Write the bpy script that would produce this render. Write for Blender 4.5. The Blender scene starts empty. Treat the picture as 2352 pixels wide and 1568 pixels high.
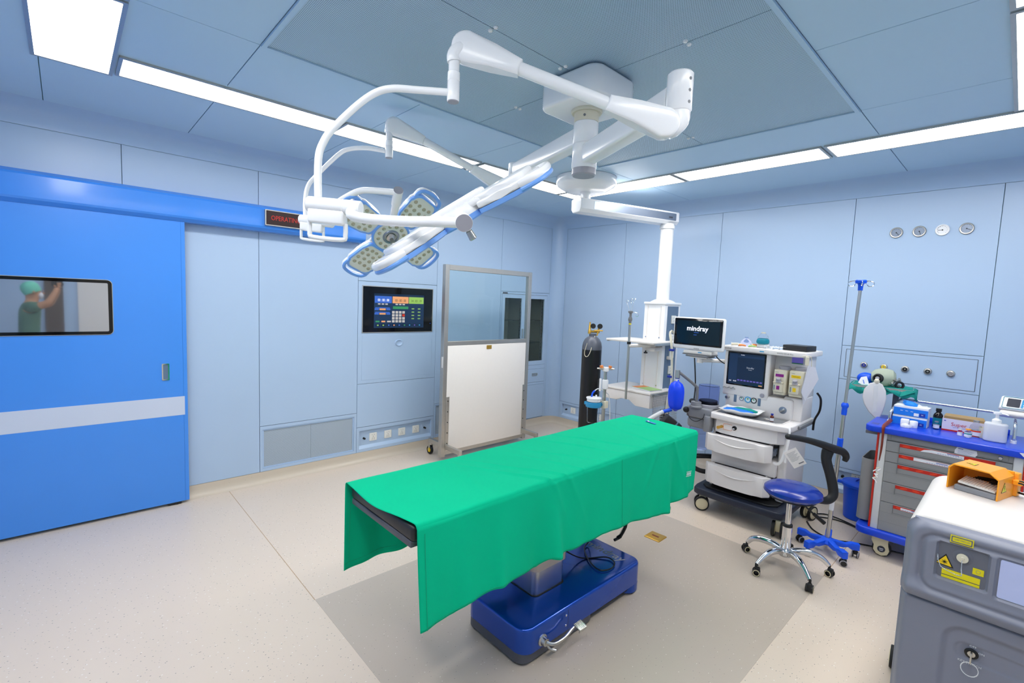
import bpy, bmesh, math, random
from mathutils import Vector, Matrix
S = bpy.context.scene
COL = S.collection
random.seed(7)
PI = math.pi

# ------------------------------------------------------------------ camera, exposure, world
cam_d = bpy.data.cameras.new('camera'); cam = bpy.data.objects.new('camera', cam_d); COL.objects.link(cam)
cam_d.sensor_width = 36.0; cam_d.lens = 16.774; cam_d.clip_start = 0.05
CR = Vector((0.68131138, 0.73091737, 0.0396812)); CU = Vector((-0.08925614, 0.02914875, 0.99558209))
CF = Vector((-0.72653159, 0.6818432, -0.08509823)); CC = Vector((4.74382, -5.32056, 1.79273))
m = Matrix.Identity(4)
for i in range(3):
    m[i][0] = CR[i]; m[i][1] = CU[i]; m[i][2] = -CF[i]; m[i][3] = CC[i]
cam.matrix_world = m
S.camera = cam
S.view_settings.view_transform = 'Standard'; S.view_settings.look = 'None'
S.view_settings.gamma = 1.0; S.view_settings.use_curve_mapping = False
S.view_settings.exposure = 0.0
LIGHT = 15.2
w = bpy.data.worlds.new('world'); S.world = w; w.use_nodes = True
w.node_tree.nodes['Background'].inputs[0].default_value = (0.8, 0.88, 1.0, 1)
w.node_tree.nodes['Background'].inputs[1].default_value = 0.3

# ------------------------------------------------------------------ materials
def lin(c):
    if isinstance(c, str):
        c = [int(c[i:i+2], 16) / 255 for i in (0, 2, 4)]
        c = [v / 12.92 if v <= 0.04045 else ((v + 0.055) / 1.055) ** 2.4 for v in c]
    return (c[0], c[1], c[2], 1.0)
def mat(name, col, rough=0.4, metal=0.0, var=0.03, nscale=30.0, bump=0.0, bscale=200.0, trans=0.0, alpha=1.0, ior=1.45, coat=0.0, emit=0.0, spec=0.5):
    m = bpy.data.materials.new(name); m.use_nodes = True
    nt = m.node_tree; b = nt.nodes['Principled BSDF']; c = lin(col)
    b.inputs['Roughness'].default_value = rough; b.inputs['Metallic'].default_value = metal
    b.inputs['IOR'].default_value = ior; b.inputs['Specular IOR Level'].default_value = spec
    b.inputs['Transmission Weight'].default_value = trans; b.inputs['Alpha'].default_value = alpha
    b.inputs['Coat Weight'].default_value = coat; b.inputs['Coat Roughness'].default_value = 0.08
    tc = nt.nodes.new('ShaderNodeTexCoord')
    if var > 0:
        n = nt.nodes.new('ShaderNodeTexNoise'); n.inputs['Scale'].default_value = nscale; n.inputs['Detail'].default_value = 3
        r = nt.nodes.new('ShaderNodeMix'); r.data_type = 'RGBA'
        r.inputs[6].default_value = tuple(max(0, v * (1 - var)) for v in c[:3]) + (1,)
        r.inputs[7].default_value = tuple(min(1, v * (1 + var)) for v in c[:3]) + (1,)
        nt.links.new(tc.outputs['Object'], n.inputs['Vector']); nt.links.new(n.outputs['Fac'], r.inputs[0])
        nt.links.new(r.outputs[2], b.inputs['Base Color'])
    else:
        b.inputs['Base Color'].default_value = c
    if bump > 0:
        n2 = nt.nodes.new('ShaderNodeTexNoise'); n2.inputs['Scale'].default_value = bscale; n2.inputs['Detail'].default_value = 2
        bp = nt.nodes.new('ShaderNodeBump'); bp.inputs['Strength'].default_value = bump; bp.inputs['Distance'].default_value = 0.002
        nt.links.new(tc.outputs['Object'], n2.inputs['Vector']); nt.links.new(n2.outputs['Fac'], bp.inputs['Height'])
        nt.links.new(bp.outputs['Normal'], b.inputs['Normal'])
    if emit > 0:
        b.inputs['Emission Color'].default_value = c; b.inputs['Emission Strength'].default_value = emit
    return m
MT = {}
def M_(name, *a, **k): MT[name] = mat(name, *a, **k)
M_('wall_blue', 'b0c7e2', .33, var=.012, nscale=3, bump=.02, bscale=60)
M_('wall_blue_cove', 'adc6e4', .3, var=.01, nscale=3)
M_('seam', '98c0c8', .7)
M_('ceil_blue', 'b6d2ea', .38, var=.015, nscale=2)
M_('ceil_frame', 'b2cee6', .35)
M_('ceil_dark', '5b7a90', .7)
M_('door_blue', '4590ec', .3, var=.02, nscale=5, bump=.03, bscale=90, coat=.15)
M_('door_edge', '2a7bd4', .35)
M_('stripe', 'c9d3e6', .35, var=.01)
M_('rail_blue', '3d8aea', .22, var=.01, coat=.3)
M_('steel', 'c3c1bb', .28, metal=1, var=.04)
M_('chrome', 'e4e4e6', .06, metal=1, var=0)
M_('alu', 'bdb9b2', .38, metal=.85, var=.05, nscale=60)
M_('brass', 'dcae50', .32, metal=.75, var=.08, nscale=90)
M_('white_gloss', 'f3f3f4', .22, var=.01, coat=.2)
M_('white_warm', 'ece7e2', .35, var=.015, bump=.02)
M_('machine_white', 'e8e4e2', .36, var=.012, bump=.02, bscale=300)
M_('sleeve', 'c4b8ac', .42, metal=.3)
M_('cream', 'ddd6c0', .4, var=.02)
M_('cream_wheel', 'd8cfae', .42, var=.03)
M_('grey_cap', '9d9ca4', .3)
M_('grey_plastic', '8b8d92', .42, bump=.05)
M_('grey_mid', '77797d', .45)
M_('blue_grey', '617892', .4)
M_('silver_strip', '8f9aab', .3, metal=.6)
M_('lamp_blue', '78abf4', .28, var=.01)
M_('lens_panel', 'e2e3da', .32, var=.03)
M_('lens', 'b0ac98', .12, metal=.25, var=.2, nscale=200)
M_('black', '0f1012', .35)
M_('black_soft', '1d1e20', .5, bump=.1)
M_('black_gloss', '07080a', .06)
M_('rubber', '17181a', .6)
M_('navy', '262c3c', .38, bump=.04)
M_('screen_off', '10242b', .07)
M_('pad', '222226', .42, bump=.2, bscale=40)
M_('base_blue', '0a48ae', .2, metal=.55, var=.04, nscale=400, coat=.5)
M_('base_grey', '50525a', .45)
M_('seat_blue', '0b2f95', .25, var=.03, coat=.3)
M_('plastic_blue', '0c55e6', .35, var=.02)
M_('bag_blue', '0a45f2', .38, var=.03)
M_('cart_blue', '0c41cf', .3, var=.02, coat=.2)
M_('cart_grey', '8d8e8f', .4, var=.02)
M_('cart_pillar', 'd2d3d3', .4)
M_('red', 'c22414', .35, var=.15, nscale=60)
M_('red_bright', 'e03c1c', .4)
M_('orange', 'ffa626', .33, var=.02)
M_('orange_soft', 'e88b4a', .5)
M_('yellow', 'e6d80e', .4)
M_('yellow2', 'f5cf1a', .4)
M_('purple', '8d1d84', .4)
M_('teal', '0c8f86', .8, var=.08, bump=.3)
M_('teal_plastic', '0d7f95', .35)
M_('green_book', 'a3c77c', .5)
M_('tank_black', '131315', .33, var=.1, nscale=12)
M_('tank_grey', '5b5f6a', .35, var=.06, nscale=20)
M_('brown', '7c2f1c', .4, var=.2, nscale=80)
M_('paper', 'e3e4ea', .7)
M_('card', 'a38a63', .8)
M_('box_blue', '1177e0', .45)
M_('box_mauve', 'd9d3e0', .5)
M_('amber', '6a2c14', .12)
M_('dark_bottle', '120c0c', .1)
M_('socket_white', 'e9e8e2', .35)
M_('clear', 'f6fafc', .05, trans=1.0, var=0, ior=1.08)
M_('glass', 'f0faf8', .01, trans=1.0, var=0, ior=1.25)
M_('milky', 'eef0f2', .35, trans=.3, var=0, ior=1.2)
M_('bag_clear', 'e0e0e2', .3, trans=.12, var=0, ior=1.15)
M_('ambu', 'cfd8c2', .25, trans=.4, var=0, ior=1.15)
M_('dome', 'd4daf6', .04, trans=1.0, var=0, ior=1.08)
M_('drape', '00bb8b', .8, var=.03, nscale=6, bump=.25, bscale=700, spec=.12)
M_('drape_seam', '00a078', .8)
M_('slot_dark', '2c3038', .5)
M_('laser_white', 'e6e0da', .42, var=.01, bump=.02)
M_('laser_grey', '7f8291', .4, var=.02, bump=.06, bscale=500)
M_('laser_dark', '686b76', .42, bump=.05)
M_('lcd', 'bcc6ee', .12)
M_('glove_blue', '1b86ea', .6)
M_('mirror_glass', 'c6cad0', .03, metal=.92, var=0)
M_('cab_dark', 'a6a69c', .5)
M_('text_grey', '4c5058', .5, var=0)
M_('text_white', 'dfe3ea', .5, var=0)
M_('led_red', 'b4281a', .5, var=0, emit=.25)
M_('sign_dark', '33201e', .3)
M_('skin', 'c08a66', .5)
M_('scrubs', '4d7562', .8)
M_('cap_green', '6cc4aa', .8)
M_('brown_wood', '57483f', .5)
M_('scr_blue', '3560b8', .3, var=0, emit=.3)
M_('scr_orange', 'dc9a68', .3, var=0, emit=.3)
M_('scr_green', '8fb856', .3, var=0, emit=.3)
M_('scr_grey', 'b9b4ae', .3, var=0, emit=.3)
M_('scr_navy', '1d3453', .2, var=0, emit=.25)
M_('scr_navy2', '14263e', .12, var=0, emit=.35)
M_('scr_white', 'e6e6f2', .3, var=0, emit=.8)
M_('scr_purple', '5b50a0', .3, var=0, emit=.5)
M_('cyan', '2f9bd0', .4, var=0)
M_('green_dial', '3a9a62', .4, var=0)
M_('blue_dark', '1a2f9c', .35)

def light_mat():
    m = bpy.data.materials.new('light_panel'); m.use_nodes = True; nt = m.node_tree
    b = nt.nodes['Principled BSDF']; b.inputs['Base Color'].default_value = (.9, .9, .9, 1)
    b.inputs['Emission Color'].default_value = (1, .975, .94, 1); b.inputs['Emission Strength'].default_value = LIGHT
    MT['light_panel'] = m
light_mat()
def floor_mat(name, col, sp):
    m = bpy.data.materials.new(name); m.use_nodes = True; nt = m.node_tree; L = nt.links
    b = nt.nodes['Principled BSDF']; b.inputs['Roughness'].default_value = .3
    b.inputs['Specular IOR Level'].default_value = .45
    tc = nt.nodes.new('ShaderNodeTexCoord')
    n = nt.nodes.new('ShaderNodeTexNoise'); n.inputs['Scale'].default_value = 1.4; n.inputs['Detail'].default_value = 4
    L.new(tc.outputs['Object'], n.inputs['Vector'])
    base = nt.nodes.new('ShaderNodeMix'); base.data_type = 'RGBA'; c = lin(col)
    base.inputs[6].default_value = tuple(v * .965 for v in c[:3]) + (1,); base.inputs[7].default_value = tuple(v * 1.03 for v in c[:3]) + (1,)
    L.new(n.outputs['Fac'], base.inputs[0])
    prev = base.outputs[2]
    for scale, thr, colr, off, keep in ((36, .065, '77726e', 0, .22), (30, .06, 'f0ebe4', 3.7, .25), (60, .08, 'a09890', 8.1, .15)):
        mp = nt.nodes.new('ShaderNodeMapping'); mp.inputs['Location'].default_value = (off, off, 0)
        mp.inputs['Scale'].default_value = (1, .62, 1)
        v = nt.nodes.new('ShaderNodeTexVoronoi'); v.voronoi_dimensions = '3D' if name == 'skirting' else '2D'; v.inputs['Scale'].default_value = scale
        L.new(tc.outputs['Object'], mp.inputs['Vector']); L.new(mp.outputs[0], v.inputs['Vector'])
        lt = nt.nodes.new('ShaderNodeMath'); lt.operation = 'LESS_THAN'; lt.inputs[1].default_value = thr * sp
        L.new(v.outputs['Distance'], lt.inputs[0])
        sx = nt.nodes.new('ShaderNodeSeparateColor'); L.new(v.outputs['Color'], sx.inputs[0])
        l2 = nt.nodes.new('ShaderNodeMath'); l2.operation = 'LESS_THAN'; l2.inputs[1].default_value = keep
        L.new(sx.outputs[0], l2.inputs[0])
        mu = nt.nodes.new('ShaderNodeMath'); mu.operation = 'MULTIPLY'; L.new(lt.outputs[0], mu.inputs[0]); L.new(l2.outputs[0], mu.inputs[1])
        mx = nt.nodes.new('ShaderNodeMix'); mx.data_type = 'RGBA'; L.new(mu.outputs[0], mx.inputs[0]); L.new(prev, mx.inputs[6])
        mx.inputs[7].default_value = lin(colr); prev = mx.outputs[2]
    L.new(prev, b.inputs['Base Color'])
    n3 = nt.nodes.new('ShaderNodeTexNoise'); n3.inputs['Scale'].default_value = 25
    bp = nt.nodes.new('ShaderNodeBump'); bp.inputs['Strength'].default_value = .02; L.new(tc.outputs['Object'], n3.inputs['Vector'])
    L.new(n3.outputs['Fac'], bp.inputs['Height']); L.new(bp.outputs[0], b.inputs['Normal'])
    MT[name] = m
floor_mat('floor_beige', 'dacab9', 1.0)
floor_mat('floor_grey', 'bdb0a2', .7)
floor_mat('skirting', 'cfc2b0', .7)
def perf_mat(name, col, hole, sp, rad, axes='xy', metal=0.0):
    """perforated sheet: round holes on a staggered grid, too small to model one by one"""
    m = bpy.data.materials.new(name); m.use_nodes = True; nt = m.node_tree; L = nt.links
    b = nt.nodes['Principled BSDF']; b.inputs['Roughness'].default_value = .4; b.inputs['Metallic'].default_value = metal
    tc = nt.nodes.new('ShaderNodeTexCoord'); s = nt.nodes.new('ShaderNodeSeparateXYZ'); L.new(tc.outputs['Object'], s.inputs[0])
    def mth(op, a, b_=None):
        q = nt.nodes.new('ShaderNodeMath'); q.operation = op
        for i, x in enumerate((a, b_)):
            if x is None: continue
            if isinstance(x, (int, float)): q.inputs[i].default_value = x
            else: L.new(x, q.inputs[i])
        return q.outputs[0]
    u = mth('DIVIDE', s.outputs['XYZ'.index(axes[0].upper())], sp); v = mth('DIVIDE', s.outputs['XYZ'.index(axes[1].upper())], sp * .866)
    row = mth('FLOOR', v); off = mth('MULTIPLY', mth('MODULO', mth('ABSOLUTE', row), 2.0), .5)
    fu = mth('SUBTRACT', mth('FRACT', mth('ADD', u, off)), .5); fv = mth('MULTIPLY', mth('SUBTRACT', mth('FRACT', v), .5), .866)
    d = mth('SQRT', mth('ADD', mth('MULTIPLY', fu, fu), mth('MULTIPLY', fv, fv)))
    lt = mth('LESS_THAN', d, rad)
    mx = nt.nodes.new('ShaderNodeMix'); mx.data_type = 'RGBA'; L.new(lt, mx.inputs[0])
    mx.inputs[6].default_value = lin(col); mx.inputs[7].default_value = lin(hole); L.new(mx.outputs[2], b.inputs['Base Color'])
    MT[name] = m
perf_mat('perf_ceiling', 'b6d0e4', '486478', .0078, .28)
perf_mat('perf_wall', 'b2bfcc', '65788a', .006, .27, 'yz')

# ------------------------------------------------------------------ mesh builder
class B:
    """collects shapes in world space and links them as one mesh object"""
    def __init__(s): s.v = []; s.f = []; s.T = Matrix.Identity(4)
    def add(s, bm, mtx=None):
        T = s.T @ mtx if mtx is not None else s.T
        base = len(s.v); bm.verts.index_update()
        for vv in bm.verts: s.v.append(T @ vv.co)
        flip = T.determinant() < 0
        for ff in bm.faces:
            ids = [base + x.index for x in ff.verts]
            s.f.append(ids[::-1] if flip else ids)
        bm.free(); return s
    def raw(s, vs, fs):
        base = len(s.v); s.v += [s.T @ Vector(q) for q in vs]; s.f += [[base + i for i in f] for f in fs]; return s
    def box(s, x0, x1, y0, y1, z0, z1, bev=0.0, seg=2, mtx=None):
        bm = bmesh.new(); bmesh.ops.create_cube(bm, size=1)
        sx, sy, sz = abs(x1 - x0), abs(y1 - y0), abs(z1 - z0)
        for q in bm.verts: q.co = Vector((q.co.x * sx + (x0 + x1) / 2, q.co.y * sy + (y0 + y1) / 2, q.co.z * sz + (z0 + z1) / 2))
        if bev > 0:
            bmesh.ops.bevel(bm, geom=bm.edges[:], offset=min(bev, .49 * min(sx, sy, sz)), segments=seg, affect='EDGES', profile=.5)
        return s.add(bm, mtx)
    def cyl(s, p0, p1, r0, r1=None, seg=20, caps=True, bev=0.0):
        r1 = r0 if r1 is None else r1; p0 = Vector(p0); p1 = Vector(p1); L = (p1 - p0).length
        if bev > 0: return s.lathe([(0, 0), (r0 - bev, 0), (r0, bev), (r1, L - bev), (r1 - bev, L), (0, L)], p0, p1 - p0, seg)
        pr = [(r0, 0), (r1, L)]
        if caps: pr = [(0, 0)] + pr + [(0, L)]
        return s.lathe(pr, p0, p1 - p0, seg)
    def lathe(s, prof, o=(0, 0, 0), axis=(0, 0, 1), seg=24, sc=(1, 1)):
        q = Vector(axis).to_track_quat('Z', 'Y').to_matrix().to_4x4(); q.translation = Vector(o)
        vs = []; fs = []; ring = []
        for r, z in prof:
            if r < 1e-7: ring.append([len(vs)]); vs.append((0, 0, z))
            else:
                ring.append(list(range(len(vs), len(vs) + seg)))
                vs += [(r * math.cos(2 * PI * k / seg) * sc[0], r * math.sin(2 * PI * k / seg) * sc[1], z) for k in range(seg)]
        for a, b in zip(ring, ring[1:]):
            for k in range(seg):
                k2 = (k + 1) % seg
                if len(a) == 1 and len(b) == 1: continue
                if len(a) == 1: fs.append([a[0], b[k2], b[k]])
                elif len(b) == 1: fs.append([a[k], a[k2], b[0]])
                else: fs.append([a[k], a[k2], b[k2], b[k]])
        base = len(s.v); s.v += [s.T @ (q @ Vector(p)) for p in vs]; s.f += [[base + i for i in f] for f in fs]; return s
    def tube(s, pts, r, seg=12, smooth=0, caps=True, flat=1.0, up=None):
        pts = [Vector(p) for p in pts]; rs = list(r) if hasattr(r, '__len__') else [r] * len(pts)
        if smooth:
            P = []; R2 = []
            for i in range(len(pts) - 1):
                a = pts[max(i - 1, 0)]; b = pts[i]; c = pts[i + 1]; d = pts[min(i + 2, len(pts) - 1)]
                for k in range(smooth):
                    t = k / smooth
                    P.append(.5 * ((2 * b) + (c - a) * t + (2 * a - 5 * b + 4 * c - d) * t * t + (3 * b - a - 3 * c + d) * t ** 3)); R2.append(rs[i] * (1 - t) + rs[i + 1] * t)
            P.append(pts[-1]); R2.append(rs[-1]); pts, rs = P, R2
        n = len(pts); base = len(s.v); fr = Vector(up) if up is not None else None; vs = []
        for i, p in enumerate(pts):
            t = (pts[min(i + 1, n - 1)] - pts[max(i - 1, 0)])
            t = t.normalized() if t.length > 1e-9 else Vector((0, 0, 1))
            if fr is None: fr = t.orthogonal()
            fr = (fr - t * fr.dot(t)); fr = fr.normalized() if fr.length > 1e-6 else t.orthogonal().normalized()
            b = t.cross(fr)
            vs += [p + (fr * math.cos(2 * PI * k / seg) * flat + b * math.sin(2 * PI * k / seg)) * rs[i] for k in range(seg)]
        fs = []
        for i in range(n - 1):
            for k in range(seg):
                k2 = (k + 1) % seg; fs.append([i * seg + k, i * seg + k2, (i + 1) * seg + k2, (i + 1) * seg + k])
        if caps: fs.append(list(range(seg))[::-1]); fs.append([(n - 1) * seg + k for k in range(seg)])
        s.v += [s.T @ v for v in vs]; s.f += [[base + i for i in f] for f in fs]; return s
    def prism(s, outline, z0, z1, bev=0.0, seg=2, mtx=None, top_only=False):
        bm = bmesh.new(); vs = [bm.verts.new((x, y, z0)) for x, y in outline]
        f = bm.faces.new(vs); 
        if f.normal.z > 0 or True:
            bm.normal_update()
            if f.normal.z > 0: bmesh.ops.reverse_faces(bm, faces=[f])
        r = bmesh.ops.extrude_face_region(bm, geom=[f]); nv = [g for g in r['geom'] if isinstance(g, bmesh.types.BMVert)]
        for q in nv: q.co.z = z1
        if bev > 0:
            es = [e for e in bm.edges if (abs(e.verts[0].co.z - z1) < 1e-6 and abs(e.verts[1].co.z - z1) < 1e-6) or (not top_only and abs(e.verts[0].co.z - z0) < 1e-6 and abs(e.verts[1].co.z - z0) < 1e-6)]
            bmesh.ops.bevel(bm, geom=es, offset=bev, segments=seg, affect='EDGES', profile=.5)
        bmesh.ops.recalc_face_normals(bm, faces=bm.faces[:])
        return s.add(bm, mtx)
    def ball(s, c, r, seg=20, sc=(1, 1, 1), mtx=None):
        bm = bmesh.new(); bmesh.ops.create_uvsphere(bm, u_segments=seg, v_segments=max(6, seg // 2), radius=r)
        for q in bm.verts: q.co = Vector((q.co.x * sc[0] + c[0], q.co.y * sc[1] + c[1], q.co.z * sc[2] + c[2]))
        return s.add(bm, mtx)
    def build(s, name, m, parent=None, smooth=True, ang=35):
        off = wloc(parent)
        me = bpy.data.meshes.new(name); me.from_pydata([tuple(v - off) for v in s.v], [], s.f)
        me.validate(); me.update()
        me.materials.append(MT[m])
        if smooth:
            me.polygons.foreach_set('use_smooth', [True] * len(me.polygons)); me.set_sharp_from_angle(angle=math.radians(ang))
        o = bpy.data.objects.new(name, me); COL.objects.link(o)
        if parent is not None: o.parent = parent
        return o
def wloc(o):
    v = Vector((0, 0, 0))
    while o is not None: v = v + o.location; o = o.parent
    return v
def rrect(w, h, r, seg=5, cx=0, cy=0):
    r = min(r, w / 2 - 1e-4, h / 2 - 1e-4); out = []
    for qx, qy, a in ((1, 1, 0), (-1, 1, 90), (-1, -1, 180), (1, -1, 270)):
        for k in range(seg + 1):
            t = math.radians(a + 90 * k / seg); out.append((cx + qx * (w / 2 - r) + r * math.cos(t), cy + qy * (h / 2 - r) + r * math.sin(t)))
    return out
def root(name, loc, label, cat, group=None):
    o = bpy.data.objects.new(name, None); o.empty_display_size = .1; COL.objects.link(o); o.location = loc
    return tag(o, label, cat, group)
def tag(o, label, cat, group=None):
    o['label'] = label; o['category'] = cat
    if group: o['group'] = group
    return o
def struct(o): o['kind'] = 'structure'; return o
def lab(o, l): o['label'] = l; return o
def rebase(o, loc):
    """move a single-mesh thing's origin to its base"""
    loc = Vector(loc); d = loc - o.location
    o.data.transform(Matrix.Translation(-d)); o.location = loc; return o
def copy_tree(o, parent=None):
    c = o.copy(); COL.objects.link(c); c.parent = parent
    for ch in o.children: copy_tree(ch, c)
    return c
# frames for flat pieces: local x,y on the surface, local z out of it
def frame(o, x, y):
    x = Vector(x).normalized(); y = Vector(y).normalized(); z = x.cross(y)
    m = Matrix.Identity(4)
    for i in range(3): m[i][0] = x[i]; m[i][1] = y[i]; m[i][2] = z[i]; m[i][3] = o[i]
    return m
def FL(y, z, x=0.0): return frame((x, y, z), (0, 1, 0), (0, 0, 1))         # on left wall, normal +x
def FB(x, z, y=0.0): return frame((x, y, z), (1, 0, 0), (0, 0, 1))         # on back wall / facing the room, normal -y
def FT(x, y, z): return frame((x, y, z), (1, 0, 0), (0, 1, 0))             # lying flat, normal +z
def lettering(txt, size, mtx, m, parent, name='lettering', depth=.0006, xs=1.0, bold=0.0, align='CENTER', shear=0.0):
    cu = bpy.data.curves.new('t', 'FONT'); cu.body = txt; cu.size = size; cu.extrude = depth; cu.align_x = align; cu.align_y = 'CENTER'; cu.offset = bold; cu.resolution_u = 2; cu.shear = shear
    t = bpy.data.objects.new('t', cu); COL.objects.link(t)
    dg = bpy.context.evaluated_depsgraph_get(); dg.update(); me = bpy.data.meshes.new_from_object(t.evaluated_get(dg))
    bpy.data.objects.remove(t); me.transform(Matrix.Diagonal((xs, 1, 1, 1))); me.transform(mtx); me.transform(Matrix.Translation(-wloc(parent)))
    me.name = name; me.materials.clear(); me.materials.append(MT[m])
    o = bpy.data.objects.new(name, me); COL.objects.link(o); o.parent = parent
    return o
def plate(w, h, r, mtx, m, parent, name, t=.0015, bev=0.0, z0=0.0, smooth=True):
    b = B(); b.prism(rrect(w, h, r) if r > 0 else [(-w/2, -h/2), (w/2, -h/2), (w/2, h/2), (-w/2, h/2)], z0, z0 + t, bev, 2, mtx); return b.build(name, m, parent, smooth)
def ringframe(b, w, h, t, d, r, mtx, z0=0.0, seg=5):
    """flat frame with a hole"""
    o = rrect(w, h, r, seg); i = rrect(w - 2 * t, h - 2 * t, max(r - t, .002), seg); n = len(o)
    vs = [(x, y, z0) for x, y in o] + [(x, y, z0) for x, y in i] + [(x, y, z0 + d) for x, y in o] + [(x, y, z0 + d) for x, y in i]
    fs = []
    for k in range(n):
        k2 = (k + 1) % n
        fs += [[k, k2, n + k2, n + k][::-1], [2*n + k, 2*n + k2, 3*n + k2, 3*n + k], [k, k2, 2*n + k2, 2*n + k], [n + k2, n + k, 3*n + k, 3*n + k2]]
    T = s_T(mtx); return b.raw([T @ Vector(v) for v in vs], fs)
def s_T(m): return m if m is not None else Matrix.Identity(4)

# ------------------------------------------------------------------ room shell
RX, RY, H = 6.0, -6.35, 3.0
fl = B().box(-.6, RX + .1, RY - .1, .1, -.1, 0).build('floor', 'floor_beige', None, False); struct(fl)
B().box(2.057, 3.967, -4.30, -1.586, .0002, .0012).build('inlay', 'floor_grey', fl, False)
sm = B(); sm.box(.05, 2.057, -4.303, -4.299, .0, .0008); sm.box(3.967, 6, -4.303, -4.299, 0, .0008); sm.box(3.965, 3.969, -1.586, -.05, 0, .0008)
MT['fseam'] = mat('fseam', 'b89a78', .5); sm.build('seam', 'fseam', fl, False)

def path(d, R=.155, seg=8):
    """rounded room outline inset by d, as (x, y)"""
    pts = []
    for cx, cy, a in ((R, -R, 180), (R, RY + R, 270), (RX - R, RY + R, 0), (RX - R, -R, 90)):
        rr = max(R - d, 0.0)
        for k in range(seg + 1):
            t = math.radians(a - (0 if False else 0) + (90 * k / seg if False else -90 * k / seg))
            pts.append((cx + rr * math.cos(t), cy + rr * math.sin(t)))
    return pts
# going round: corner (0,0) from the back wall side to the left wall side, etc.
def ring(d):
    R = .155; out = []
    def arc(cx, cy, a0, a1, n=8):
        for k in range(n + 1):
            t = math.radians(a0 + (a1 - a0) * k / n); out.append((cx + max(R - d, 0) * math.cos(t), cy + max(R - d, 0) * math.sin(t)))
    arc(R, -R, 90, 180); arc(R, RY + R, 180, 270); arc(RX - R, RY + R, 270, 360); arc(RX - R, -R, 0, 90)
    return out
def sweep(prof, name, m, parent=None):
    b = B(); rs = [[(x, y, z) for x, y in ring(d)] for d, z in prof]; n = len(rs[0]); vs = sum(rs, []); fs = []
    for i in range(len(rs) - 1):
        for k in range(n):
            k2 = (k + 1) % n; fs.append([i*n + k, i*n + k2, (i+1)*n + k2, (i+1)*n + k][::-1])
    b.raw(vs, fs); return b.build(name, m, parent, True, 50)
struct(sweep([(0.155 * (1 - math.cos(t)), 2.848 + .152 * math.sin(t)) for t in [PI / 2 * k / 10 for k in range(11)]], 'trim_1', 'wall_blue_cove'))
struct(sweep([(-.01, .1), (.003, .1), (.004, .06), (.009, .032), (.022, .01), (.045, .0015), (.06, .0004)], 'baseboard_1', 'skirting'))

# ceiling: backing and tiles around the laminar-flow grille
ce = B().box(-.6, RX + .1, RY - .1, .1, 3.012, 3.1).build('ceiling', 'seam', None, False); struct(ce)
xs = [0.0, 2.055, 3.972, RX]; ys = [0.0, -.92, -1.83, -2.745, -3.65, -4.578, -5.39, RY]
g = .0022
tiles = []
for i in range(3):
    for j in range(7):
        if i == 1 and 2 <= j <= 4: continue
        if i == 1 and j == 1: continue
        y1, y0 = ys[j], ys[j + 1]
        if i == 1 and j == 0: y0 = ys[2]
        tiles.append((xs[i] + g, xs[i+1] - g, y0 + g, y1 - g))
for t in tiles: B().box(*t, 3.0, 3.010, .0012, 1).build('ceiling_tile', 'ceil_blue', ce, False)
# grille frame and four perforated sheets
GX0, GX1, GY0, GY1 = 2.055, 3.972, -4.578, -1.83
gr = root('air_supply_grille', ((GX0+GX1)/2, (GY0+GY1)/2, 2.99), 'large perforated air supply grille in the ceiling above the operating table', 'grille')
b = B(); ringframe(b, GX1-GX0, GY1-GY0, .022, .014, .004, FT((GX0+GX1)/2, (GY0+GY1)/2, 2.988), seg=1); b.build('frame', 'ceil_frame', gr, False)
MX, MY = 3.018, -3.215
for (a0, a1, b0, b1) in ((GX0+.024, MX-.002, GY0+.024, MY-.002), (MX+.002, GX1-.024, GY0+.024, MY-.002), (GX0+.024, MX-.002, MY+.002, GY1-.024), (MX+.002, GX1-.024, MY+.002, GY1-.024)):
    B().box(a0, a1, b0, b1, 2.996, 2.999).build('perforated_panel', 'perf_ceiling', gr, False)
for (x, y, ax) in ((MX, -3.893, 0), (MX, -3.42, 0), (MX, -2.04, 0), (2.468, MY, 1), (3.587, MY, 1)):
    for s_ in (-1, 1):
        px, py = (x + s_ * .018, y) if ax == 0 else (x, y + s_ * .018)
        B().lathe([(0, -.006), (.008, -.005), (.011, -.001), (.011, .003), (0, .003)], (px, py, 2.993), (0, 0, 1), 14).build('knob', 'white_gloss', gr)

# ceiling lights: recessed strips set in a ring
def fixture(x0, x1, y0, y1, label):
    t = root('ceiling_light', ((x0+x1)/2, (y0+y1)/2, 3.0), label, 'light', 'recessed strip lights around the ceiling')
    b = B(); ringframe(b, x1-x0, y1-y0, .018, .012, .003, FT((x0+x1)/2, (y0+y1)/2, 2.988), seg=1); b.build('frame', 'alu', t, False)
    B().box(x0+.02, x1-.02, y0+.02, y1-.02, 2.993, 2.9985).build('diffuser', 'light_panel', t, False)
    return t
LX0, LX1, BY0, BY1 = 1.068, 1.372, -1.275, -.95
lx = [-5.072, -3.862, -2.642, -1.41]
nm = ['long strip light over the left wall, nearest the blue door end', 'middle strip light of the row along the left wall', 'strip light of the left wall row nearest the far corner']
k = 0
for a, b_ in ((-5.075, -3.845), (-3.835, -2.60), (-2.575, -1.29)):
    fixture(LX0, LX1, a, b_, nm[k]); k += 1
nm = ['short strip light above the pendant in the far corner', 'strip light in the middle of the back wall row', 'long strip light at the right of the back wall row, above the gauges']
k = 0
for a, b_ in ((LX0, 2.44), (2.452, 3.628), (3.645, 4.91)):
    fixture(a, b_, BY0, BY1, nm[k]); k += 1
for i, (a, b_) in enumerate(((-5.09, -3.83), (-3.81, -2.6), (-2.58, -1.295))):
    if i == 0: continue
    fixture(4.60, 4.92, a, b_, ['', 'strip light on the right ceiling edge, cut off by the top right corner', 'strip light at the far right meeting the back wall row'][i])
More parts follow.
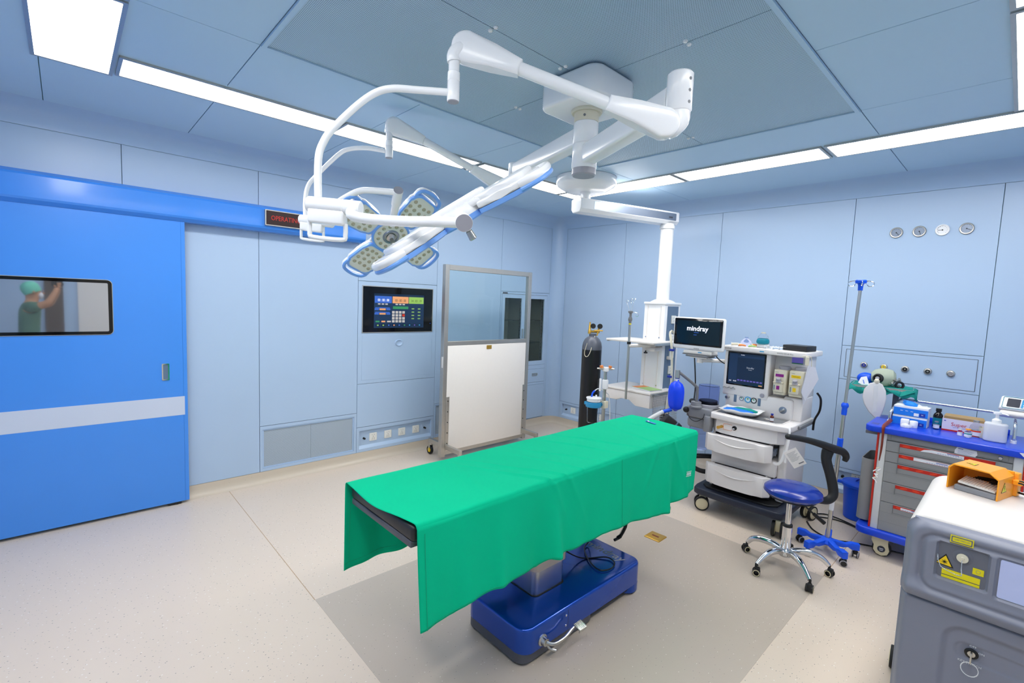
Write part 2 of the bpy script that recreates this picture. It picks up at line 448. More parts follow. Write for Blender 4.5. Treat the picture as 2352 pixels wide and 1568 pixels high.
fixture(1.04, 2.02, -5.42, -5.085, 'wide glowing light panel cut off at the top left of the picture')
fixture(2.04, 3.2, -5.42, -5.085, 'strip light in the near row over the camera side, second from the door')
fixture(3.22, 4.5, -5.42, -5.085, 'strip light in the near row over the camera side, third from the door')
fixture(4.60, 4.92, -5.09, -3.83, 'strip light on the right ceiling edge, nearest the camera')

# left wall: backing with openings, panels with recessed joints
def wall_back_slabs(rects, name):
    b = B()
    for r in rects: b.box(*r)
    o = b.build(name, 'seam', None, False); return struct(o)
wl = wall_back_slabs([(-.12, -.031, RY - .1, -1.105, 0, 3.01), (-.12, -.031, -1.105, .1, 1.915, 3.01), (-.12, -.031, -1.105, .1, 0, .1), (-.12, -.031, -.19, .1, 0, 3.01)], 'wall_left')
G = .0019
def pl(y0, y1, z0, z1, m='wall_blue', x1=0.0, name='panel'):
    return B().box(-.03, x1, y0 + G, y1 - G, z0 + G, z1 - G, .001, 1).build(name, m, wl, False)
def fpl(y0, y1, z0, z1, hy0, hy1, hz0, hz1, par=None):
    """panel with a rectangular opening"""
    b = B()
    b.box(-.03, 0, y0+G, hy0, z0+G, z1-G); b.box(-.03, 0, hy1, y1-G, z0+G, z1-G); b.box(-.03, 0, hy0, hy1, z0+G, hz0); b.box(-.03, 0, hy0, hy1, hz1, z1-G)
    return b.build('panel', 'wall_blue', par or wl, False)
Y = [-.155, -1.11, -2.115, -3.09, -4.035, -4.98, -5.93]
pl(Y[1], Y[0], 1.915, 2.848)
fpl(Y[1], Y[0], .1, 1.915, -1.085, -.195, .105, 1.885)
pl(Y[2], Y[1], .52, 2.848)
fpl(Y[2], Y[1], .1, .52, -2.095, -1.15, .125, .50)
pl(Y[3], Y[2], 1.937, 2.848); pl(Y[3], Y[2], .375, .845)
fpl(Y[3], Y[2], .845, 1.937, -3.046, -2.168, 1.39, 1.892)
fpl(Y[3], Y[2], .1, .375, -3.06, -2.148, .135, .335)
pl(Y[4], Y[3], .535, 2.848)
fpl(Y[4], Y[3], .1, .535, -4.012, -3.118, .13, .502)
pl(Y[5], Y[4], .1, 2.848); pl(Y[6], Y[5], .1, 2.848); pl(RY, Y[6], .1, 2.848)
# corner cove column
def arcface(z0, z1, par):
    b = B(); vs = []; fs = []; n = 10
    for k in range(n + 1):
        t = math.radians(90 + 90 * k / n); vs += [(.155 + .155 * math.cos(t), -.155 + .155 * math.sin(t), z) for z in (z0, z1)]
    for k in range(n): fs.append([2*k, 2*k+1, 2*k+3, 2*k+2])
    b.raw(vs, fs); return b.build('corner_cove', 'wall_blue_cove', par, True, 60)
# back wall
wb = wall_back_slabs([(-.6, RX + .1, .031, .12, 0, 3.01)], 'wall_back')
arcface(.1, 2.848, wb)
def pb(x0, x1, z0, z1): return B().box(x0 + G, x1 - G, 0, .03, z0 + G, z1 - G, .001, 1).build('panel', 'wall_blue', wb, False)
def fpb(x0, x1, z0, z1, hx0, hx1, hz0, hz1):
    b = B(); b.box(x0+G, hx0, 0, .03, z0+G, z1-G); b.box(hx1, x1-G, 0, .03, z0+G, z1-G); b.box(hx0, hx1, 0, .03, z0+G, hz0); b.box(hx0, hx1, 0, .03, hz1, z1-G)
    return b.build('panel', 'wall_blue', wb, False)
X = [.155, 1.146, 2.386, 3.603, 4.556, 5.5, RX]
for i in (0, 1, 2, 4, 5): pb(X[i], X[i+1], .345, 2.848)
pb(X[3], X[4], 1.5, 2.848); pb(X[3], X[4], 1.185, 1.5); pb(X[3], X[4], .345, 1.185)
fpb(X[0], X[1], .1, .345, .205, 1.10, .14, .315); fpb(X[3], X[4], .1, .345, 3.655, 4.505, .14, .315)
for i in (1, 2, 4, 5): pb(X[i], X[i+1], .1, .345)
# walls behind the camera
wr = B().box(RX, RX + .1, RY - .1, .1, 0, 3.01).build('wall_right', 'wall_blue', None, False); struct(wr)
wf = B().box(-.6, RX + .1, RY - .1, RY, 0, 3.01).build('wall_near', 'wall_blue', None, False); struct(wf)
B().box(RX - .03, RX, -5.17, -4.0, .1, 2.2).build('panel', 'laser_white', wr, False)
B().box(RX - .04, RX, -5.56, -5.34, .1, 2.4).build('post', 'brown_wood', wr, False)

# recess backs, sloped lips
def recess_left(y0, y1, z0, z1):
    b = B(); b.box(-.0305, -.027, y0, y1, z0, z1); b.raw([(-.027, y0, z0 + .03), (-.027, y1, z0 + .03), (0, y1, z0), (0, y0, z0)], [[0, 1, 2, 3][::-1]]); b.build('recess', 'wall_blue', wl, False)
recess_left(-3.06, -2.148, .135, .335)
for (x0, x1) in ((.205, 1.10), (3.655, 4.505)):
    b = B(); b.box(x0, x1, .027, .0305, .14, .315); b.raw([(x0, .027, .17), (x1, .027, .17), (x1, 0, .14), (x0, 0, .14)], [[0, 1, 2, 3]]); b.build('recess', 'wall_blue', wb, False)
# wall grilles
for i, (y0, y1, z0, z1) in enumerate(((-4.012, -3.118, .13, .502), (-2.095, -1.15, .125, .50))):
    t = root('return_air_grille', (-.015, (y0+y1)/2, z0), ['wide perforated return air grille low on the left wall beside the blue door', 'perforated return air grille partly behind the mobile screen'][i], 'grille', 'return air grilles')
    b = B(); ringframe(b, y1-y0-.002, z1-z0-.002, .012, .006, .002, FL((y0+y1)/2, (z0+z1)/2, -.012), seg=1); b.build('frame', 'wall_blue_cove', t, False)
    B().box(-.02, -.012, y0+.01, (y0+y1)/2 - .001, z0+.01, z1-.01).build('perforated_panel', 'perf_wall', t, False)
    B().box(-.02, -.012, (y0+y1)/2 + .001, y1-.01, z0+.01, z1-.01).build('perforated_panel', 'perf_wall', t, False)
# ------------------------------------------------------------------ sliding door, header rail, sign
door = B().box(.062, .10, -6.22, -4.605, .022, 2.33, .002, 1).build('door_1', 'door_blue', None, False); struct(door)
B().box(.1002, .1012, -4.6335, -4.6315, .022, 2.33).build('edge_seam', 'door_edge', door, False)
B().box(.1, .1014, -6.22, -4.6255, .752, .906).build('stripe', 'stripe', door, False)
wn = B(); ringframe(wn, .80, .40, .022, .006, .03, FL(-5.465, 1.624, .1)); wn = wn.build('window_frame', 'black_gloss', door)
b = B(); ringframe(b, .808, .408, .006, .004, .034, FL(-5.465, 1.624, .1)); b.build('trim', 'alu', door)
plate(.758, .358, .012, FL(-5.465, 1.624, .1006), 'mirror_glass', door, 'pane', .0015)
h = B(); ringframe(h, .05, .135, .009, .005, .006, FL(-4.75, 1.115, .1), seg=2); h.build('handle_frame', 'chrome', door)
B().box(.1003, .101, -4.768, -4.732, 1.055, 1.175).build('handle_recess', 'blue_grey', door, False)
b = B(); b.box(.07, .098, -4.75, -4.66, .004, .024, .003); b.cyl((.07, -4.69, .012), (.1, -4.69, .012), .010, seg=10); b.build('floor_guide', 'black_soft', door)
rl = B()
prof = [(0.0, 2.54), (.09, 2.54), (.135, 2.515), (.142, 2.50), (.142, 2.355), (.135, 2.34), (.105, 2.315), (.0, 2.315)]
rl.prism(prof, -6.33, -3.08, .003, 1, frame((0, 0, 0), (1, 0, 0), (0, 0, 1)) @ Matrix.Diagonal((1, 1, -1, 1)))
rail = rl.build('trim_2', 'rail_blue', None, True, 20); struct(rail)
sg = root('led_sign', (.142, -3.83, 2.43), 'small black LED sign reading OPERATING on the blue header rail', 'sign')
b = B(); ringframe(b, .41, .136, .008, .024, .003, FL(-3.822, 2.433, .1421), seg=1); b.build('frame', 'alu', sg, False)
plate(.398, .124, 0, FL(-3.822, 2.433, .145), 'sign_dark', sg, 'display', .015, smooth=False)
lettering('OPERATING', .058, FL(-3.852, 2.433, .1605), 'led_red', sg, xs=.80, align='CENTER')

# ------------------------------------------------------------------ wall control panel and hatch
cp = root('control_panel', (0, -2.607, 1.39), 'black glass touch screen control panel with clocks and keypad set in the left wall', 'control panel')
b = B(); ringframe(b, .878, .502, .008, .012, .003, FL(-2.607, 1.641, -.006), seg=1); b.build('frame', 'alu', cp, False)
plate(.866, .49, 0, FL(-2.607, 1.641, -.006), 'black_gloss', cp, 'glass', .008, smooth=False)
sc = FL(-2.607, 1.641, .0021); SW, SH = .62, .37
plate(SW, SH, 0, FL(-2.60, 1.628, .0018), 'scr_navy', cp, 'screen', .0006, smooth=False)
def scr(x, y, w_, h_, m, name='display_field', r=.004, z=.0026):   # x,y fraction from top-left of the screen
    plate(w_ * SW, h_ * SH, r, FL(-2.60 + (x + w_/2 - .5) * SW, 1.628 + (.5 - y - h_/2) * SH, z), m, cp, name, .0005)
scr(.0, .0, 1, .055, 'scr_navy2', r=0)
scr(.01, .07, .325, .20, 'scr_blue'); scr(.35, .07, .32, .20, 'scr_orange'); scr(.68, .07, .31, .20, 'scr_green')
def st(txt, x, y, size, m='text_grey', xs=1.0, z=.0033):
    lettering(txt, size, FL(-2.60 + (x - .5) * SW, 1.628 + (.5 - y) * SH, z), m, cp, depth=.0003, xs=xs)
st('00 : 00 : 00', .175, .19, .040, 'scr_white', .75); st('00 : 00 : 00', .51, .19, .040, 'sign_dark', .75); st('14 : 03 : 19', .835, .19, .040, 'sign_dark', .75)
for x0 in (.07, .14, .21, .41, .48, .55): scr(x0, .285, .05, .035, 'scr_grey', 'button')
for y0 in (.40, .53): scr(.02, y0, .28, .025, 'scr_blue'); scr(.10, y0 + .03, .12, .05, 'scr_orange'); scr(.01, y0+.03, .08, .05, 'scr_blue'); scr(.23, y0+.03, .08, .05, 'scr_blue')
scr(.36, .36, .31, .08, 'green_dial')
for r_ in range(4):
    for c_ in range(4):
        scr(.345 + c_ * .068, .50 + r_ * .09, .052, .072, 'red_bright' if (r_, c_) == (1, 3) else 'scr_grey', 'key', .003)
for r_ in range(4):
    for c_ in range(2): scr(.74 + c_ * .13, .41 + r_ * .10, .055, .03, 'scr_green')
for i, m_ in enumerate(('green_dial', 'scr_orange', 'scr_grey')): scr(.03 + i * .11, .79, .075, .045, m_)
for i, m_ in enumerate(('scr_green', 'scr_green', 'scr_blue', 'scr_orange', 'scr_blue', 'green_dial', 'cyan', 'scr_purple', 'cyan')): scr(.03 + i * .105, .885, .085, .08, 'scr_navy2', 'icon'); scr(.058 + i * .105, .905, .03, .035, m_, 'icon', .002, .0031)
B().cyl((.0018, -2.20, 1.49), (.0035, -2.20, 1.49), .005, seg=12).build('indicator_lamp', 'scr_blue', cp)
ht = root('wall_hatch', (0, -2.607, .88), 'pale blue flush wall hatch with an oval finger pull, below the control panel', 'hatch')
B().box(-.012, .002, -3.042, -2.168, .885, 1.363, .001, 1).build('door', 'wall_blue', ht, False)
b = B(); q = FL(-2.605, 1.275, .0015)
b.lathe([(0, .001), (.020, .0015), (.030, .006), (.036, .010), (.041, .009), (.044, 0)], (0, 0, 0), (0, 0, 1), 28, (1.15, .85)); 
b.v = [q @ v for v in b.v]; b.build('finger_pull', 'wall_blue_cove', ht)
b = B(); b.box(-.029, -.013, -3.05, -2.16, .88, 1.368); b.build('surround', 'seam', ht, False)

# ------------------------------------------------------------------ sockets
def socket(name, mtx, label, group, parent_loc, size=.088):
    t = root(name, parent_loc, label, 'socket', group)
    plate(size, size, .006, mtx, 'socket_white', t, 'cover_plate', .009, .002)
    b = B()
    for (x, y, w_, h_) in ((-.012, .024, .003, .009), (.012, .024, .003, .009), (0, .004, .004, .010), (-.010, -.014, .004, .009), (.010, -.014, .004, .009), (-.012, -.028, .009, .003), (.012, -.028, .009, .003)):
        b.box(x - w_/2, x + w_/2, y - h_/2, y + h_/2, .0088, .0094, 0, 1, mtx)
    b.build('contact_slot', 'black', t, False); t.children[-1]['kind'] = 'stuff'
    return t
for y_, l_ in ((-2.887, 'white wall socket in the recess by the return grille, first from the left'), (-2.708, 'white wall socket second from the left below the hatch'), (-2.532, 'white wall socket third from the left below the hatch'), (-2.347, 'white wall socket rightmost of four below the hatch, next to the screen')):
    socket('wall_socket', FL(y_, .244, -.027), l_, 'wall sockets below the hatch', (-.027, y_, .2))
for x_, l_ in ((.404, 'white wall socket in the far corner recess left of the black gas cylinder'), (.86, 'white wall socket on the back wall behind the suction jar'), (3.817, 'white wall socket above the blue bin with a black plug in it')):
    socket('wall_socket', FB(x_, .240 if x_ < 1 else .262, .027), l_, 'wall sockets on the back wall', (x_, .027, .2))
def knobw(p, ax, label):
    t = root('earth_terminal', p, label, 'terminal', 'earth terminals')
    B().lathe([(0, 0), (.012, 0), (.012, .006), (.008, .008), (.008, .018), (.011, .02), (.011, .028), (.008, .032), (0, .032)], p, ax, 14).build('knob', 'black', t)
for y_, l_ in ((-2.995, 'black earth terminal knob left of the four sockets'), (-2.227, 'black earth terminal knob right of the four sockets')): knobw((-.027, y_, .242), (1, 0, 0), l_)
knobw((.28, .027, .236), (0, -1, 0), 'black earth terminal knob in the far corner recess'); knobw((3.706, .027, .262), (0, -1, 0), 'black earth terminal knob beside the socket above the blue bin')
pg = root('power_plug', (3.82, .018, .24), 'black power plug in the socket above the blue bin', 'plug')
b = B(); b.box(3.797, 3.843, -.03, .0175, .215, .262, .006); b.build('body', 'black_soft', pg)

# ------------------------------------------------------------------ built-in cabinet at the corner
cb = root('wall_cabinet', (0, -.64, .1), 'pale blue built-in cabinet with two glass doors, drawers and lower doors behind the screen', 'cabinet')
b = B(); b.box(-.36, -.34, -1.085, -.195, .105, 1.885); b.box(-.36, -.03, -1.10, -1.085, .105, 1.885); b.box(-.36, -.03, -.195, -.18, .105, 1.885); b.box(-.36, -.03, -1.1, -.18, 1.885, 1.90); b.box(-.36, -.03, -1.1, -.18, .09, .105); b.box(-.34, -.03, -.648, -.640, .105, 1.885); b.box(-.34, -.03, -1.085, -.195, .60, .625); b.box(-.34, -.03, -1.085, -.195, .835, .885)
b.build('carcass', 'cab_dark', cb, False)
b = B(); b.box(-.025, 0, -1.084, -.196, .829, .884); b.box(-.025, 0, -1.084, -.196, .600, .631); b.build('face_strip', 'wall_blue', cb, False)
def cdoor(y0, y1, gy0, gy1, hy):
    d = B(); z0, z1 = .887, 1.881; d.box(-.02, .002, y0, gy0, z0, z1); d.box(-.02, .002, gy1, y1, z0, z1); d.box(-.02, .002, gy0, gy1, z0, .945); d.box(-.02, .002, gy0, gy1, 1.829, z1)
    d = d.build('door', 'wall_blue', cb, False)
    B().box(-.012, -.008, gy0 - .002, gy1 + .002, .943, 1.831).build('pane', 'glass', d, False)
    if hy:
        hb = B(); hb.box(.002, .006, hy - .014, hy + .014, 1.28, 1.41, .001); hb.box(.006, .012, hy - .014, hy - .008, 1.28, 1.41); hb.build('handle', 'steel', d)
    return d
cdoor(-1.082, -.647, -1.03, -.715, -.68); cdoor(-.641, -.198, -.575, -.255, None)
for z_ in (1.20, 1.52): B().box(-.335, -.03, -1.083, -.65, z_, z_ + .006).build('glass_shelf', 'glass', cb, False); B().box(-.335, -.03, -.638, -.197, z_, z_ + .006).build('glass_shelf', 'glass', cb, False)
b = B()
for y_ in (-1.035, -.70, -.59, -.26):
    b.box(-.045, -.04, y_ - .016, y_ + .016, .90, 1.87)
b.build('shelf_rail', 'alu', cb, False)
b = B()
for y_ in (-1.035, -.70, -.59, -.26):
    for k in range(19): b.box(-.0398, -.0392, y_ - .005, y_ + .005, .93 + k * .05, .938 + k * .05)
o = b.build('rail_slot', 'black', cb, False); o['kind'] = 'stuff'
for y0, y1 in ((-1.082, -.647), (-.641, -.198)):
    d = B().box(-.02, .002, y0, y1, .634, .826, .001, 1).build('drawer', 'wall_blue', cb, False)
    yc = (y0 + y1) / 2 + .02
    hb = B(); ringframe(hb, .105, .042, .006, .006, .003, FL(yc, .745, .002), seg=1); hb.box(.0022, .003, yc - .047, yc + .047, .727, .763); hb.build('pull', 'steel', d)
    B().box(-.02, .002, y0, y1, .112, .597, .001, 1).build('lower_door', 'wall_blue', cb, False)
plate(.085, .03, 0, FL(-1.03, 1.888, .0005), 'text_grey', cb, 'name_plate', .001, smooth=False)

# ------------------------------------------------------------------ back wall gauges and gas outlets
gl = ['round pressure gauge on the back wall, leftmost of the four', 'round pressure gauge second from the left high on the back wall', 'white round pressure gauge, third of four high on the back wall', 'round pressure gauge rightmost of the four on the back wall']
for i, x_ in enumerate((3.92, 4.074, 4.221, 4.367)):
    t = root('pressure_gauge', (x_, 0, 2.515), gl[i], 'gauge', 'gauges high on the back wall')
    o_ = (x_, -.001, 2.515)
    B().lathe([(0, 0), (.046, 0), (.046, .010), (.042, .014), (.036, .013), (.036, .006), (0, .006)], o_, (0, -1, 0), 32).build('case', 'alu' if i != 2 else 'white_gloss', t)
    B().lathe([(0, .0063), (.0355, .0063), (.0355, .0068), (0, .0068)], o_, (0, -1, 0), 28).build('dial', 'white_gloss' if i == 2 else 'silver_strip', t)
    b = B(); a = (220, 200, 90, 245)[i]; q = FB(x_, 2.515, -.0072)
    b.box(-.0018, .0018, -.005, .028, 0, .0008, 0, 1, q @ Matrix.Rotation(math.radians(a), 4, 'Z')); b.lathe([(0, .008), (.005, .008), (.005, .0100), (0, .0100)], o_, (0, -1, 0), 12)
    b.build('needle', 'black', t)
    b = B()
    for k in range(11):
        an = math.radians(-45 + 27 * k); c, s_ = math.cos(an), math.sin(an)
        b.box(.028, .033, -.0008, .0008, 0, .0006, 0, 1, FB(x_, 2.515, -.0078) @ Matrix.Rotation(an, 4, 'Z'))
    o = b.build('scale_mark', 'black', t, False); o['kind'] = 'stuff'
gp = wb
b = B(); ringframe(b, .888, .262, .0035, .0012, .003, FB(4.084, 1.34, -.0002), seg=1); b.build('border', 'text_grey', gp, False)
b = B(); b.box(3.645, 4.523, -.0015, .0, 1.213, 1.467); b.build('plate', 'wall_blue', wb, False)
cl = [('blue_dark', 'blue'), ('yellow2', 'yellow'), ('black', 'black'), ('black_soft', 'dark grey'), ('grey_cap', 'pale grey')]
for i, x_ in enumerate((3.787, 3.932, 4.08, 4.23, 4.374)):
    t = root('gas_outlet', (x_, -.0015, 1.337), ['round gas outlet with a blue centre, first on the panel', 'round gas outlet with a yellow centre, second on the panel', 'round gas outlet with a black centre in the middle of the panel', 'round gas outlet with a black centre, fourth on the panel', 'round gas outlet with a pale centre at the right of the panel'][i], 'gas outlet', 'gas outlets on the back wall')
    o_ = (x_, -.0015, 1.337)
    B().lathe([(0, 0), (.027, 0), (.028, .004), (.024, .014), (.017, .017), (.017, .012), (0, .012)], o_, (0, -1, 0), 28).build('bezel', 'alu', t)
    B().lathe([(.0165, .0121), (.0165, .0150), (.008, .0155), (.007, .013)], o_, (0, -1, 0), 24).build('collar', cl[i][0], t)
    B().lathe([(0, .0124), (.0075, .0124), (.006, .016), (.0025, .016), (.0025, .013), (0, .013)], o_, (0, -1, 0), 16).build('valve', 'alu', t)

# ------------------------------------------------------------------ mobile lead-glass screen
SX = .50
sh = root('mobile_screen', (SX, -1.71, 0), 'tall mobile protective screen with a glass upper half and white lower board on castors', 'screen')
y0, y1, zt, zm = -2.365, -1.065, 2.15, 1.285
b = B(); b.box(SX-.03, SX+.03, y0, y0+.052, .05, zt, .003, 1); b.build('post', 'alu', sh)
b = B(); b.box(SX-.03, SX+.03, y1-.052, y1, .05, zt, .003, 1); b.build('post', 'alu', sh)
b = B(); b.box(SX-.026, SX+.026, y0+.052, y1-.052, zt-.055, zt, .003, 1); b.build('top_rail', 'alu', sh)
b = B(); b.box(SX-.026, SX+.026, y0+.052, y1-.052, zm-.01, zm+.04, .003, 1); b.build('middle_rail', 'alu', sh)
b = B(); b.box(SX-.026, SX+.026, y0+.052, y1-.052, .07, .115, .003, 1); b.build('bottom_rail', 'alu', sh)
B().box(SX-.006, SX+.006, y0+.05, y1-.05, zm+.038, zt-.053).build('pane', 'glass', sh, False)
B().box(SX-.02, SX+.032, y0+.052, y1-.060, .112, zm-.008, .004, 2).build('board', 'white_warm', sh)
b = B(); b.box(SX+.030, SX+.036, y0+.048, y0+.090, .12, .72, .002, 1); lab(b.build('bracket', 'alu', sh), 'perforated bracket strip')
b = B(); b.box(SX+.030, SX+.036, y1-.092, y1-.050, .12, .75, .002, 1); b.build('bracket', 'alu', sh)
for yy, n_ in ((y0 + .069, 5), (y1 - .071, 5)):
    b = B()
    for k in range(n_): b.cyl((SX+.036, yy, .2 + k * .118), (SX+.040, yy, .2 + k * .118), .006, seg=8)
    b.build('bolt', 'black', sh)
for yy in (y0 + .066, y1 - .066):
    f = B(); f.box(SX-.30, SX+.30, yy-.018, yy+.018, .135, .185, .003, 1); f = f.build('foot', 'alu', sh)
    for sx in (-1, 1):
        xx = SX + sx * .27
        c = B(); c.cyl((xx, yy, .135), (xx, yy, .112), .02, seg=14); c.box(xx-.02, xx+.014, yy-.024, yy-.019, .082, .115, .002, 1); c.box(xx-.02, xx+.014, yy+.019, yy+.024, .082, .115, .002, 1); c.box(xx-.018, xx-.008, yy-.024, yy-.020, .045, .10, .001, 1); c.box(xx-.018, xx-.008, yy+.020, yy+.024, .045, .10, .001, 1); c.build('castor_fork', 'steel', f)
        c = B(); c.lathe([(.026, -.014), (.045, -.016), (.05, -.01), (.05, .01), (.045, .016), (.026, .014)], (xx-.012, yy, .05), (0, 1, 0), 28); c.build('tyre', 'rubber', f)
        c = B(); c.lathe([(0, -.015), (.027, -.015), (.029, -.01), (.029, .01), (.027, .015), (0, .015)], (xx-.012, yy, .05), (0, 1, 0), 24); lab(c.build('wheel_hub', 'yellow2', f), 'yellow wheel hub')
plate(.075, .045, .002, FL(-1.73, 1.245, SX+.0325), 'brass', sh, 'name_plate', .002)
plate(.03, .12, .004, frame((SX+.01, y0-.0005, 1.10), (-1, 0, 0), (0, 0, 1)) @ Matrix.Identity(4), 'white_warm', sh, 'label', .004)
# ------------------------------------------------------------------ surgical lamps on the ceiling mount
PX, PY = 3.01, -3.2
cm = root('lamp_mount', (PX, PY, 2.99), 'white boxy ceiling mount with the round pole of the two surgical lamps', 'ceiling mount')
b = B(); b.prism(rrect(.40, .37, .07, 6), 2.842, 2.988, .016, 3, Matrix.Translation((PX, PY, 0))); b.build('cover', 'white_gloss', cm)
b = B(); b.lathe([(0, 2.826), (.080, 2.826), (.085, 2.834), (.085, 2.843)], (PX, PY, 0), seg=36); b.build('collar', 'cream', cm)
b = B(); b.cyl((PX, PY, 2.778), (PX, PY, 2.828), .067, seg=36); lab(b.build('pole', 'cream', cm), 'cream upper pole section')
b = B(); b.lathe([(0, 2.664), (.066, 2.664), (.068, 2.668), (.068, 2.774), (.064, 2.776), (.064, 2.779)], (PX, PY, 0), seg=36); b.build('pole', 'white_gloss', cm)
b = B(); b.lathe([(0, 2.532), (.065, 2.532), (.068, 2.537), (.068, 2.659), (.064, 2.661), (.064, 2.665)], (PX, PY, 0), seg=36); b.build('pole', 'white_gloss', cm)
b = B(); b.lathe([(0, 2.494), (.060, 2.494), (.066, 2.501), (.066, 2.532)], (PX, PY, 0), seg=36); lab(b.build('end_cap', 'grey_cap', cm), 'grey end cap')
b = B()
for a_, z_ in ((-60, 2.80), (-150, 2.70), (-155, 2.575)):
    c, s_ = math.cos(math.radians(a_)), math.sin(math.radians(a_)); b.cyl((PX + .064 * c, PY + .064 * s_, z_), (PX + .069 * c, PY + .069 * s_, z_), .007, seg=10)
b.build('screw', 'grey_mid', cm)

def beam(p0, p1, w_, h_, name, par, m='white_gloss'):
    p0 = Vector(p0); p1 = Vector(p1); d = p1 - p0; L = d.length; x = d.normalized(); y = Vector((0, 0, 1)).cross(x).normalized()
    q = frame(p0, y, (0, 0, 1)); b = B(); b.prism(rrect(w_, h_, .014, 4), 0, L, .004, 1, q); return b.build(name, m, par)
def petal(par, T, th, first):
    R0 = T @ Matrix.Rotation(th, 4, 'Z')       # petal runs along local +Y
    def outl(k, r0=.118, r1=.362):
        pts = []; h0, h1 = .078 * k, .104 * k
        c = (r0 + r1) / 2; a = (r1 - r0) / 2 * (1 if k == 1 else k)
        y0_, y1_ = c - a, c + a
        for (x, y, r, s0) in ((h1 * .93, y1_, .045, 0), (-h1 * .93, y1_, .045, 90), (-h0, y0_, .03, 180), (h0, y0_, .03, 270)):
            cx = x - r if x > 0 else x + r; cy = y - r if y > c else y + r
            for i in range(6):
                t = math.radians(s0 + 18 * i); pts.append((cx + r * math.cos(t), cy + r * math.sin(t)))
            if s0 == 90:
                for yy in (.75, .5, .25): pts.append((-(h0 + (h1 - h0) * yy) - .006, y0_ + (y1_ - y0_) * yy))
            if s0 == 270:
                for yy in (.25, .5, .75): pts.append(((h0 + (h1 - h0) * yy) + .006, y0_ + (y1_ - y0_) * yy))
        return pts
    lo = outl(1)
    p = B(); p.prism(lo, -.026, .001, .007, 3, R0); p = p.build('petal', 'white_gloss', par)
    b = B(); b.prism([(x * .86, .222 + (y - .232) * .90) for x, y in lo], -.047, -.020, .010, 3, R0); b.build('cover', 'white_gloss', p)
    b = B(); n = len(lo); inn = outl(.90)
    vs = []
    for o_, z in ((lo, 0.001), (lo, .018), (inn, .022), (inn, .014)): vs += [(x, y, z) for x, y in o_]
    fs = []
    for i in range(3):
        for k in range(n): k2 = (k + 1) % n; fs.append([i*n + k, i*n + k2, (i+1)*n + k2, (i+1)*n + k])
    b.raw([R0 @ Vector(v) for v in vs], fs); lab(b.build('rim', 'lamp_blue', p), 'blue rim')
    b = B(); b.prism(inn, .010, .0165, 0, 1, R0); b.build('lens_panel', 'lens_panel', p, False)
    # handle loop at the tip: white body with a blue front
    pth = [(-.088, .325), (-.090, .362), (-.072, .390), (-.035, .402), (0, .405), (.035, .402), (.072, .390), (.090, .362), (.088, .325)]
    b = B(); b.tube([R0 @ Vector((x, y, -.011)) for x, y in pth], .011, 10, 2, True, 1.4, up=(R0.to_3x3() @ Vector((0, 0, 1)))); b.build('handle', 'white_gloss', p)
    b = B(); b.tube([R0 @ Vector((x, y, .008)) for x, y in pth], .0115, 10, 2, True, .9, up=(R0.to_3x3() @ Vector((0, 0, 1)))); b.build('handle', 'lamp_blue', p)
    spots = [(-.055, .175), (-.018, .165), (.018, .165), (.055, .175), (-.064, .215), (-.024, .208), (.02, .206), (.06, .215), (-.068, .258), (-.026, .25), (.018, .248), (.062, .256), (-.062, .302), (-.022, .295), (.02, .293), (.058, .30)]
    for x, y in spots: lens(p, R0, x, y)
LENS = {}
def lens(par, R0, x, y, z=.0165):
    if 'me' not in LENS:
        b = B(); b.lathe([(0, .0006), (.006, .0008), (.009, .0030), (.0118, .0034), (.013, .0)], (0, 0, 0), (0, 0, 1), 14); o = b.build('lens', 'lens'); LENS['me'] = o.data
        bpy.data.objects.remove(o)
    o = bpy.data.objects.new('lens', LENS['me']); COL.objects.link(o); o.parent = par
    m = R0 @ Matrix.Translation((x, y, z)); m.translation = m.translation - wloc(par); o.matrix_basis = m
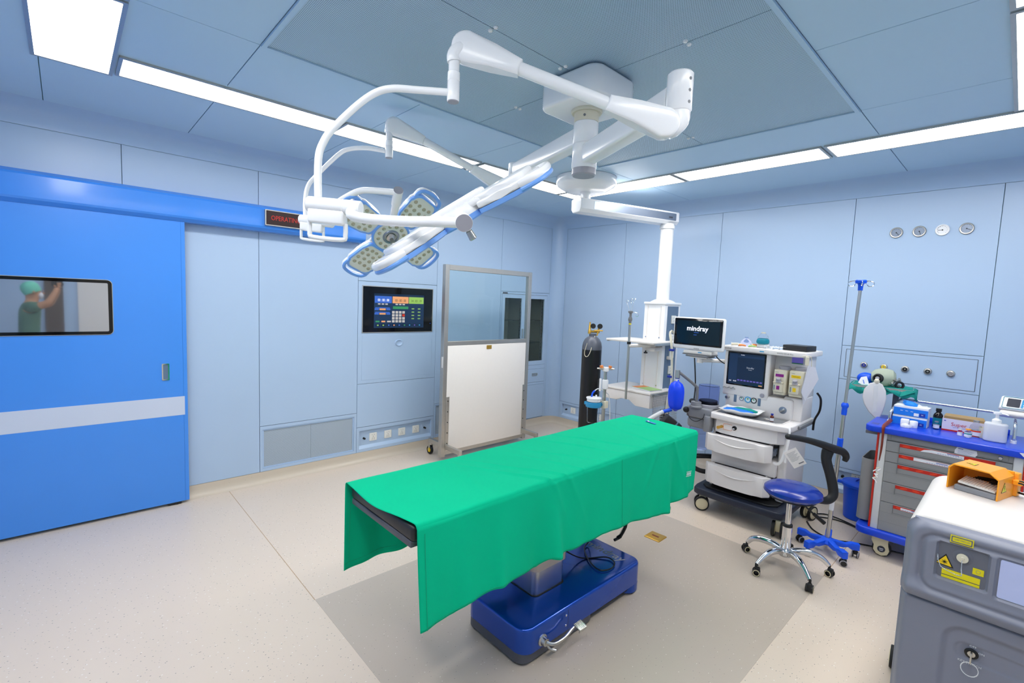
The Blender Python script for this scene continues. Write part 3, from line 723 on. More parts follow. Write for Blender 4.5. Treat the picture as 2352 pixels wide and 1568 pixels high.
def lamp(hub, n, shaft, cap, ang, label):
    hub = Vector(hub); n = Vector(n).normalized(); s_ = Vector(shaft); s_ = (s_ - n * s_.dot(n)).normalized(); x = s_.cross(n)
    T = frame(hub, x, s_)
    t = root('surgical_lamp', tuple(hub), label, 'surgical lamp', 'surgical lamps over the operating table')
    for k in ang: petal(t, T, math.radians(k), False)
    h = B(); h.lathe([(0, -.042), (.10, -.042), (.118, -.036), (.124, -.024), (.126, .0)], (0, 0, 0), (0, 0, 1), 48); h.v = [T @ v for v in h.v]; h = h.build('hub', 'white_gloss', t)
    b = B(); b.lathe([(.126, 0), (.127, .018), (.122, .024), (.114, .023), (.112, .016)], (0, 0, 0), (0, 0, 1), 48); b.v = [T @ v for v in b.v]; b.build('rim', 'lamp_blue', h)
    b = B(); b.lathe([(0, .018), (.112, .018), (.112, .012), (0, .012)], (0, 0, 0), (0, 0, 1), 48); b.v = [T @ v for v in b.v]; b.build('lens_panel', 'lens_panel', h)
    b = B(); b.lathe([(.038, .0185), (.040, .024), (.052, .026), (.056, .0185)], (0, 0, 0), (0, 0, 1), 40); b.v = [T @ v for v in b.v]; b.build('ring', 'silver_strip', h)
    for k in range(12): lens(h, T, .084 * math.cos(PI / 6 * k + .2), .084 * math.sin(PI / 6 * k + .2), .018)
    b = B(); b.lathe([(0, .018), (.034, .019), (.030, .03), (.018, .036), (.0125, .042), (.0115, .062), (.014, .065), (.0165, .098), (.0135, .102), (0, .102)], (0, 0, 0), (0, 0, 1), 24); b.v = [T @ v for v in b.v]; b.build('grip', 'steel', t)
    # back cross ribs between petals
    b = B()
    for a_ in ang:
        Q = T @ Matrix.Rotation(math.radians(a_), 4, 'Z'); b.box(-.070, .070, -.05, .15, -.040, -.016, .008, 2, Q)
    b.build('spine', 'white_gloss', t)
    cap = Vector(cap); d = (cap - (hub - n * .01)); u = d.normalized()
    b2 = B(); b2.box(-.135, .135, -.045, .045, -.062, -.035, .010, 3, T); b2.build('housing', 'white_gloss', t)
    b = B(); b.cyl(hub - n * .012 + u * .10, cap - u * .125, .022, .0235, 24); b.build('shaft', 'white_gloss', t)
    b = B(); b.cyl(cap - u * .125, cap, .028, .030, 28, bev=.002); b.build('pivot', 'white_gloss', t)
    b = B(); b.cyl(cap, cap + u * .002, .029, seg=28); lab(b.build('end_cap', 'grey_cap', t), 'grey round end cap')
    return t, T, u
def spring(t, pts, rs, upv):
    b = B(); b.tube(pts[0:3], rs[0:3], 24, 3, True, .62, up=upv); b.ball(pts[0], rs[0], 24, (1, 1, 1)); return b
def arm_set(t, J, z0, z1, poleZ, spr, link, tube, box, boxq, yoke, facing):
    f = Vector(facing)
    beam((PX + (J[0]-PX) * .06, PY + (J[1]-PY) * .06, poleZ), (J[0] - (J[0]-PX) * .04, J[1] - (J[1]-PY) * .04, poleZ), .085, .10, 'horizontal_arm', t)
    b = B(); b.lathe([(0, z0), (.045, z0), (.049, z0 + .006), (.049, z1 - .006), (.044, z1), (0, z1)], (J[0], J[1], 0), seg=32); b.build('joint', 'white_gloss', t)
    b = B()
    for z_ in (z0 + .03, (z0 + z1) / 2, z1 - .03):
        p = Vector((J[0], J[1], z_)); d = (f * .8 + Vector((.5, .25, 0))).normalized(); b.cyl(p + d * .047, p + d * .0505, .006, seg=12)
    b.build('screw', 'grey_mid', t)
    S0, S1, S2, S3 = [Vector(p) for p in spr]
    # knuckle from joint to spring arm root
    b = B(); b.tube([(J[0], J[1], z0 + .01), (J[0], J[1], z0 - .03), Vector((J[0], J[1], z0 - .062)) * .5 + (S0 + f * -.03) * .5, S0 - f * .03], [.044, .043, .042, .036], 24, 4); b.build('knuckle', 'white_gloss', t)
    side = (S3 - S0).cross(f).normalized()
    d = (S3 - S0).normalized()
    # blade-shaped end housings with a tube between
    def blade(p, q, r0, r1):
        u = (q - p).normalized(); yv = (f.cross(u)).normalized(); xf = frame(p, u, yv); L = (q - p).length; o_ = []
        for k in range(13):
            a = math.radians(90 + 15 * k); o_.append((r0 * math.cos(a), r0 * math.sin(a)))
        o_ += [(L * .5, -(r0 * .45 + r1 * .55)), (L, -r1), (L, r1), (L * .5, (r0 * .45 + r1 * .55))]
        zz = xf.to_3x3() @ Vector((0, 0, 1)); b = B(); b.prism(o_, -.034, .034, .016, 3, xf); return b.build('spring_arm_housing', 'white_gloss', t)
    blade(S0, S1, .056, .028); blade(S3, S2, .056, .028)
    b = B(); b.tube([S1 - d * .01, S2 + d * .01], [.0245, .0245], 24); b.build('spring_arm', 'white_gloss', t)
    # elbow and vertical link
    Lp = [Vector(p) for p in link]
    b = B(); b.tube([S3 - f * .012 + d * .01, S3 * .45 + Lp[0] * .55 + Vector((0, 0, .022)), Lp[0] + Vector((0, 0, .02)), Lp[0] - Vector((0, 0, .004))], [.034, .032, .028, .026], 24, 4); b.build('elbow', 'white_gloss', t)
    zt_, zb_ = Lp[0][2], Lp[1][2]; X_, Y_ = Lp[1][0], Lp[1][1]
    b = B(); b.lathe([(0, zb_), (.0225, zb_), (.0235, zb_ + .004), (.0235, zb_ + .072), (.0222, zb_ + .074), (.0235, zb_ + .076), (.0235, zb_ + .105), (.0205, zb_ + .108), (.0205, zt_ + .01), (0, zt_ + .01)], (X_, Y_, 0), seg=28); b.build('link', 'white_gloss', t)
    b = B(); b.lathe([(0, zb_ - .003), (.0215, zb_ - .003), (.0225, zb_)], (X_, Y_, 0), seg=28); lab(b.build('end_cap', 'grey_cap', t), 'grey end cap')
    b = B(); b.tube([Vector(p) for p in tube], .0135, 18, 5); b.build('tube', 'white_gloss', t)
    P0, P1 = Vector(box[0]), Vector(box[1]); u = (P1 - P0).normalized(); L = (P1 - P0).length
    b = B(); b.lathe([(0, 0), (.026, 0), (.0285, .004), (.0285, L * .68), (.0265, L * .69), (.0285, L * .70), (.0285, L - .004), (.026, L), (0, L)], P0, u, 32); b.build('joint', 'white_gloss', t)
    b = B(); b.lathe([(0, -.0015), (.025, -.0015), (.025, 0)], P0, u, 28); b.build('end_cap', 'grey_cap', t)
    q = frame(P0 + u * L * .37, u, (0, 0, 1)); q.translation -= Vector((0, 0, .045))
    b = B(); b.box(-L * .34, L * .34, -.022, .030, -.024, .024, .008, 3, q); b.build('housing', 'white_gloss', t)
    q2 = q.copy(); q2.translation = q.translation - Vector((0, 0, .045))
    b = B(); w2 = L * .68
    pth = [(-w2/2, .03), (-w2/2, -.012), (-w2/2 + .012, -.028), (w2/2 - .012, -.028), (w2/2, -.012), (w2/2, .03)]
    b.tube([q2 @ Vector((x, y, 0)) for x, y in pth], .0085, 10, 3, True, 1.0); b.build('handle', 'white_gloss', t)
    b = B(); b.tube([Vector(p) for p in yoke], .0185, 20, 5); b.build('yoke', 'white_gloss', t)
ff = -CF
t, T, u = lamp((3.1705, -4.153, 2.1185), (.1554, .5582, -.815), (.8047, -.5501, -.2233), (3.428, -4.329, 2.047), (60, 180, 300), 'nearer white three-petal surgical lamp seen edge-on with a blue rim')
arm_set(t, (3.758, -3.559), 2.545, 2.69, 2.60, [(3.742, -3.632, 2.486), (3.588, -3.787, 2.555), (3.35, -4.026, 2.674), (3.205, -4.175, 2.742)], [(3.182, -4.214, 2.69), (3.182, -4.214, 2.542)],
        [(3.178, -4.222, 2.574), (3.092, -4.314, 2.578), (3.038, -4.386, 2.576), (2.995, -4.434, 2.559), (2.962, -4.492, 2.505), (2.925, -4.568, 2.41), (2.912, -4.60, 2.355), (2.908, -4.619, 2.287), (2.936, -4.63, 2.139)],
        [(2.908, -4.655, 2.118), (3.052, -4.518, 2.105)], None, [(3.045, -4.545, 2.10), (3.068, -4.563, 2.078), (3.104, -4.541, 2.065), (3.156, -4.501, 2.059), (3.238, -4.444, 2.054), (3.328, -4.377, 2.054), (3.40, -4.318, 2.052)], (.75, -.62, -.1))
t, T, u = lamp((1.8, -3.713, 2.197), (.7, -.1494, -.6983), (.7016, -.2391, .6726), (2.13, -3.847, 2.422), (55.3, 145.3, 235.3, 325.3), 'farther surgical lamp showing its LED lens panels and blue petal rims')
arm_set(t, (2.155, -2.926), 2.62, 2.775, 2.715, [(2.13, -3.02, 2.60), (2.06, -3.25, 2.69), (1.94, -3.56, 2.82), (1.873, -3.742, 2.879)], [(1.862, -3.77, 2.84), (1.865, -3.77, 2.677)],
        [(1.849, -3.787, 2.718), (1.78, -3.888, 2.726), (1.715, -3.974, 2.711), (1.682, -4.031, 2.666), (1.63, -4.14, 2.53), (1.622, -4.19, 2.455), (1.628, -4.209, 2.363), (1.648, -4.215, 2.25)],
        [(1.631, -4.24, 2.244), (1.792, -4.101, 2.223)], None, [(1.78, -4.12, 2.235), (1.829, -4.116, 2.265), (1.844, -4.105, 2.329), (1.9, -4.054, 2.382), (1.96, -4.0, 2.415), (2.014, -3.942, 2.418), (2.11, -3.85, 2.412)], (.75, -.62, -.1))

# ------------------------------------------------------------------ ceiling pendant
pd = root('ceiling_pendant', (1.74, -1.6, 2.99), 'white ceiling pendant with a swivel arm, column, shelf, drawer and service head', 'pendant')
b = B(); b.lathe([(0, 2.865), (.17, 2.868), (.20, 2.875), (.275, 2.92), (.288, 2.94), (.288, 2.998)], (1.74, -1.6, 0), seg=56); b.build('ceiling_cover', 'white_gloss', pd)
b = B(); b.cyl((1.74, -1.6, 2.79), (1.74, -1.6, 2.868), .05, seg=28); b.build('neck', 'white_gloss', pd)
a0 = Vector((1.71, -1.70, 2.73)); a1 = Vector((2.075, -.50, 2.73)); d = (a1 - a0).normalized(); y_ = Vector((0, 0, 1)).cross(d)
q = frame(a0, y_, (0, 0, 1)); L = (a1 - a0).length
o_ = [(-.080, .062), (-.088, 0.052), (-.088, -.035), (-.06, -.066), (.06, -.066), (.088, -.035), (.088, .052), (.080, .062), (.05, .068), (-.05, .068)]
b = B(); b.prism(o_, 0, L, .012, 3, q); arm = b.build('swivel_arm', 'white_gloss', pd)
b = B(); nn = -y_
for sgn in (-1, 1):
    c = a0 + d * (L * .54) + y_ * sgn * .0885 + Vector((0, 0, .008)); qq = frame(c, d, (0, 0, 1)) if sgn < 0 else frame(c, -d, (0, 0, 1))
    b.prism(rrect(L * .84, .074, .006, 3), -.0005, .0015, 0, 1, qq)
lab(b.build('inlay', 'silver_strip', arm), 'grey metallic inlay strip')
qq = frame(a0 + d * (L * .90) - y_ * .0905, d, (0, 0, 1)); plate(.05, .018, 0, qq, 'text_grey', arm, 'badge', .001, smooth=False)
b = B(); b.lathe([(0, 2.618), (.078, 2.618), (.078, 2.645), (.070, 2.662), (.070, 2.672)], (2.065, -.6, 0), seg=36); b.build('flange', 'white_gloss', pd)
b = B(); b.cyl((2.065, -.6, 1.855), (2.065, -.6, 2.63), .068, seg=36); b.build('column', 'white_gloss', pd)
bx0, bx1, by0, by1 = 1.94, 2.185, -.75, -.42
b = B(); b.prism(rrect(.27, .36, .03, 4), 1.815, 1.84, .006, 2, Matrix.Translation(((bx0+bx1)/2, (by0+by1)/2, 0))); b.lathe([(.135, 1.838), (.12, 1.85), (.085, 1.868), (0, 1.872)], ((bx0+bx1)/2, (by0+by1)/2, 0), seg=32, sc=(.95, 1.15)); b.build('head_cover', 'white_gloss', pd)
hd = B().box(bx0, bx1, by0, by1, .86, 1.82, .012, 2).build('service_head', 'white_gloss', pd)
B().box(bx1 - .004, bx1 + .004, by0 + .055, by1 - .05, .88, 1.80, .002, 1).build('side_panel', 'blue_grey', hd)
B().box(bx0 - .004, bx0 + .004, by0 + .03, by1 - .05, .88, 1.80, .002, 1).build('side_panel', 'blue_grey', hd)
for xx in (bx0 + .04, bx1 - .05): B().box(xx, xx + .012, by0 - .005, by0 + .002, .88, 1.80, .002, 1).build('rail', 'white_warm', hd)
for z_ in (1.66, 1.46, 1.29, 1.12):
    s_ = plate(.085, .085, .004, FL(-.575, z_, bx1 + .004), 'socket_white', hd, 'socket', .012, .002)
    b = B(); qf = FL(-.575, z_, bx1 + .016)
    for (x, y) in ((-.012, .018), (.012, .018), (0, -.01), (-.012, -.02), (.012, -.02)): b.box(x-.002, x+.002, y-.004, y+.004, 0, .0006, 0, 1, qf)
    b.build('contact_slot', 'black', s_, False); s_.children[-1]['kind'] = 'stuff'
B().box(bx1, bx1 + .05, -.66, -.60, 1.235, 1.27, .006).build('plug', 'white_warm', hd)
# shelf
def shelf(z, name):
    s_ = B().box(1.70, 2.27, -1.08, -.62, z - .022, z, .006, 2).build(name, 'white_warm', pd)
    b = B(); b.box(1.705, 1.712, -1.07, -.63, z - .03, z - .004); b.box(2.262, 2.28, -1.06, -.54, z - .038, z - .012, .003); b.build('side_rail', 'steel', s_)
    b = B()
    for x in (1.98, 2.14): b.cyl((x, -.753, z + .03), (x, -.757, z + .03), .008, seg=12)
    b.build('bolt', 'chrome', s_)
    return s_
s1 = shelf(1.435, 'shelf')
s2 = shelf(.925, 'shelf')
b = B(); o_ = [(1.715, .90), (1.715, .79), (1.86, .79), (1.92, .815), (2.02, .815), (2.08, .775), (2.10, .765), (2.262, .765), (2.262, .90)]
b.prism(o_, .63, 1.07, .01, 2, frame((0, 0, 0), (1, 0, 0), (0, 0, 1))); b.build('drawer', 'white_warm', s2)
# wire basket
b = B(); X0, X1, Y0, Y1, Z0, Z1 = 2.29, 2.42, -1.05, -.80, .62, .915
def wire(p, q, r=.0011): b.tube([p, q], r, 4, caps=False)
n = 12
for k in range(n + 1):
    z = Z0 + (Z1 - Z0) * k / n; r = .003 if k in (0, n) else .0011
    for p, q in (((X0, Y0, z), (X1, Y0, z)), ((X1, Y0, z), (X1, Y1, z)), ((X1, Y1, z), (X0, Y1, z)), ((X0, Y1, z), (X0, Y0, z))): wire(p, q, r)
for k in range(9):
    x = X0 + (X1 - X0) * k / 8; wire((x, Y0, Z0), (x, Y0, Z1)); wire((x, Y1, Z0), (x, Y1, Z1)); wire((x, Y0, Z0), (x, Y1, Z0))
for k in range(15):
    y = Y0 + (Y1 - Y0) * k / 14; wire((X0, y, Z0), (X0, y, Z1)); wire((X1, y, Z0), (X1, y, Z1))
wbk = b.build('wire_basket', 'steel', pd, False)
cb_ = root('coiled_cable', (2.355, -.93, .625), 'dark coiled cable lying in the wire basket of the pendant', 'cable')
b = B(); b.tube([(2.355 + .03 * math.cos(a * .9), -.93 + .07 * math.sin(a * .9), .638 + .0035 * a) for a in range(0, 34)], .006, 8, 2); b.build('cord', 'black_soft', cb_)
# IV pole arm of the pendant
ip = root('pendant_drip_pole', (2.02, -1.14, .85), 'steel drip pole with hooks and a yellow ring held by the pendant arm', 'drip pole')
px, py = 2.03, -1.145
b = B(); b.cyl((px+.003, py, .835), (px, py, 1.60), .0125, seg=18, bev=.002); b.build('pole', 'steel', ip)
b = B(); b.cyl((px, py, 1.40), (px, py, 1.425), .019, seg=18); b.build('collar', 'black', ip)
b = B(); b.cyl((px, py, 1.60), (px, py, 1.612), .0135, seg=16); lab(b.build('ring', 'yellow', ip), 'yellow ring')
b = B(); b.lathe([(0, 1.612), (.013, 1.612), (.014, 1.63), (.021, 1.645), (.021, 1.66), (.012, 1.68), (.013, 1.71), (.024, 1.72), (.026, 1.735), (0, 1.74)], (px, py, 0), seg=20); b.build('head', 'grey_mid', ip)
for dx, dy, zz in ((-.03, -.03, 1.83), (-.008, .01, 1.85), (.02, .02, 1.85)):
    b = B(); c = Vector((px + dx, py + dy, zz)); b.tube([(px + dx * .3, py + dy * .3, 1.735), (px + dx * .8, py + dy * .8, zz - .03)] + [c + Vector((.013 * math.cos(t), .013 * math.sin(t), .014 * math.sin(t) )) for t in (PI, 2.3, 1.57, .8, 0, -.8, -1.4)], .0022, 6, 3); b.build('hook', 'chrome', ip)
b = B(); b.tube([(px + .02, py, 1.725), (px + .055, py + .01, 1.722), (px + .072, py + .02, 1.712), (px + .078, py + .024, 1.695), (px + .065, py + .02, 1.682), (px + .05, py + .01, 1.69)], .0022, 6, 3); b.build('hook', 'chrome', ip)
b = B(); b.tube([(px, py, 1.385), (px + .08, py + .13, 1.39), (2.15, -.86, 1.385)], [.017, .019, .024], 14, 3, True, 1.2); b.build('arm', 'white_warm', ip)
b = B(); b.box(2.09, 2.20, -.93, -.76, 1.33, 1.372, .012, 3); b.build('arm_base', 'white_warm', ip)
b = B(); b.lathe([(0, 0), (.008, 0), (.008, -.012), (.022, -.016), (.022, -.028), (0, -.03)], (2.11, -.95, 1.335), seg=6); b.build('clamp_knob', 'black', ip)
# book on the lower shelf
bk = root('booklet', (2.12, -.86, .925), 'green and white booklet lying on the pendant drawer top', 'book')
q = frame((2.12, -.90, .926), Vector((1, -.25, 0)), Vector((.25, 1, 0)))
B().box(-.13, .13, -.085, .085, 0, .012, .001, 1, q).build('pages', 'paper', bk); B().box(-.131, .131, -.086, .086, .012, .014, 0, 1, q).build('cover', 'green_book', bk, False)
b = B(); b.box(-.131, -.05, -.086, .086, .014, .0146, 0, 1, q); lab(b.build('cover_picture', 'orange_soft', bk, False), 'reddish picture on the cover')
# hanging tubing with blue clips
hc = root('hanging_tubing', (2.55, -1.22, .7), 'pair of pale infusion tubes with blue clips hanging beside the pendant', 'tubing')
pts = [(2.44, -.95, 1.49), (2.455, -1.08, 1.56), (2.478, -1.16, 1.54), (2.523, -1.195, 1.409), (2.552, -1.213, 1.125), (2.545, -1.229, .983), (2.542, -1.248, .841), (2.57, -1.25, .72)]
b = B(); b.tube([Vector(p) for p in pts], .005, 8, 4); b.build('tube', 'cream', hc)
b = B(); b.tube([Vector(p) + Vector((.010, .004, .006 * (i % 3))) for i, p in enumerate(pts)], .0045, 8, 4); b.build('tube', 'cream', hc)
for z_ in (1.395, 1.145): b = B(); b.box(2.515, 2.56, -1.222, -1.19, z_ - .01, z_ + .01, .004); b.build('clip', 'blue_dark', hc)
# ------------------------------------------------------------------ operating table
ot = root('operating_table', (2.99, -3.2, 0), 'operating table with a glossy blue base, steel column and black padded top', 'operating table')
b = B()
bo = rrect(.46, 1.05, .07, 7, 3.01, -3.225)
b.prism(bo, .065, .195, .016, 4, None, True); base = b.build('base_cover', 'base_blue', ot)
b = B(); b.prism(rrect(.44, .58, .06, 6, 3.01, -3.46), .012, .07, .004, 1); b.build('base_plinth', 'base_grey', ot)
b = B(); b.prism(rrect(.46, .14, .06, 6, 3.01, -2.775), .012, .07, .004, 1); b.build('base_plinth', 'base_blue', ot)
b = B(); b.prism(rrect(.42, .9, .05, 4, 3.01, -3.2), .035, .068, 0, 1); b.build('underframe', 'black_soft', ot)
for x_ in (2.83, 3.19):
    for y_ in (-3.69, -2.78):
        b = B(); b.cyl((x_ - .012, y_, .026), (x_ + .012, y_, .026), .026, seg=18); b.build('castor', 'rubber', ot)
b = B(); b.box(3.2385, 3.2405, -3.4215, -3.4195, .075, .18); b.build('seam', 'black', ot, False)
b = B(); b.box(2.80, 2.81, -3.3, -3.42 + .2, .1, .12); 
for y_, z_ in ((-3.44, .155), (-3.44, .10)): b.cyl((3.239, y_, z_), (3.243, y_, z_), .006, seg=12)
b.build('screw', 'chrome', ot)
lettering('mindray', .088, frame((3.02, -2.80, .1952), (1, 0, 0), (0, 1, 0)), 'grey_cap', ot, bold=.001, shear=.15)
# crank and foot pedal on the base side
ck = B(); p = Vector((3.24, -3.62, .105)); ck.lathe([(0, 0), (.030, 0), (.030, .005), (.022, .010), (.019, .030), (.0, .031)], p, (1, 0, 0), 28); ck = ck.build('pedal_hub', 'steel', ot)
b = B(); b.tube([(3.265, -3.62, .105), (3.285, -3.58, .088), (3.287, -3.50, .085), (3.288, -3.45, .105), (3.29, -3.42, .115)], [.010, .009, .008, .008, .007], 10, 3); b.build('pedal_arm', 'steel', ck)
b = B(); q = Matrix.Translation((3.305, -3.40, .12)) @ Matrix.Rotation(math.radians(18), 4, 'Y'); q = q @ Matrix.Scale(.72, 4); b.box(-.028, .036, -.045, .035, -.004, .004, .002, 1, q); b.box(.030, .038, -.045, .035, -.022, .003, .002, 1, q); b.build('pedal_tread', 'steel', ck)
b = B()
for k in range(6): b.box(-.024, .030, -.040 + k * .013, -.036 + k * .013, .0035, .0065, 0, 1, q)
b.build('tread_rib', 'chrome', ck, False)
b = B(); b.tube([(3.26, -3.615, .10), (3.275, -3.60, .07), (3.295, -3.575, .058)], .007, 10, 3); b.build('release_pin', 'steel', ck)
# column
b = B(); b.prism(rrect(.215, .245, .035, 6, 2.965, -3.385), .19, .35, 0, 1); b.build('column', 'steel', ot)
b = B(); b.prism(rrect(.235, .265, .035, 6, 2.965, -3.385), .335, .52, .003, 1); b.build('column_sleeve', 'sleeve', ot)
b = B(); b.prism(rrect(.20, .23, .03, 6, 2.965, -3.385), .52, .80, 0, 1); b.build('column', 'steel', ot)
b = B(); b.prism(rrect(.228, .258, .035, 6, 2.965, -3.385), .190, .197, 0, 1); b.build('gasket', 'black', ot)
b = B(); b.box(2.80, 3.14, -3.9, -2.7, .79, .835, .01); b.build('top_frame', 'base_grey', ot)
for i, (y0_, y1_) in enumerate(((-4.385, -3.62), (-3.61, -2.96), (-2.95, -2.42), (-2.41, -2.12))):
    b = B(); b.box(2.715, 3.228, y0_, y1_, .835, .862, .005); b.build('board', 'base_grey', ot)
    b = B(); b.box(2.705, 3.238, y0_, y1_, .860, .922, .015, 3); b.build('mattress', 'pad', ot)
for x_ in (2.695, 3.24): b = B(); b.box(x_ - .004, x_ + .004, -4.2, -2.3, .825, .85, .002); b.build('side_rail', 'steel', ot)
# drape
YP = [(-4.40, .508), (-4.35, .509), (-4.21, .512), (-4.136, .532), (-3.97, .534), (-3.82, .526), (-3.69, .512), (-3.63, .545), (-3.46, .528), (-3.3, .522), (-3.19, .532), (-2.92, .511), (-2.60, .470), (-2.50, .463), (-2.42, .483), (-2.25, .505), (-2.07, .525)]
def interp(P, y):
    for (a, za), (c, zc) in zip(P, P[1:]):
        if y <= c: return za + (zc - za) * max(0, min(1, (y - a) / (c - a)))
    return P[-1][1]
def gs(x, c, w_): return math.exp(-((x - c) / w_) ** 2)
NY, XA, XB, ZT = 260, 2.688, 3.252, .935
sect = []      # (kind, t)
for k in range(26): sect.append(('far', 1 - k / 26))
for k in range(7): sect.append(('c0', k / 7))
for k in range(40): sect.append(('top', k / 40))
for k in range(8): sect.append(('c1', k / 8))
for k in range(37): sect.append(('near', k / 36))
vs = []; fs = []; R_c = .018
for j in range(NY + 1):
    v = j / NY
    for kind, t in sect:
        y = -4.405 + v * 2.33
        wr1 = .0045 * gs(y, -3.62, .035) + .003 * gs(y, -3.35, .03) + .0032 * gs(y, -2.62, .04)
        if kind == 'top' or kind in ('c0', 'c1'):
            x = {'top': XA + R_c + t * (XB - XA - 2 * R_c), 'c0': XA + R_c * (1 - math.cos(t * PI / 2)), 'c1': XB - R_c + R_c * math.sin(t * PI / 2)}[kind]
            z = ZT if kind == 'top' else ZT - R_c + R_c * (math.sin(t * PI / 2) if kind == 'c0' else math.cos(t * PI / 2))
            u = (x - XA) / (XB - XA)
            if kind == 'top' or kind == 'c1':
                for (yc, sl, w_, am, uc, uw) in ((-3.62, -.55, .014, .007, 1.0, .55), (-3.50, -.62, .012, .006, .85, .5), (-3.36, -.35, .010, .004, .9, .45), (-2.75, -.5, .012, .005, .55, .5), (-2.62, .25, .010, .005, .8, .4), (-2.95, -.45, .012, .005, .5, .4), (-2.35, .1, .008, .0045, .7, .7), (-4.0, .3, .02, .002, .5, .5), (-3.15, -.6, .01, .004, .6, .35)):
                    z += 1.5 * am * gs(y + sl * (u - 1) * .55, yc, w_) * gs(u, uc, uw)
            z += .0015 * math.sin(7 * y + 9 * u) + .001 * math.sin(17 * y - 5 * u)
            z -= .012 * gs(v, 0, .03) * gs(u, .5, .25)
            yy = y + (.03 * u if v < .02 else .03 * u * max(0, 1 - v * 8)) - .02 * u * v + (.008 * math.sin(3 * u) if v > .98 else 0)
            if v < .05: yy -= .018 * math.sin(PI * u) * (1 - v / .05)
        else:
            h = t; zb = interp(YP, y) if kind == 'near' else .512 + .006 * math.sin(9 * y)
            z = (ZT - R_c) + (zb - (ZT - R_c)) * h
            hh = h ** 1.1
            if kind == 'near':
                off = .007 * math.sin(2 * PI * (y + .12 * h) / .43 + 1.0) + .003 * math.sin(2 * PI * y / .23 + 2.0) + .0012 * math.sin(2 * PI * y / .11)
                off += .040 * gs(y, -3.60 + .02 * h, .045) - .028 * gs(y, -3.70, .05) - .02 * gs(y, -3.50, .05) + .03 * gs(y, -2.5, .05) - .02 * gs(y, -2.40, .04) + .018 * gs(y, -4.12, .06) + .015 * gs(y, -2.24, .03) + .012 * gs(y, -3.95, .03)
                x = XB + .004 + off * hh + .012 * hh
                x += .004 * math.sin(PI * h) * gs(y, -2.3, .1) * 2 + .008 * gs(y, -3.60 + .16 * h, .018) * (1 - h) + .006 * gs(y, -3.48 + .2 * h, .016) * (1 - h) + .007 * gs(y, -2.62 - .25 * h, .02) * (1 - h) + .007 * gs(y, -2.42 + .2 * h, .02) * (1 - h * .7)
                yy = y + .03 * max(0, 1 - v * 8) - .02 * v * (1 - h) - .055 * h * gs(v, 1, .06) + .012 * h * gs(v, 0, .03)
            else:
                off = .014 * math.sin(2 * PI * y / .36 + .5) + .007 * math.sin(2 * PI * y / .17)
                x = XA - .002 - (off + .008) * hh
                yy = y + (-.002) * h
        vs.append((x, yy, z))
n = len(sect)
for j in range(NY):
    for k in range(n - 1): fs.append([j*n + k, (j+1)*n + k, (j+1)*n + k + 1, j*n + k + 1])
b = B(); b.raw(vs, fs); dr = b.build('drape', 'drape', None, True, 80)
md = dr.modifiers.new('thick', 'SOLIDIFY'); md.thickness = .0022; md.offset = 1
tag(dr, 'large green surgical drape spread over the operating table and hanging down both sides', 'drape'); rebase(dr, (2.97, -3.24, .51))
# hems and seams, label and stamp
def on_near(y, h):   # sample the near flap
    j = max(0, min(NY, round((y + 4.405) / 2.33 * NY))); k = n - 37 + round(h * 36); return Vector(vs[j * n + k])
def seam(pts, w_=.0009): b = B(); b.tube([p + Vector((.0030, 0, 0)) for p in pts], w_, 5); return b.build('stitching', 'drape_seam', dr)
seam([on_near(-4.365, k / 36) for k in range(2, 37, 2)]); seam([on_near(-4.40 + k * .03, .965) for k in range(1, 76)])
seam([on_near(-3.02, k / 36) for k in range(0, 37, 2)])
b = B(); b.tube([Vector(vs[3 * n + k]) + Vector((.002, 0, .002)) for k in range(2, 24, 2)], .0011, 5); b.build('stitching', 'drape_seam', dr)
b = B(); b.tube([Vector(vs[j * n + 2]) + Vector((.002, 0, 0)) for j in range(0, 120, 3)], .0011, 5); b.build('stitching', 'drape_seam', dr)
p = on_near(-2.23, .60)
q = frame(p + Vector((.0045, 0, 0)), (0, 1, -.1), (0, .1, 1)); b = B(); b.box(-.035, .035, .012, .015, 0, .0012, 0, 1, q); b.box(-.035, .035, -.018, -.015, 0, .0012, 0, 1, q)
for k in range(8): b.box(-.03 + k * .008, -.026 + k * .008, -.010, .007, 0, .0012, 0, 1, q)
lab(b.build('print', 'text_white', dr, False), 'small white printed mark')
bt = root('marker', (2.93, -2.19, .935), 'small blue strip with a white dot lying on the head end of the green drape', 'clip')
q = frame((2.935, -2.19, .9395), (1, -.28, 0), (.28, 1, 0)); b = B(); b.box(-.045, .05, -.009, .009, 0, .003, .001, 1, q); b.build('strip', 'scr_blue', bt); b = B(); b.ball((-.022, 0, .004), .008, 10, (1, 1, .5), q); b.build('dot', 'white_gloss', bt)
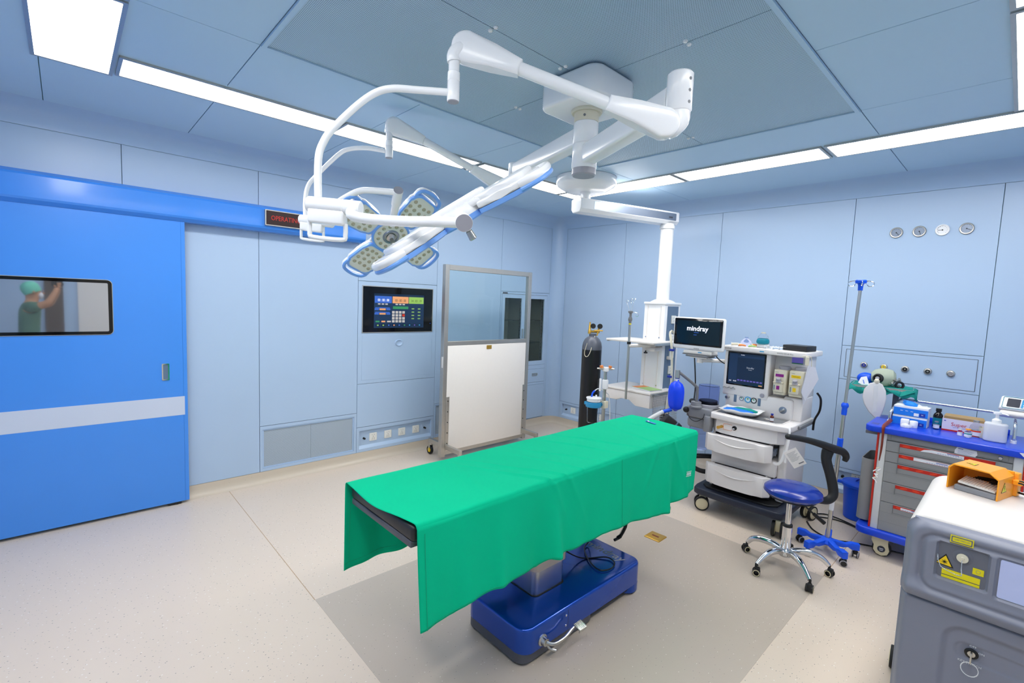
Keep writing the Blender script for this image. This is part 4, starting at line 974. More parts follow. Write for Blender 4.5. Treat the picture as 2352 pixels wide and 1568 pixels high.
# cable loop and hose below the table
b = B(); b.tube([(2.93, -3.28, .42), (2.96, -3.15, .30), (2.99, -3.00, .205), (3.08, -2.87, .204), (3.15, -2.88, .203), (3.175, -2.95, .202), (3.14, -3.02, .203), (3.04, -2.99, .204), (2.93, -2.90, .206), (2.90, -2.82, .215), (2.92, -2.80, .30), (2.95, -2.80, .5), (2.96, -2.85, .8)], .0042, 8, 6); lab(b.build('power_cord', 'black', ot), 'thin black looped cord')
hs = root('corrugated_hose', (2.98, -2.55, .05), 'black corrugated hose rising behind the operating table base', 'hose')
pts = [(2.97, -2.62, .19), (2.975, -2.56, .20), (2.985, -2.52, .26), (2.99, -2.50, .36), (2.99, -2.49, .5), (2.98, -2.5, .80)]
b = B(); b.tube(pts, .010, 10, 8); b.build('hose', 'black', hs)
b = B()
for k in range(46):
    t = k / 45 * 4.2 + .6; i = int(t); f_ = t - i; i = min(i, 4); P_ = Vector(pts[i]).lerp(Vector(pts[i + 1]), min(f_, 1)); D_ = (Vector(pts[i + 1]) - Vector(pts[i])).normalized()
    b.lathe([(.0095, -.0022), (.0135, -.0012), (.0135, .0012), (.0095, .0022)], P_, D_, 12)
o = b.build('hose_rib', 'black', hs); o['kind'] = 'stuff'
# brass floor socket
fb = root('floor_socket', (2.935, -2.005, 0), 'brass floor socket cover set in the grey floor area', 'floor socket')
q = frame((2.935, -2.004, .0012), (1, .02, 0), (-.02, 1, 0)); b = B(); b.prism(rrect(.128, .128, .008, 3), 0, .007, .005, 2, q, True); b.build('cover', 'brass', fb); b = B(); b.box(-.028, .028, -.008, .008, .0069, .0078, 0, 1, q); b.build('latch', 'brown', fb, False)

# ------------------------------------------------------------------ gas cylinder
tx, ty = 1.475, -1.02
gc = root('gas_cylinder', (tx, ty, 0), 'tall black gas cylinder with a grey shoulder and brass valve by the far corner', 'gas cylinder')
b = B(); b.lathe([(0, .0), (.10, 0), (.108, .01), (.109, .03), (.109, 1.285)], (tx, ty, 0), seg=40); b.build('body', 'tank_black', gc)
b = B(); b.lathe([(.1091, 1.285), (.1085, 1.32), (.100, 1.365), (.082, 1.40), (.055, 1.425), (.040, 1.432), (.040, 1.462), (.032, 1.464), (0, 1.464)], (tx, ty, 0), seg=40); lab(b.build('shoulder', 'tank_grey', gc), 'grey painted shoulder')
b = B(); b.lathe([(.0, 1.46), (.018, 1.46), (.018, 1.50), (.013, 1.51), (.013, 1.55), (.009, 1.56), (.009, 1.59), (0, 1.59)], (tx - .03, ty - .02, 0), seg=14)
b.cyl((tx - .03, ty - .02, 1.485), (tx + .06, ty + .045, 1.485), .013, seg=12); b.cyl((tx + .045, ty + .035, 1.47), (tx + .05, ty + .04, 1.53), .011, seg=12); b.cyl((tx + .03, ty - .02, 1.50), (tx + .09, ty + .06, 1.50), .008, seg=10); b.cyl((tx + .05, ty + .01, 1.44), (tx + .06, ty + .02, 1.50), .008, seg=10)
b.build('valve', 'brass', gc)
for (dx, dy) in ((.0, .0), (.06, .045)):
    b = B(); b.lathe([(0, 0), (.026, 0), (.030, .008), (.026, .02), (0, .022)], (tx + dx, ty + dy, 1.545), (.6, -.7, .3), 20); b.build('pressure_gauge', 'black', gc)
b = B(); b.tube([(tx + .04, ty - .01, 1.44), (tx + .055, ty - .06, 1.38), (tx + .06, ty - .10, 1.28), (tx + .04, ty - .118, 1.22), (tx + .005, ty - .118, 1.215), (tx - .01, ty - .116, 1.26), (tx + .01, ty - .105, 1.36)], .0035, 6, 5); b.build('string', 'cream', gc)

# ------------------------------------------------------------------ suction stand
sx_, sy_ = 1.962, -1.42
su = root('suction_stand', (sx_, sy_, 0), 'slim stand with a white tap head and a suction jar clamped in a blue ring', 'suction stand')
b = B(); b.cyl((sx_, sy_, .03), (sx_, sy_, 1.14), .017, seg=18); b.build('pole', 'steel', su)
b = B(); b.lathe([(0, .0), (.16, 0), (.165, .01), (.15, .025), (.03, .035), (.02, .06), (0, .06)], (sx_, sy_, 0), seg=32); b.build('base', 'grey_plastic', su)
b = B(); b.box(sx_ - .028, sx_ + .028, sy_ - .02, sy_ + .02, 1.13, 1.175, .008); b.build('head', 'white_gloss', su)
for s_ in (-1, 1):
    b = B(); p0 = Vector((sx_ + s_ * .02, sy_ + s_ * .022, 1.158)); u = Vector((.7, .72, 0)) * s_; b.cyl(p0, p0 + u * .035, .012, seg=12); b.cyl(p0 + u * .03, p0 + u * .055, .007, seg=10); b.build('outlet', 'steel', su)
    b = B(); b.cyl(p0 + u * .01 + Vector((0, 0, .006)), p0 + u * .016 + Vector((0, 0, .03)), .016, .018, seg=12); b.build('tap', 'orange_soft', su)
b = B(); b.box(sx_ - .022, sx_ + .028, sy_ - .024, sy_ + .024, .955, 1.05, .01, 3); b.box(sx_ - .04, sx_ - .018, sy_ - .045, sy_ - .028, .93, 1.06, .006); b.build('handset', 'white_gloss', su)
b = B(); b.box(sx_ - .058, sx_ - .038, sy_ - .05, sy_ - .03, .92, 1.05, .01, 3); b.build('grip', 'black_soft', su)
b = B(); b.box(sx_ - .03, sx_ + .035, sy_ - .03, sy_ + .03, .765, .835, .004); b.build('clamp', 'cream', su)
jx, jy = 1.90, -1.505
b = B(); b.lathe([(.058, .775), (.075, .775), (.077, .778), (.077, .822), (.074, .825), (.071, .825), (.071, .782), (.058, .780)], (jx, jy, 0), seg=32); b.box(jx - .095, jx - .07, jy - .03, jy - .01, .785, .815, .003); b.tube([(jx + .05, jy + .055, .80), (sx_ - .01, sy_ - .01, .80)], .02, 8); b.build('jar_ring', 'cyan', su)
jr = root('suction_jar', (jx, jy, .615), 'clear suction jar with a white lid hanging in the blue ring', 'jar')
b = B(); b.lathe([(0, .615), (.050, .615), (.057, .622), (.066, .83), (.0635, .83), (.055, .625), (.048, .619), (0, .619)], (jx, jy, 0), seg=32); b.build('jar', 'clear', jr)
b = B(); b.lathe([(.0, .872), (.06, .870), (.074, .868), (.075, .858), (.068, .856), (.068, .83), (0, .83)], (jx, jy, 0), seg=32); b.cyl((jx + .02, jy + .01, .87), (jx + .02, jy + .01, .895), .008, seg=10); b.build('lid', 'white_gloss', jr)
b = B(); b.tube([(jx - .02, jy - .01, .87), (jx - .015, jy - .005, .91), (jx, jy + .01, .935)], .009, 10, 4); b.build('connector', 'plastic_blue', jr)
b = B(); b.tube([(jx, jy + .01, .935), (jx + .02, jy + .03, .955), (jx + .05, jy + .06, .95), (jx + .07, jy + .10, .92), (sx_ + .03, sy_ + .05, .85), (sx_ + .06, sy_ + .04, .55)], .005, 8, 5); b.build('tube', 'milky', jr)
# ------------------------------------------------------------------ anaesthesia machine
am = root('anaesthesia_machine', (3.22, -.95, 0), 'white anaesthesia machine on castors with open drawers, touch screen and two vaporisers', 'anaesthesia machine')
AX0, AX1 = 2.93, 3.50
b = B(); bo = [(2.845, -1.16), (2.86, -1.235), (2.90, -1.262), (3.2, -1.275), (3.54, -1.262), (3.585, -1.235), (3.60, -1.16), (3.60, -.56), (2.84, -.56)]
b.prism(bo, .145, .205, .012, 3); b.build('base', 'navy', am)
b = B(); b.prism([(2.90, -1.14), (2.95, -1.20), (3.46, -1.20), (3.52, -1.14), (3.52, -.62), (2.90, -.62)], .204, .222, .004, 1); b.build('base_tray', 'black_soft', am)
def twin_castor(x, y, rot, par, r=.062):
    o_ = Matrix.Translation((x, y, r)) @ Matrix.Rotation(rot, 4, 'Z')
    b = B(); b.T = o_; b.lathe([(0, -.006), (r * .6, -.008), (r * .93, -.03 + .022), (r * .8, .0), (r * .5, .012), (0, .012)], (0, 0, 0), (0, 1, 0), 10)
    b = B(); b.T = o_; b.box(-.022, .035, -.020, .020, -.02, .075, .012, 3); b.cyl((0.02, 0, .05), (.02, 0, .095), .016, seg=16); c = b.build('castor', 'cream_wheel', par)
    for s_ in (-1, 1):
        b = B(); b.T = o_; b.lathe([(r * .80, s_ * .018), (r * .985, s_ * .020), (r, s_ * .026), (r, s_ * .038), (r * .96, s_ * .043), (r * .82, s_ * .043)], (0, 0, 0), (0, 1, 0), 32); b.build('tyre', 'rubber', c)
        b = B(); b.T = o_; pr = [(0, s_ * .046), (r * .55, s_ * .046), (r * .80, s_ * .0425), (r * .84, s_ * .040), (r * .84, s_ * .02), (0, s_ * .018)]; b.lathe(pr, (0, 0, 0), (0, 1, 0), 28); b.build('wheel_cover', 'cream_wheel', c)
twin_castor(2.92, -1.20, math.radians(28), am); twin_castor(3.555, -1.215, math.radians(100), am); twin_castor(3.615, -.63, math.radians(75), am); twin_castor(2.90, -.62, 0, am)
# cabinet
cab = B(); cab.box(AX0 + .01, AX1 - .03, -1.12, -.60, .43, .555, .006); cab.box(AX0 + .01, AX0 + .03, -1.11, -.60, .2, .80); cab.box(AX1 - .05, AX1 - .03, -1.0, -.60, .2, .80); cab.box(AX0 + .01, AX1 - .03, -.62, -.60, .2, .80); cab.box(AX1 - .032, AX1 + .035, -1.08, -.58, .225, .80, .02, 4); cab.box(AX0+.01, AX1-.03, -1.0, -.6, .215, .235)
cab = cab.build('cabinet', 'machine_white', am)
def bowfront(x0, x1, y, z0, z1, bow, r, name, m, par, t=.03):
    pts = []; n = 14
    for k in range(n + 1):
        u = k / n; x = x0 + (x1 - x0) * u; e = min(u, 1 - u) * (x1 - x0)
        yy = y - bow * (1 - (2 * u - 1) ** 2)
        if e < r: yy += r - math.sqrt(max(0, r * r - (r - e) ** 2))
        pts.append((x, yy))
    pts = pts + [(x1, y + t + r), (x0, y + t + r)]
    b = B(); b.prism(pts, z0, z1, .008, 3); return b.build(name, m, par)
tp = bowfront(AX0 + .005, AX1 + .015, -1.145, .715, .84, .03, .04, 'top_front', 'machine_white', am, .10)
def dial(x, z, r, par, m1, m2, y=-1.174):
    b = B(); b.lathe([(0, 0), (r, 0), (r, .003), (r * .85, .006), (0, .006)], (x, y, z), (0, -1, 0), 28); b.build('dial_ring', m1, par)
    return b
dial(3.035, .775, .026, tp, 'white_warm', None, -1.163); b = B(); b.cyl((3.035, -1.165, .775), (3.02, -1.215, .77), .013, .011, seg=16); b.cyl((3.0245, -1.20, .771), (3.0195, -1.217, .77), .0135, seg=16); b.build('gas_port', 'brass', tp)
dial(3.145, .785, .030, tp, 'white_warm', None, -1.170); b = B(); b.lathe([(0, .006), (.019, .006), (.019, .014), (.014, .018), (0, .018)], (3.145, -1.170, .785), (0, -1, 0), 20); b.build('port_knob', 'black', tp); b = B(); b.box(3.135, 3.15, -1.192, -1.186, .776, .784); b.build('pointer', 'white_gloss', tp, False)
b = B(); ringframe(b, .075, .055, .0025, .0008, .01, FB(3.085, .78, -1.1720)); b.build('marking', 'orange_soft', tp, False)
def drawer(y, z0, z1, x0, x1, dark):
    d = bowfront(x0, x1, y, z0, z1, .028, .045, 'drawer', 'machine_white', am, .012)
    b = B(); b.box(x0 + .045, x0 + .055, y + .03, -1.0, z0 + .02, z1 - .012); b.box(x1 - .055, x1 - .045, y + .03, -1.0, z0 + .02, z1 - .012); b.build('drawer_side', 'machine_white', d)
    b = B(); b.box(x0 + .055, x1 - .055, y + .05, -1.0, z0 + .03, z0 + .04); b.build('drawer_bottom', 'grey_mid', d)
    # handle: long shallow scoop lip
    b = B(); xc = (x0 + x1) / 2; pts = []
    for k in range(17):
        u = k / 16; x = xc - .17 + .34 * u; yy = y - .028 * (1 - ((x - xc) / ((x1 - x0) / 2)) ** 2) - .0015
        pts.append(Vector((x, yy - .005 * math.sin(PI * u), z1 - .035 - .026 * math.sin(PI * u))))
    b.tube(pts, [.0010 + .0045 * math.sin(PI * k / 16) for k in range(17)], 10, 0, True, 1.0); b.build('handle_lip', 'machine_white', d)
    return d
dw = drawer(-1.225, .56, .705, 2.905, 3.455, 1); drawer(-1.225, .275, .44, 2.925, 3.46, 1)
b = B(); b.box(2.96, 3.44, -1.17, -1.02, .60, .64); b.build('tray_liner', 'grey_mid', dw, False)
it = B()
for k in range(5): it.box(3.425, 3.45, -1.15 + k * .025, -1.135 + k * .025, .60 + .012 * (k % 3), .66 - .01 * (k % 2), .003)
o = it.build('drawer_content', 'silver_strip', dw); o['kind'] = 'stuff'
bowfront(AX0 + .01, AX1 - .03, -1.10, .443, .557, .02, .03, 'drawer', 'machine_white', am, .02)
b = B(); b.box(2.96, 3.44, -1.12, -1.0, .24, .27); b.build('tray_liner', 'black_soft', am, False)
# worktop
b = B(); wt = [(2.925, -.90), (2.925, -1.16), (2.945, -1.195), (3.22, -1.222), (3.49, -1.205), (3.555, -1.18), (3.575, -1.14), (3.575, -.60), (2.925, -.60)]
b.prism(wt, .835, .885, .010, 3); wtp = b.build('worktop', 'machine_white', am)
b = B(); b.prism([(2.95, -.93), (2.95, -1.15), (3.22, -1.19), (3.46, -1.17), (3.49, -1.13), (3.49, -.93)], .8845, .8865, .0005, 1); b.build('worktop_mat', 'grey_mid', wtp)
b = B(); b.tube([(2.95, -.94, .888), (2.95, -1.155, .888), (3.22, -1.197, .888), (3.46, -1.177, .888), (3.494, -1.13, .888), (3.494, -.94, .888)], .005, 8); b.build('worktop_rim', 'white_warm', wtp)
b = B(); b.box(3.575, 3.60, -1.02, -.62, .845, .875, .008); b.build('side_handle', 'grey_mid', am)
# console block behind worktop
b = B(); b.box(2.945, 3.50, -.93, -.62, .88, 1.06, .02, 3); b.box(3.42, 3.565, -.90, -.62, .88, 1.08, .015, 3); con = b.build('console', 'machine_white', am)
yc = -.9305
b = B(); b.cyl((2.975, yc, 1.00), (2.968, yc - .035, 1.0), .013, seg=16); b.build('connector', 'steel', con)
for x_ in (3.035, 3.24): b = B(); b.box(x_ - .012, x_ + .012, yc - .004, yc, .965, 1.04, .002); b.build('flow_tube', 'blue_grey', con)
for x_, m_, r_ in ((3.09, 'cyan', .019), (3.145, 'cyan', .027), (3.195, 'black', .025)):
    b = B(); b.lathe([(r_ * .72, .002), (r_ * .75, .007), (r_, .007), (r_, 0)], (x_, yc, 1.005), (0, -1, 0), 28); b.build('gauge_ring', m_ if r_ != .019 else 'silver_strip', con)
    b = B(); b.lathe([(0, .003), (r_ * .75, .003), (r_ * .75, .0)], (x_, yc, 1.005), (0, -1, 0), 24); d_ = b.build('gauge_dial', 'white_gloss', con)
    b = B(); b.box(-.002, .002, -.004, r_ * .6, 0, .001, 0, 1, FB(x_, 1.005, yc - .0035) @ Matrix.Rotation(.6 if r_ < .026 else -.2, 4, 'Z')); b.box(-.009, .005, .004, .010, 0, .0008, 0, 1, FB(x_, 1.005, yc - .0035)); b.build('needle', 'green_dial', con, False)
b = B(); b.lathe([(0, .0), (.030, 0), (.030, .004), (.024, .006), (0, .006)], (3.43, yc, .965), (0, -1, 0), 28); b.build('switch_ring', 'silver_strip', con); b = B(); b.box(-.008, .008, -.022, .022, .006, .02, .004, 2, FB(3.43, .965, yc) @ Matrix.Rotation(-.9, 4, 'Z')); b.build('switch_knob', 'steel', con)
# tower
b = B(); b.box(2.925, 3.56, -.80, -.60, 1.05, 1.42, .01); b.box(2.925, 3.30, -.915, -.78, 1.03, 1.425, .02, 3); tw = b.build('tower', 'machine_white', am)
b = B(); b.box(2.915, 3.305, -.935, -.905, 1.02, 1.425, .014, 3); sb = b.build('screen_bezel', 'machine_white', am)
plate(.325, .300, .006, FB(3.108, 1.268, -.935), 'black_gloss', sb, 'screen_glass', .003, .001)
Q = lambda x, z, d=.0: FB(x, z, -.9382 - d)
plate(.300, .275, 0, Q(3.108, 1.268), 'scr_navy2', sb, 'screen', .0006, smooth=False)
plate(.07, .235, 0, Q(2.998, 1.28, .0006), 'scr_navy', sb, 'display_field', .0004, smooth=False)
plate(.22, .02, 0, Q(3.145, 1.38, .0006), 'scr_navy', sb, 'display_field', .0004, smooth=False)
lettering('Standby', .020, Q(3.145, 1.285, .0008), 'text_white', sb, depth=.0002); lettering('Standby', .009, Q(3.145, 1.268, .0008), 'text_white', sb, depth=.0002)
lettering('Standby', .010, Q(3.075, 1.394, .0008), 'scr_white', sb, depth=.0002); lettering('0.0', .016, Q(2.98, 1.155, .0008), 'scr_white', sb, depth=.0002); lettering('0.00', .016, Q(3.02, 1.155, .0008), 'scr_white', sb, depth=.0002)
for k in range(8): plate(.020, .012, .002, Q(3.052 + k * .027, 1.168, .0006), 'scr_purple', sb, 'display_field', .0004)
plate(.03, .009, 0, Q(3.238, 1.14, .0006), 'scr_orange', sb, 'display_field', .0004)
b = B(); b.lathe([(0, 0), (.018, 0), (.018, .008), (.015, .012), (0, .012)], (3.26, -.935, 1.062), (0, -1, 0), 24); b.build('rotary_knob', 'grey_cap', sb)
b = B()
for x_ in (2.945, 2.985, 3.02): b.tube([(x_ - .018, -.95, 1.086), (x_ - .008, -.955, 1.09), (x_, -.955, 1.10), (x_ + .006, -.955, 1.09), (x_ + .016, -.95, 1.082)], .0045, 6, 3)
b.build('hook_rail', 'steel', sb)
b = B(); ts = [(2.895, -.92), (2.91, -.955), (3.26, -.958), (3.30, -1.0), (3.52, -1.0), (3.575, -.97), (3.59, -.93), (3.59, -.56), (2.895, -.56)]
b.prism(ts, 1.425, 1.468, .008, 3); ts_ = b.build('top_shelf', 'machine_white', am)
lettering('mindray', .020, FB(2.945, 1.447, -.9575), 'text_grey', ts_, depth=.0004); lettering('WATO EX-65 Pro', .016, FB(3.43, 1.445, -1.0005), 'text_grey', ts_, depth=.0004); plate(.035, .009, .001, FB(3.235, 1.443, -.9582), 'cyan', ts_, 'badge', .0006)
plate(.085, .05, 0, FB(3.47, 1.385, -.8005), 'scr_purple', tw, 'sticker', .0006, smooth=False); plate(.085, .008, 0, FB(3.47, 1.358, -.8012), 'green_dial', tw, 'sticker_band', .0006, smooth=False)
# vaporisers
def vap(x0, x1, z0, z1, col, label, word):
    t = root('vaporiser', ((x0 + x1) / 2, -.90, z0), label, 'vaporiser', 'vaporisers on the anaesthesia machine')
    xc = (x0 + x1) / 2; w_ = x1 - x0
    b = B(); b.prism(rrect(w_, .16, .018, 4, xc, -.885), z0 + .02, z1, .008, 3); b.prism(rrect(w_ * .94, .15, .018, 4, xc, -.885), z0, z0 + .025, .006, 2); b.build('body', 'cream', t)
    b = B(); b.lathe([(0, 0), (.043, 0), (.043, .022), (.038, .028), (0, .028)], (xc + .01, -.885, z1), seg=28, sc=(1.1, 1)); b.build('cap', 'grey_cap', t)
    yf = -.9655; plate(w_ * .62, .024, .002, FB(xc - .002, z1 - .046, yf), col, t, 'colour_label', .001); lettering(word, .007, FB(xc, z1 - .046, yf - .0013), 'sign_dark', t, depth=.0002)
    lettering('mindray', .008, FB(xc - .025, z1 - .020, yf), 'text_grey', t, depth=.0003)
    b = B(); b.box(xc - .035, xc + .030, -.985, -.962, z0 + .025, z0 + .105, .006, 2); b.box(xc - .042, xc + .036, -.992, -.962, z0 + .098, z0 + .112, .005, 2); b.build('lock_block', 'cream', t)
    b = B(); b.lathe([(0, 0), (.022, 0), (.022, .006), (.018, .008), (.018, .03), (.014, .034), (0, .034)], (xc, -.985, z0 + .112), (0, -.35, 1), 24); b.build('knob', 'grey_cap', t)
    plate(.024, .032, .001, FB(xc - .002, z0 + .062, -.9855), col, t, 'colour_label', .001)
    plate(.008, .04, .002, FB(xc - .030, z0 + .062, -.9855), 'silver_strip', t, 'sight_glass', .001)
vap(3.345, 3.445, 1.095, 1.305, 'purple', 'cream vaporiser with purple labels, left of the pair', ''); vap(3.462, 3.575, 1.095, 1.31, 'yellow2', 'cream vaporiser with yellow labels, right of the pair', 'SEVOFLURANE')
# bellows unit at the left
bu = B(); bu.box(2.70, 2.93, -1.17, -.95, .80, .90, .015, 3); bu.box(2.70, 2.90, -1.15, -.98, .70, .80, .03, 4); bu.box(2.88, 2.94, -1.20, -1.12, .70, .84, .01); bu = bu.build('breathing_unit', 'grey_plastic', am)
b = B(); b.lathe([(.095, .925), (.09, .94), (.092, 1.08), (.086, 1.10), (.0, 1.112), (.0, 1.108), (.083, 1.096), (.088, 1.08), (.086, .94)], (2.848, -1.055, 0), seg=36); b.build('bellows_dome', 'dome', bu)
b = B(); b.lathe([(0, .92), (.082, .92), (.084, .93), (.078, .935), (.082, .942), (.078, .948), (.082, .955), (.078, .96), (.0, .965)], (2.848, -1.055, 0), seg=36); b.build('bellows', 'black_soft', bu); b = B(); b.lathe([(.1, .90), (.1, .925), (.094, .93), (0, .93)], (2.848, -1.055, 0), seg=36); b.build('dome_base', 'grey_cap', bu)
b = B(); b.lathe([(0, .899), (.052, .899), (.052, .91), (.046, .915), (.044, .95), (0, .95)], (2.79, -1.17, .0), seg=28); b.build('connector', 'grey_plastic', bu)
b = B(); b.tube([(2.79, -1.17, .92), (2.79, -1.17, 1.06), (2.775, -1.19, 1.10), (2.70, -1.31, 1.20), (2.685, -1.33, 1.215)], .0125, 16, 5); b.build('bag_arm', 'grey_mid', bu)
b = B(); b.cyl((2.68, -1.34, 1.165), (2.68, -1.34, 1.235), .022, .020, seg=20); b.build('bag_mount', 'steel', bu)
b = B(); b.lathe([(0, .50), (.07, .50), (.085, .51), (.085, .69), (.06, .71), (0, .71)], (2.79, -1.07, 0), seg=28); b.build('absorber', 'dome', bu); b = B(); b.ball((2.70, -1.17, .86), .028, 16); b.ball((2.72, -1.10, .935), .03, 14, (1, 1, .8)); b.build('valve_knob', 'black_soft', bu)
b = B(); b.tube([(2.72, -1.18, .83), (2.76, -1.20, .79), (2.82, -1.21, .78), (2.88, -1.21, .82), (2.885, -1.20, .86)], .003, 6, 5); b.build('sensor_cable', 'black', bu)
bg = root('breathing_bag', (2.68, -1.34, .86), 'bright blue rebreathing bag hanging from the bent grey arm', 'breathing bag')
b = B(); b.lathe([(0, 1.135), (.016, 1.135), (.016, 1.165), (0, 1.165)], (2.68, -1.34, 0), seg=20); b.build('neck', 'white_gloss', bg); b = B(); b.lathe([(.016, 1.158), (.0195, 1.158), (.0195, 1.168), (.016, 1.168)], (2.68, -1.34, 0), seg=20); b.build('ring', 'blue_dark', bg)
b = B(); b.lathe([(0, .862), (.012, .864), (.03, .878), (.052, .89), (.064, .92), (.071, .98), (.071, 1.04), (.067, 1.08), (.052, 1.112), (.03, 1.128), (.018, 1.136), (.017, 1.15)], (2.68, -1.34, 0), seg=48, sc=(1.0, .85))
for i, v in enumerate(b.v):
    a = math.atan2(v.y + 1.34, v.x - 2.68); h_ = max(0, 1 - abs((v.z - 1.0) / .14) ** 3); k_ = 1 - .05 * h_ * (math.cos(4 * a + .8) > .86) - .012 * h_ * math.sin(5 * a); b.v[i] = Vector((2.68 + (v.x - 2.68) * k_, -1.34 + (v.y + 1.34) * k_, v.z))
b.build('bag', 'bag_blue', bg, True, 60)
b = B(); b.tube([(2.655, -1.36, .875), (2.60, -1.42, .85)], [.017, .016], 12); b.build('spout', 'plastic_blue', bg)
b = B(); b.tube([(2.605, -1.415, .853), (2.55, -1.50, .80), (2.50, -1.56, .74)], .019, 12, 4); lab(b.build('breathing_hose', 'milky', bg), 'clear corrugated hose')
# black box bag resting beside the machine
bb = root('equipment_case', (2.72, -1.42, .72), 'black case with a pale band leaning between the drape and the anaesthesia machine', 'case')
q = Matrix.Translation((2.70, -1.44, .765)) @ Matrix.Rotation(math.radians(40), 4, 'Z') @ Matrix.Rotation(math.radians(35), 4, 'Y')
b = B(); b.box(-.075, .075, -.05, .05, -.05, .05, .008, 2, q); b.build('body', 'black_soft', bb); b = B(); b.box(.02, .034, -.053, .053, -.053, .053, .004, 1, q); b.build('band', 'blue_grey', bb)
b = B(); b.cyl((2.70, -1.44, .02), (2.70, -1.44, .70), .012, seg=12); b.lathe([(0, .0), (.05, 0), (.05, .012), (.02, .02), (0, .02)], (2.70, -1.44, 0), seg=20); b.build('stand', 'grey_mid', bb)
# corrugated hoses low at left
lh = root('low_hose', (2.86, -.98, .3), 'black breathing hose loops low beside the anaesthesia machine', 'hose')
b = B(); b.tube([(2.95, -.9, .42), (2.86, -1.05, .44), (2.76, -1.12, .42), (2.72, -1.05, .33), (2.80, -1.02, .28), (2.94, -.95, .28)], .022, 12, 6); b.build('hose', 'black_soft', lh)

# ------------------------------------------------------------------ patient monitor
mo = root('patient_monitor', (2.74, -1.09, 1.40), 'white framed patient monitor with the start-up logo on a dark screen', 'monitor')
b = B(); b.box(2.492, 2.972, -1.12, -1.075, 1.412, 1.706, .018, 4); b.box(2.56, 2.90, -1.08, -1.03, 1.44, 1.68, .02, 3); mh = b.build('housing', 'white_gloss', mo)
plate(.452, .246, .010, FB(2.732, 1.573, -1.1195), 'black_gloss', mo, 'screen_frame', .0025, .001); plate(.405, .210, .002, FB(2.732, 1.571, -1.1225), 'screen_off', mo, 'screen', .0006)
lettering('mindray', .062, FB(2.728, 1.605, -1.1235), 'scr_white', mo, depth=.0003, bold=.0012); lettering('mindray', .016, FB(2.73, 1.425, -1.1203), 'text_grey', mo, depth=.0003)
lettering('BeneVision N17', .010, FB(2.90, 1.682, -1.1225), 'text_white', mo, depth=.0003); plate(.045, .005, .002, FB(2.80, 1.5, -1.1235) @ Matrix.Translation((-.08, .07, 0)), 'scr_blue', mo, 'display_field', .0003); plate(.03, .005, .002, FB(2.71, 1.548, -1.1235), 'scr_blue', mo, 'display_field', .0003)
b = B(); b.box(2.60, 2.87, -1.11, -.98, 1.372, 1.405, .008, 2); b.build('module_rack', 'white_warm', mo); b = B(); b.box(2.595, 2.875, -1.115, -.985, 1.362, 1.372, .003); b.box(2.62, 2.85, -1.10, -.99, 1.345, 1.356, .003); b.build('tray', 'grey_mid', mo); b = B(); b.box(2.64, 2.83, -1.10, -1.0, 1.352, 1.364, .004); b.box(2.66, 2.82, -1.09, -1.0, 1.334, 1.346, .004); b.build('bracket', 'white_warm', mo)
plate(.035, .008, .002, FB(2.76, 1.39, -1.1105), 'cyan', mo, 'badge', .0006)
b = B(); b.lathe([(0, 1.29), (.028, 1.29), (.03, 1.30), (.03, 1.335), (0, 1.336)], (2.735, -1.04, 0), seg=24); b.tube([(2.735, -1.04, 1.315), (2.82, -.97, 1.315), (2.94, -.86, 1.315)], [.022, .017, .02], 14, 3); b.build('arm', 'white_warm', mo)
b = B(); b.tube([(2.66, -1.0, 1.34), (2.672, -.99, 1.2), (2.69, -1.0, 1.05), (2.70, -1.03, .93)], .006, 8, 4); b.build('cable', 'black', mo); b = B(); b.tube([(2.84, -1.02, 1.41), (2.86, -.99, 1.36), (2.89, -.93, 1.31), (2.92, -.86, 1.28)], .005, 8, 4); b.build('cable', 'black', mo)

# ------------------------------------------------------------------ things on the machine
ZS = 1.469
t = root('network_box', (3.50, -.82, ZS), 'flat black box on the right end of the top shelf', 'box')
q = Matrix.Translation((3.485, -.80, ZS)) @ Matrix.Rotation(math.radians(-8), 4, 'Z'); b = B(); b.box(-.105, .085, -.09, .09, 0, .045, .005, 2, q); b.build('case', 'black_soft', t); b = B(); b.box(-.09, .07, -.075, .075, .0445, .0465, .001, 1, q); b.build('lid', 'black', t)
t = root('face_mask', (3.20, -.84, ZS), 'clear face mask with a dark blue cushion standing on the top shelf', 'face mask')
b = B(); b.lathe([(.038, .03), (.05, .04), (.053, .055), (.047, .075), (.036, .08), (.034, .06)], (3.20, -.85, ZS), seg=32); b.build('cushion', 'teal_plastic', t); b.children if False else None
b = B(); b.lathe([(.044, .078), (.036, .105), (.022, .122), (.016, .128)], (3.20, -.85, ZS), seg=28); b.build('shell', 'clear', t); b = B(); b.lathe([(.0, .126), (.018, .126), (.018, .135), (0, .136)], (3.20, -.85, ZS), seg=20); b.build('port', 'cream', t); b = B(); b.box(3.16, 3.25, -.88, -.82, ZS, ZS + .032, .008); b.build('stand', 'milky', t)
t = root('face_mask', (3.07, -.86, ZS), 'pale violet soft face mask lying among tubes on the top shelf', 'face mask')
b = B(); b.lathe([(.05, .0), (.052, .015), (.045, .04), (.03, .06), (.016, .07), (.014, .085), (0, .085)], (3.065, -.86, ZS), seg=28, sc=(1, .8)); b.build('shell', 'dome', t)
def airway(p, d, r, m, label, L=.09):
    t = root('airway_tube', p, label, 'airway', 'airways and small tubes on the top shelf'); d = Vector(d).normalized(); p = Vector(p) + Vector((0, 0, r)); b = B(); b.tube([p, p + d * L * .5 + Vector((0, 0, .004)), p + d * L], [r, r * .9, r * .7], 10, 3); b.build('tube', m, t); b = B(); b.lathe([(0, 0), (r * 1.4, 0), (r * 1.4, .004), (0, .004)], p, -d, 12); b.build('flange', 'milky', t)
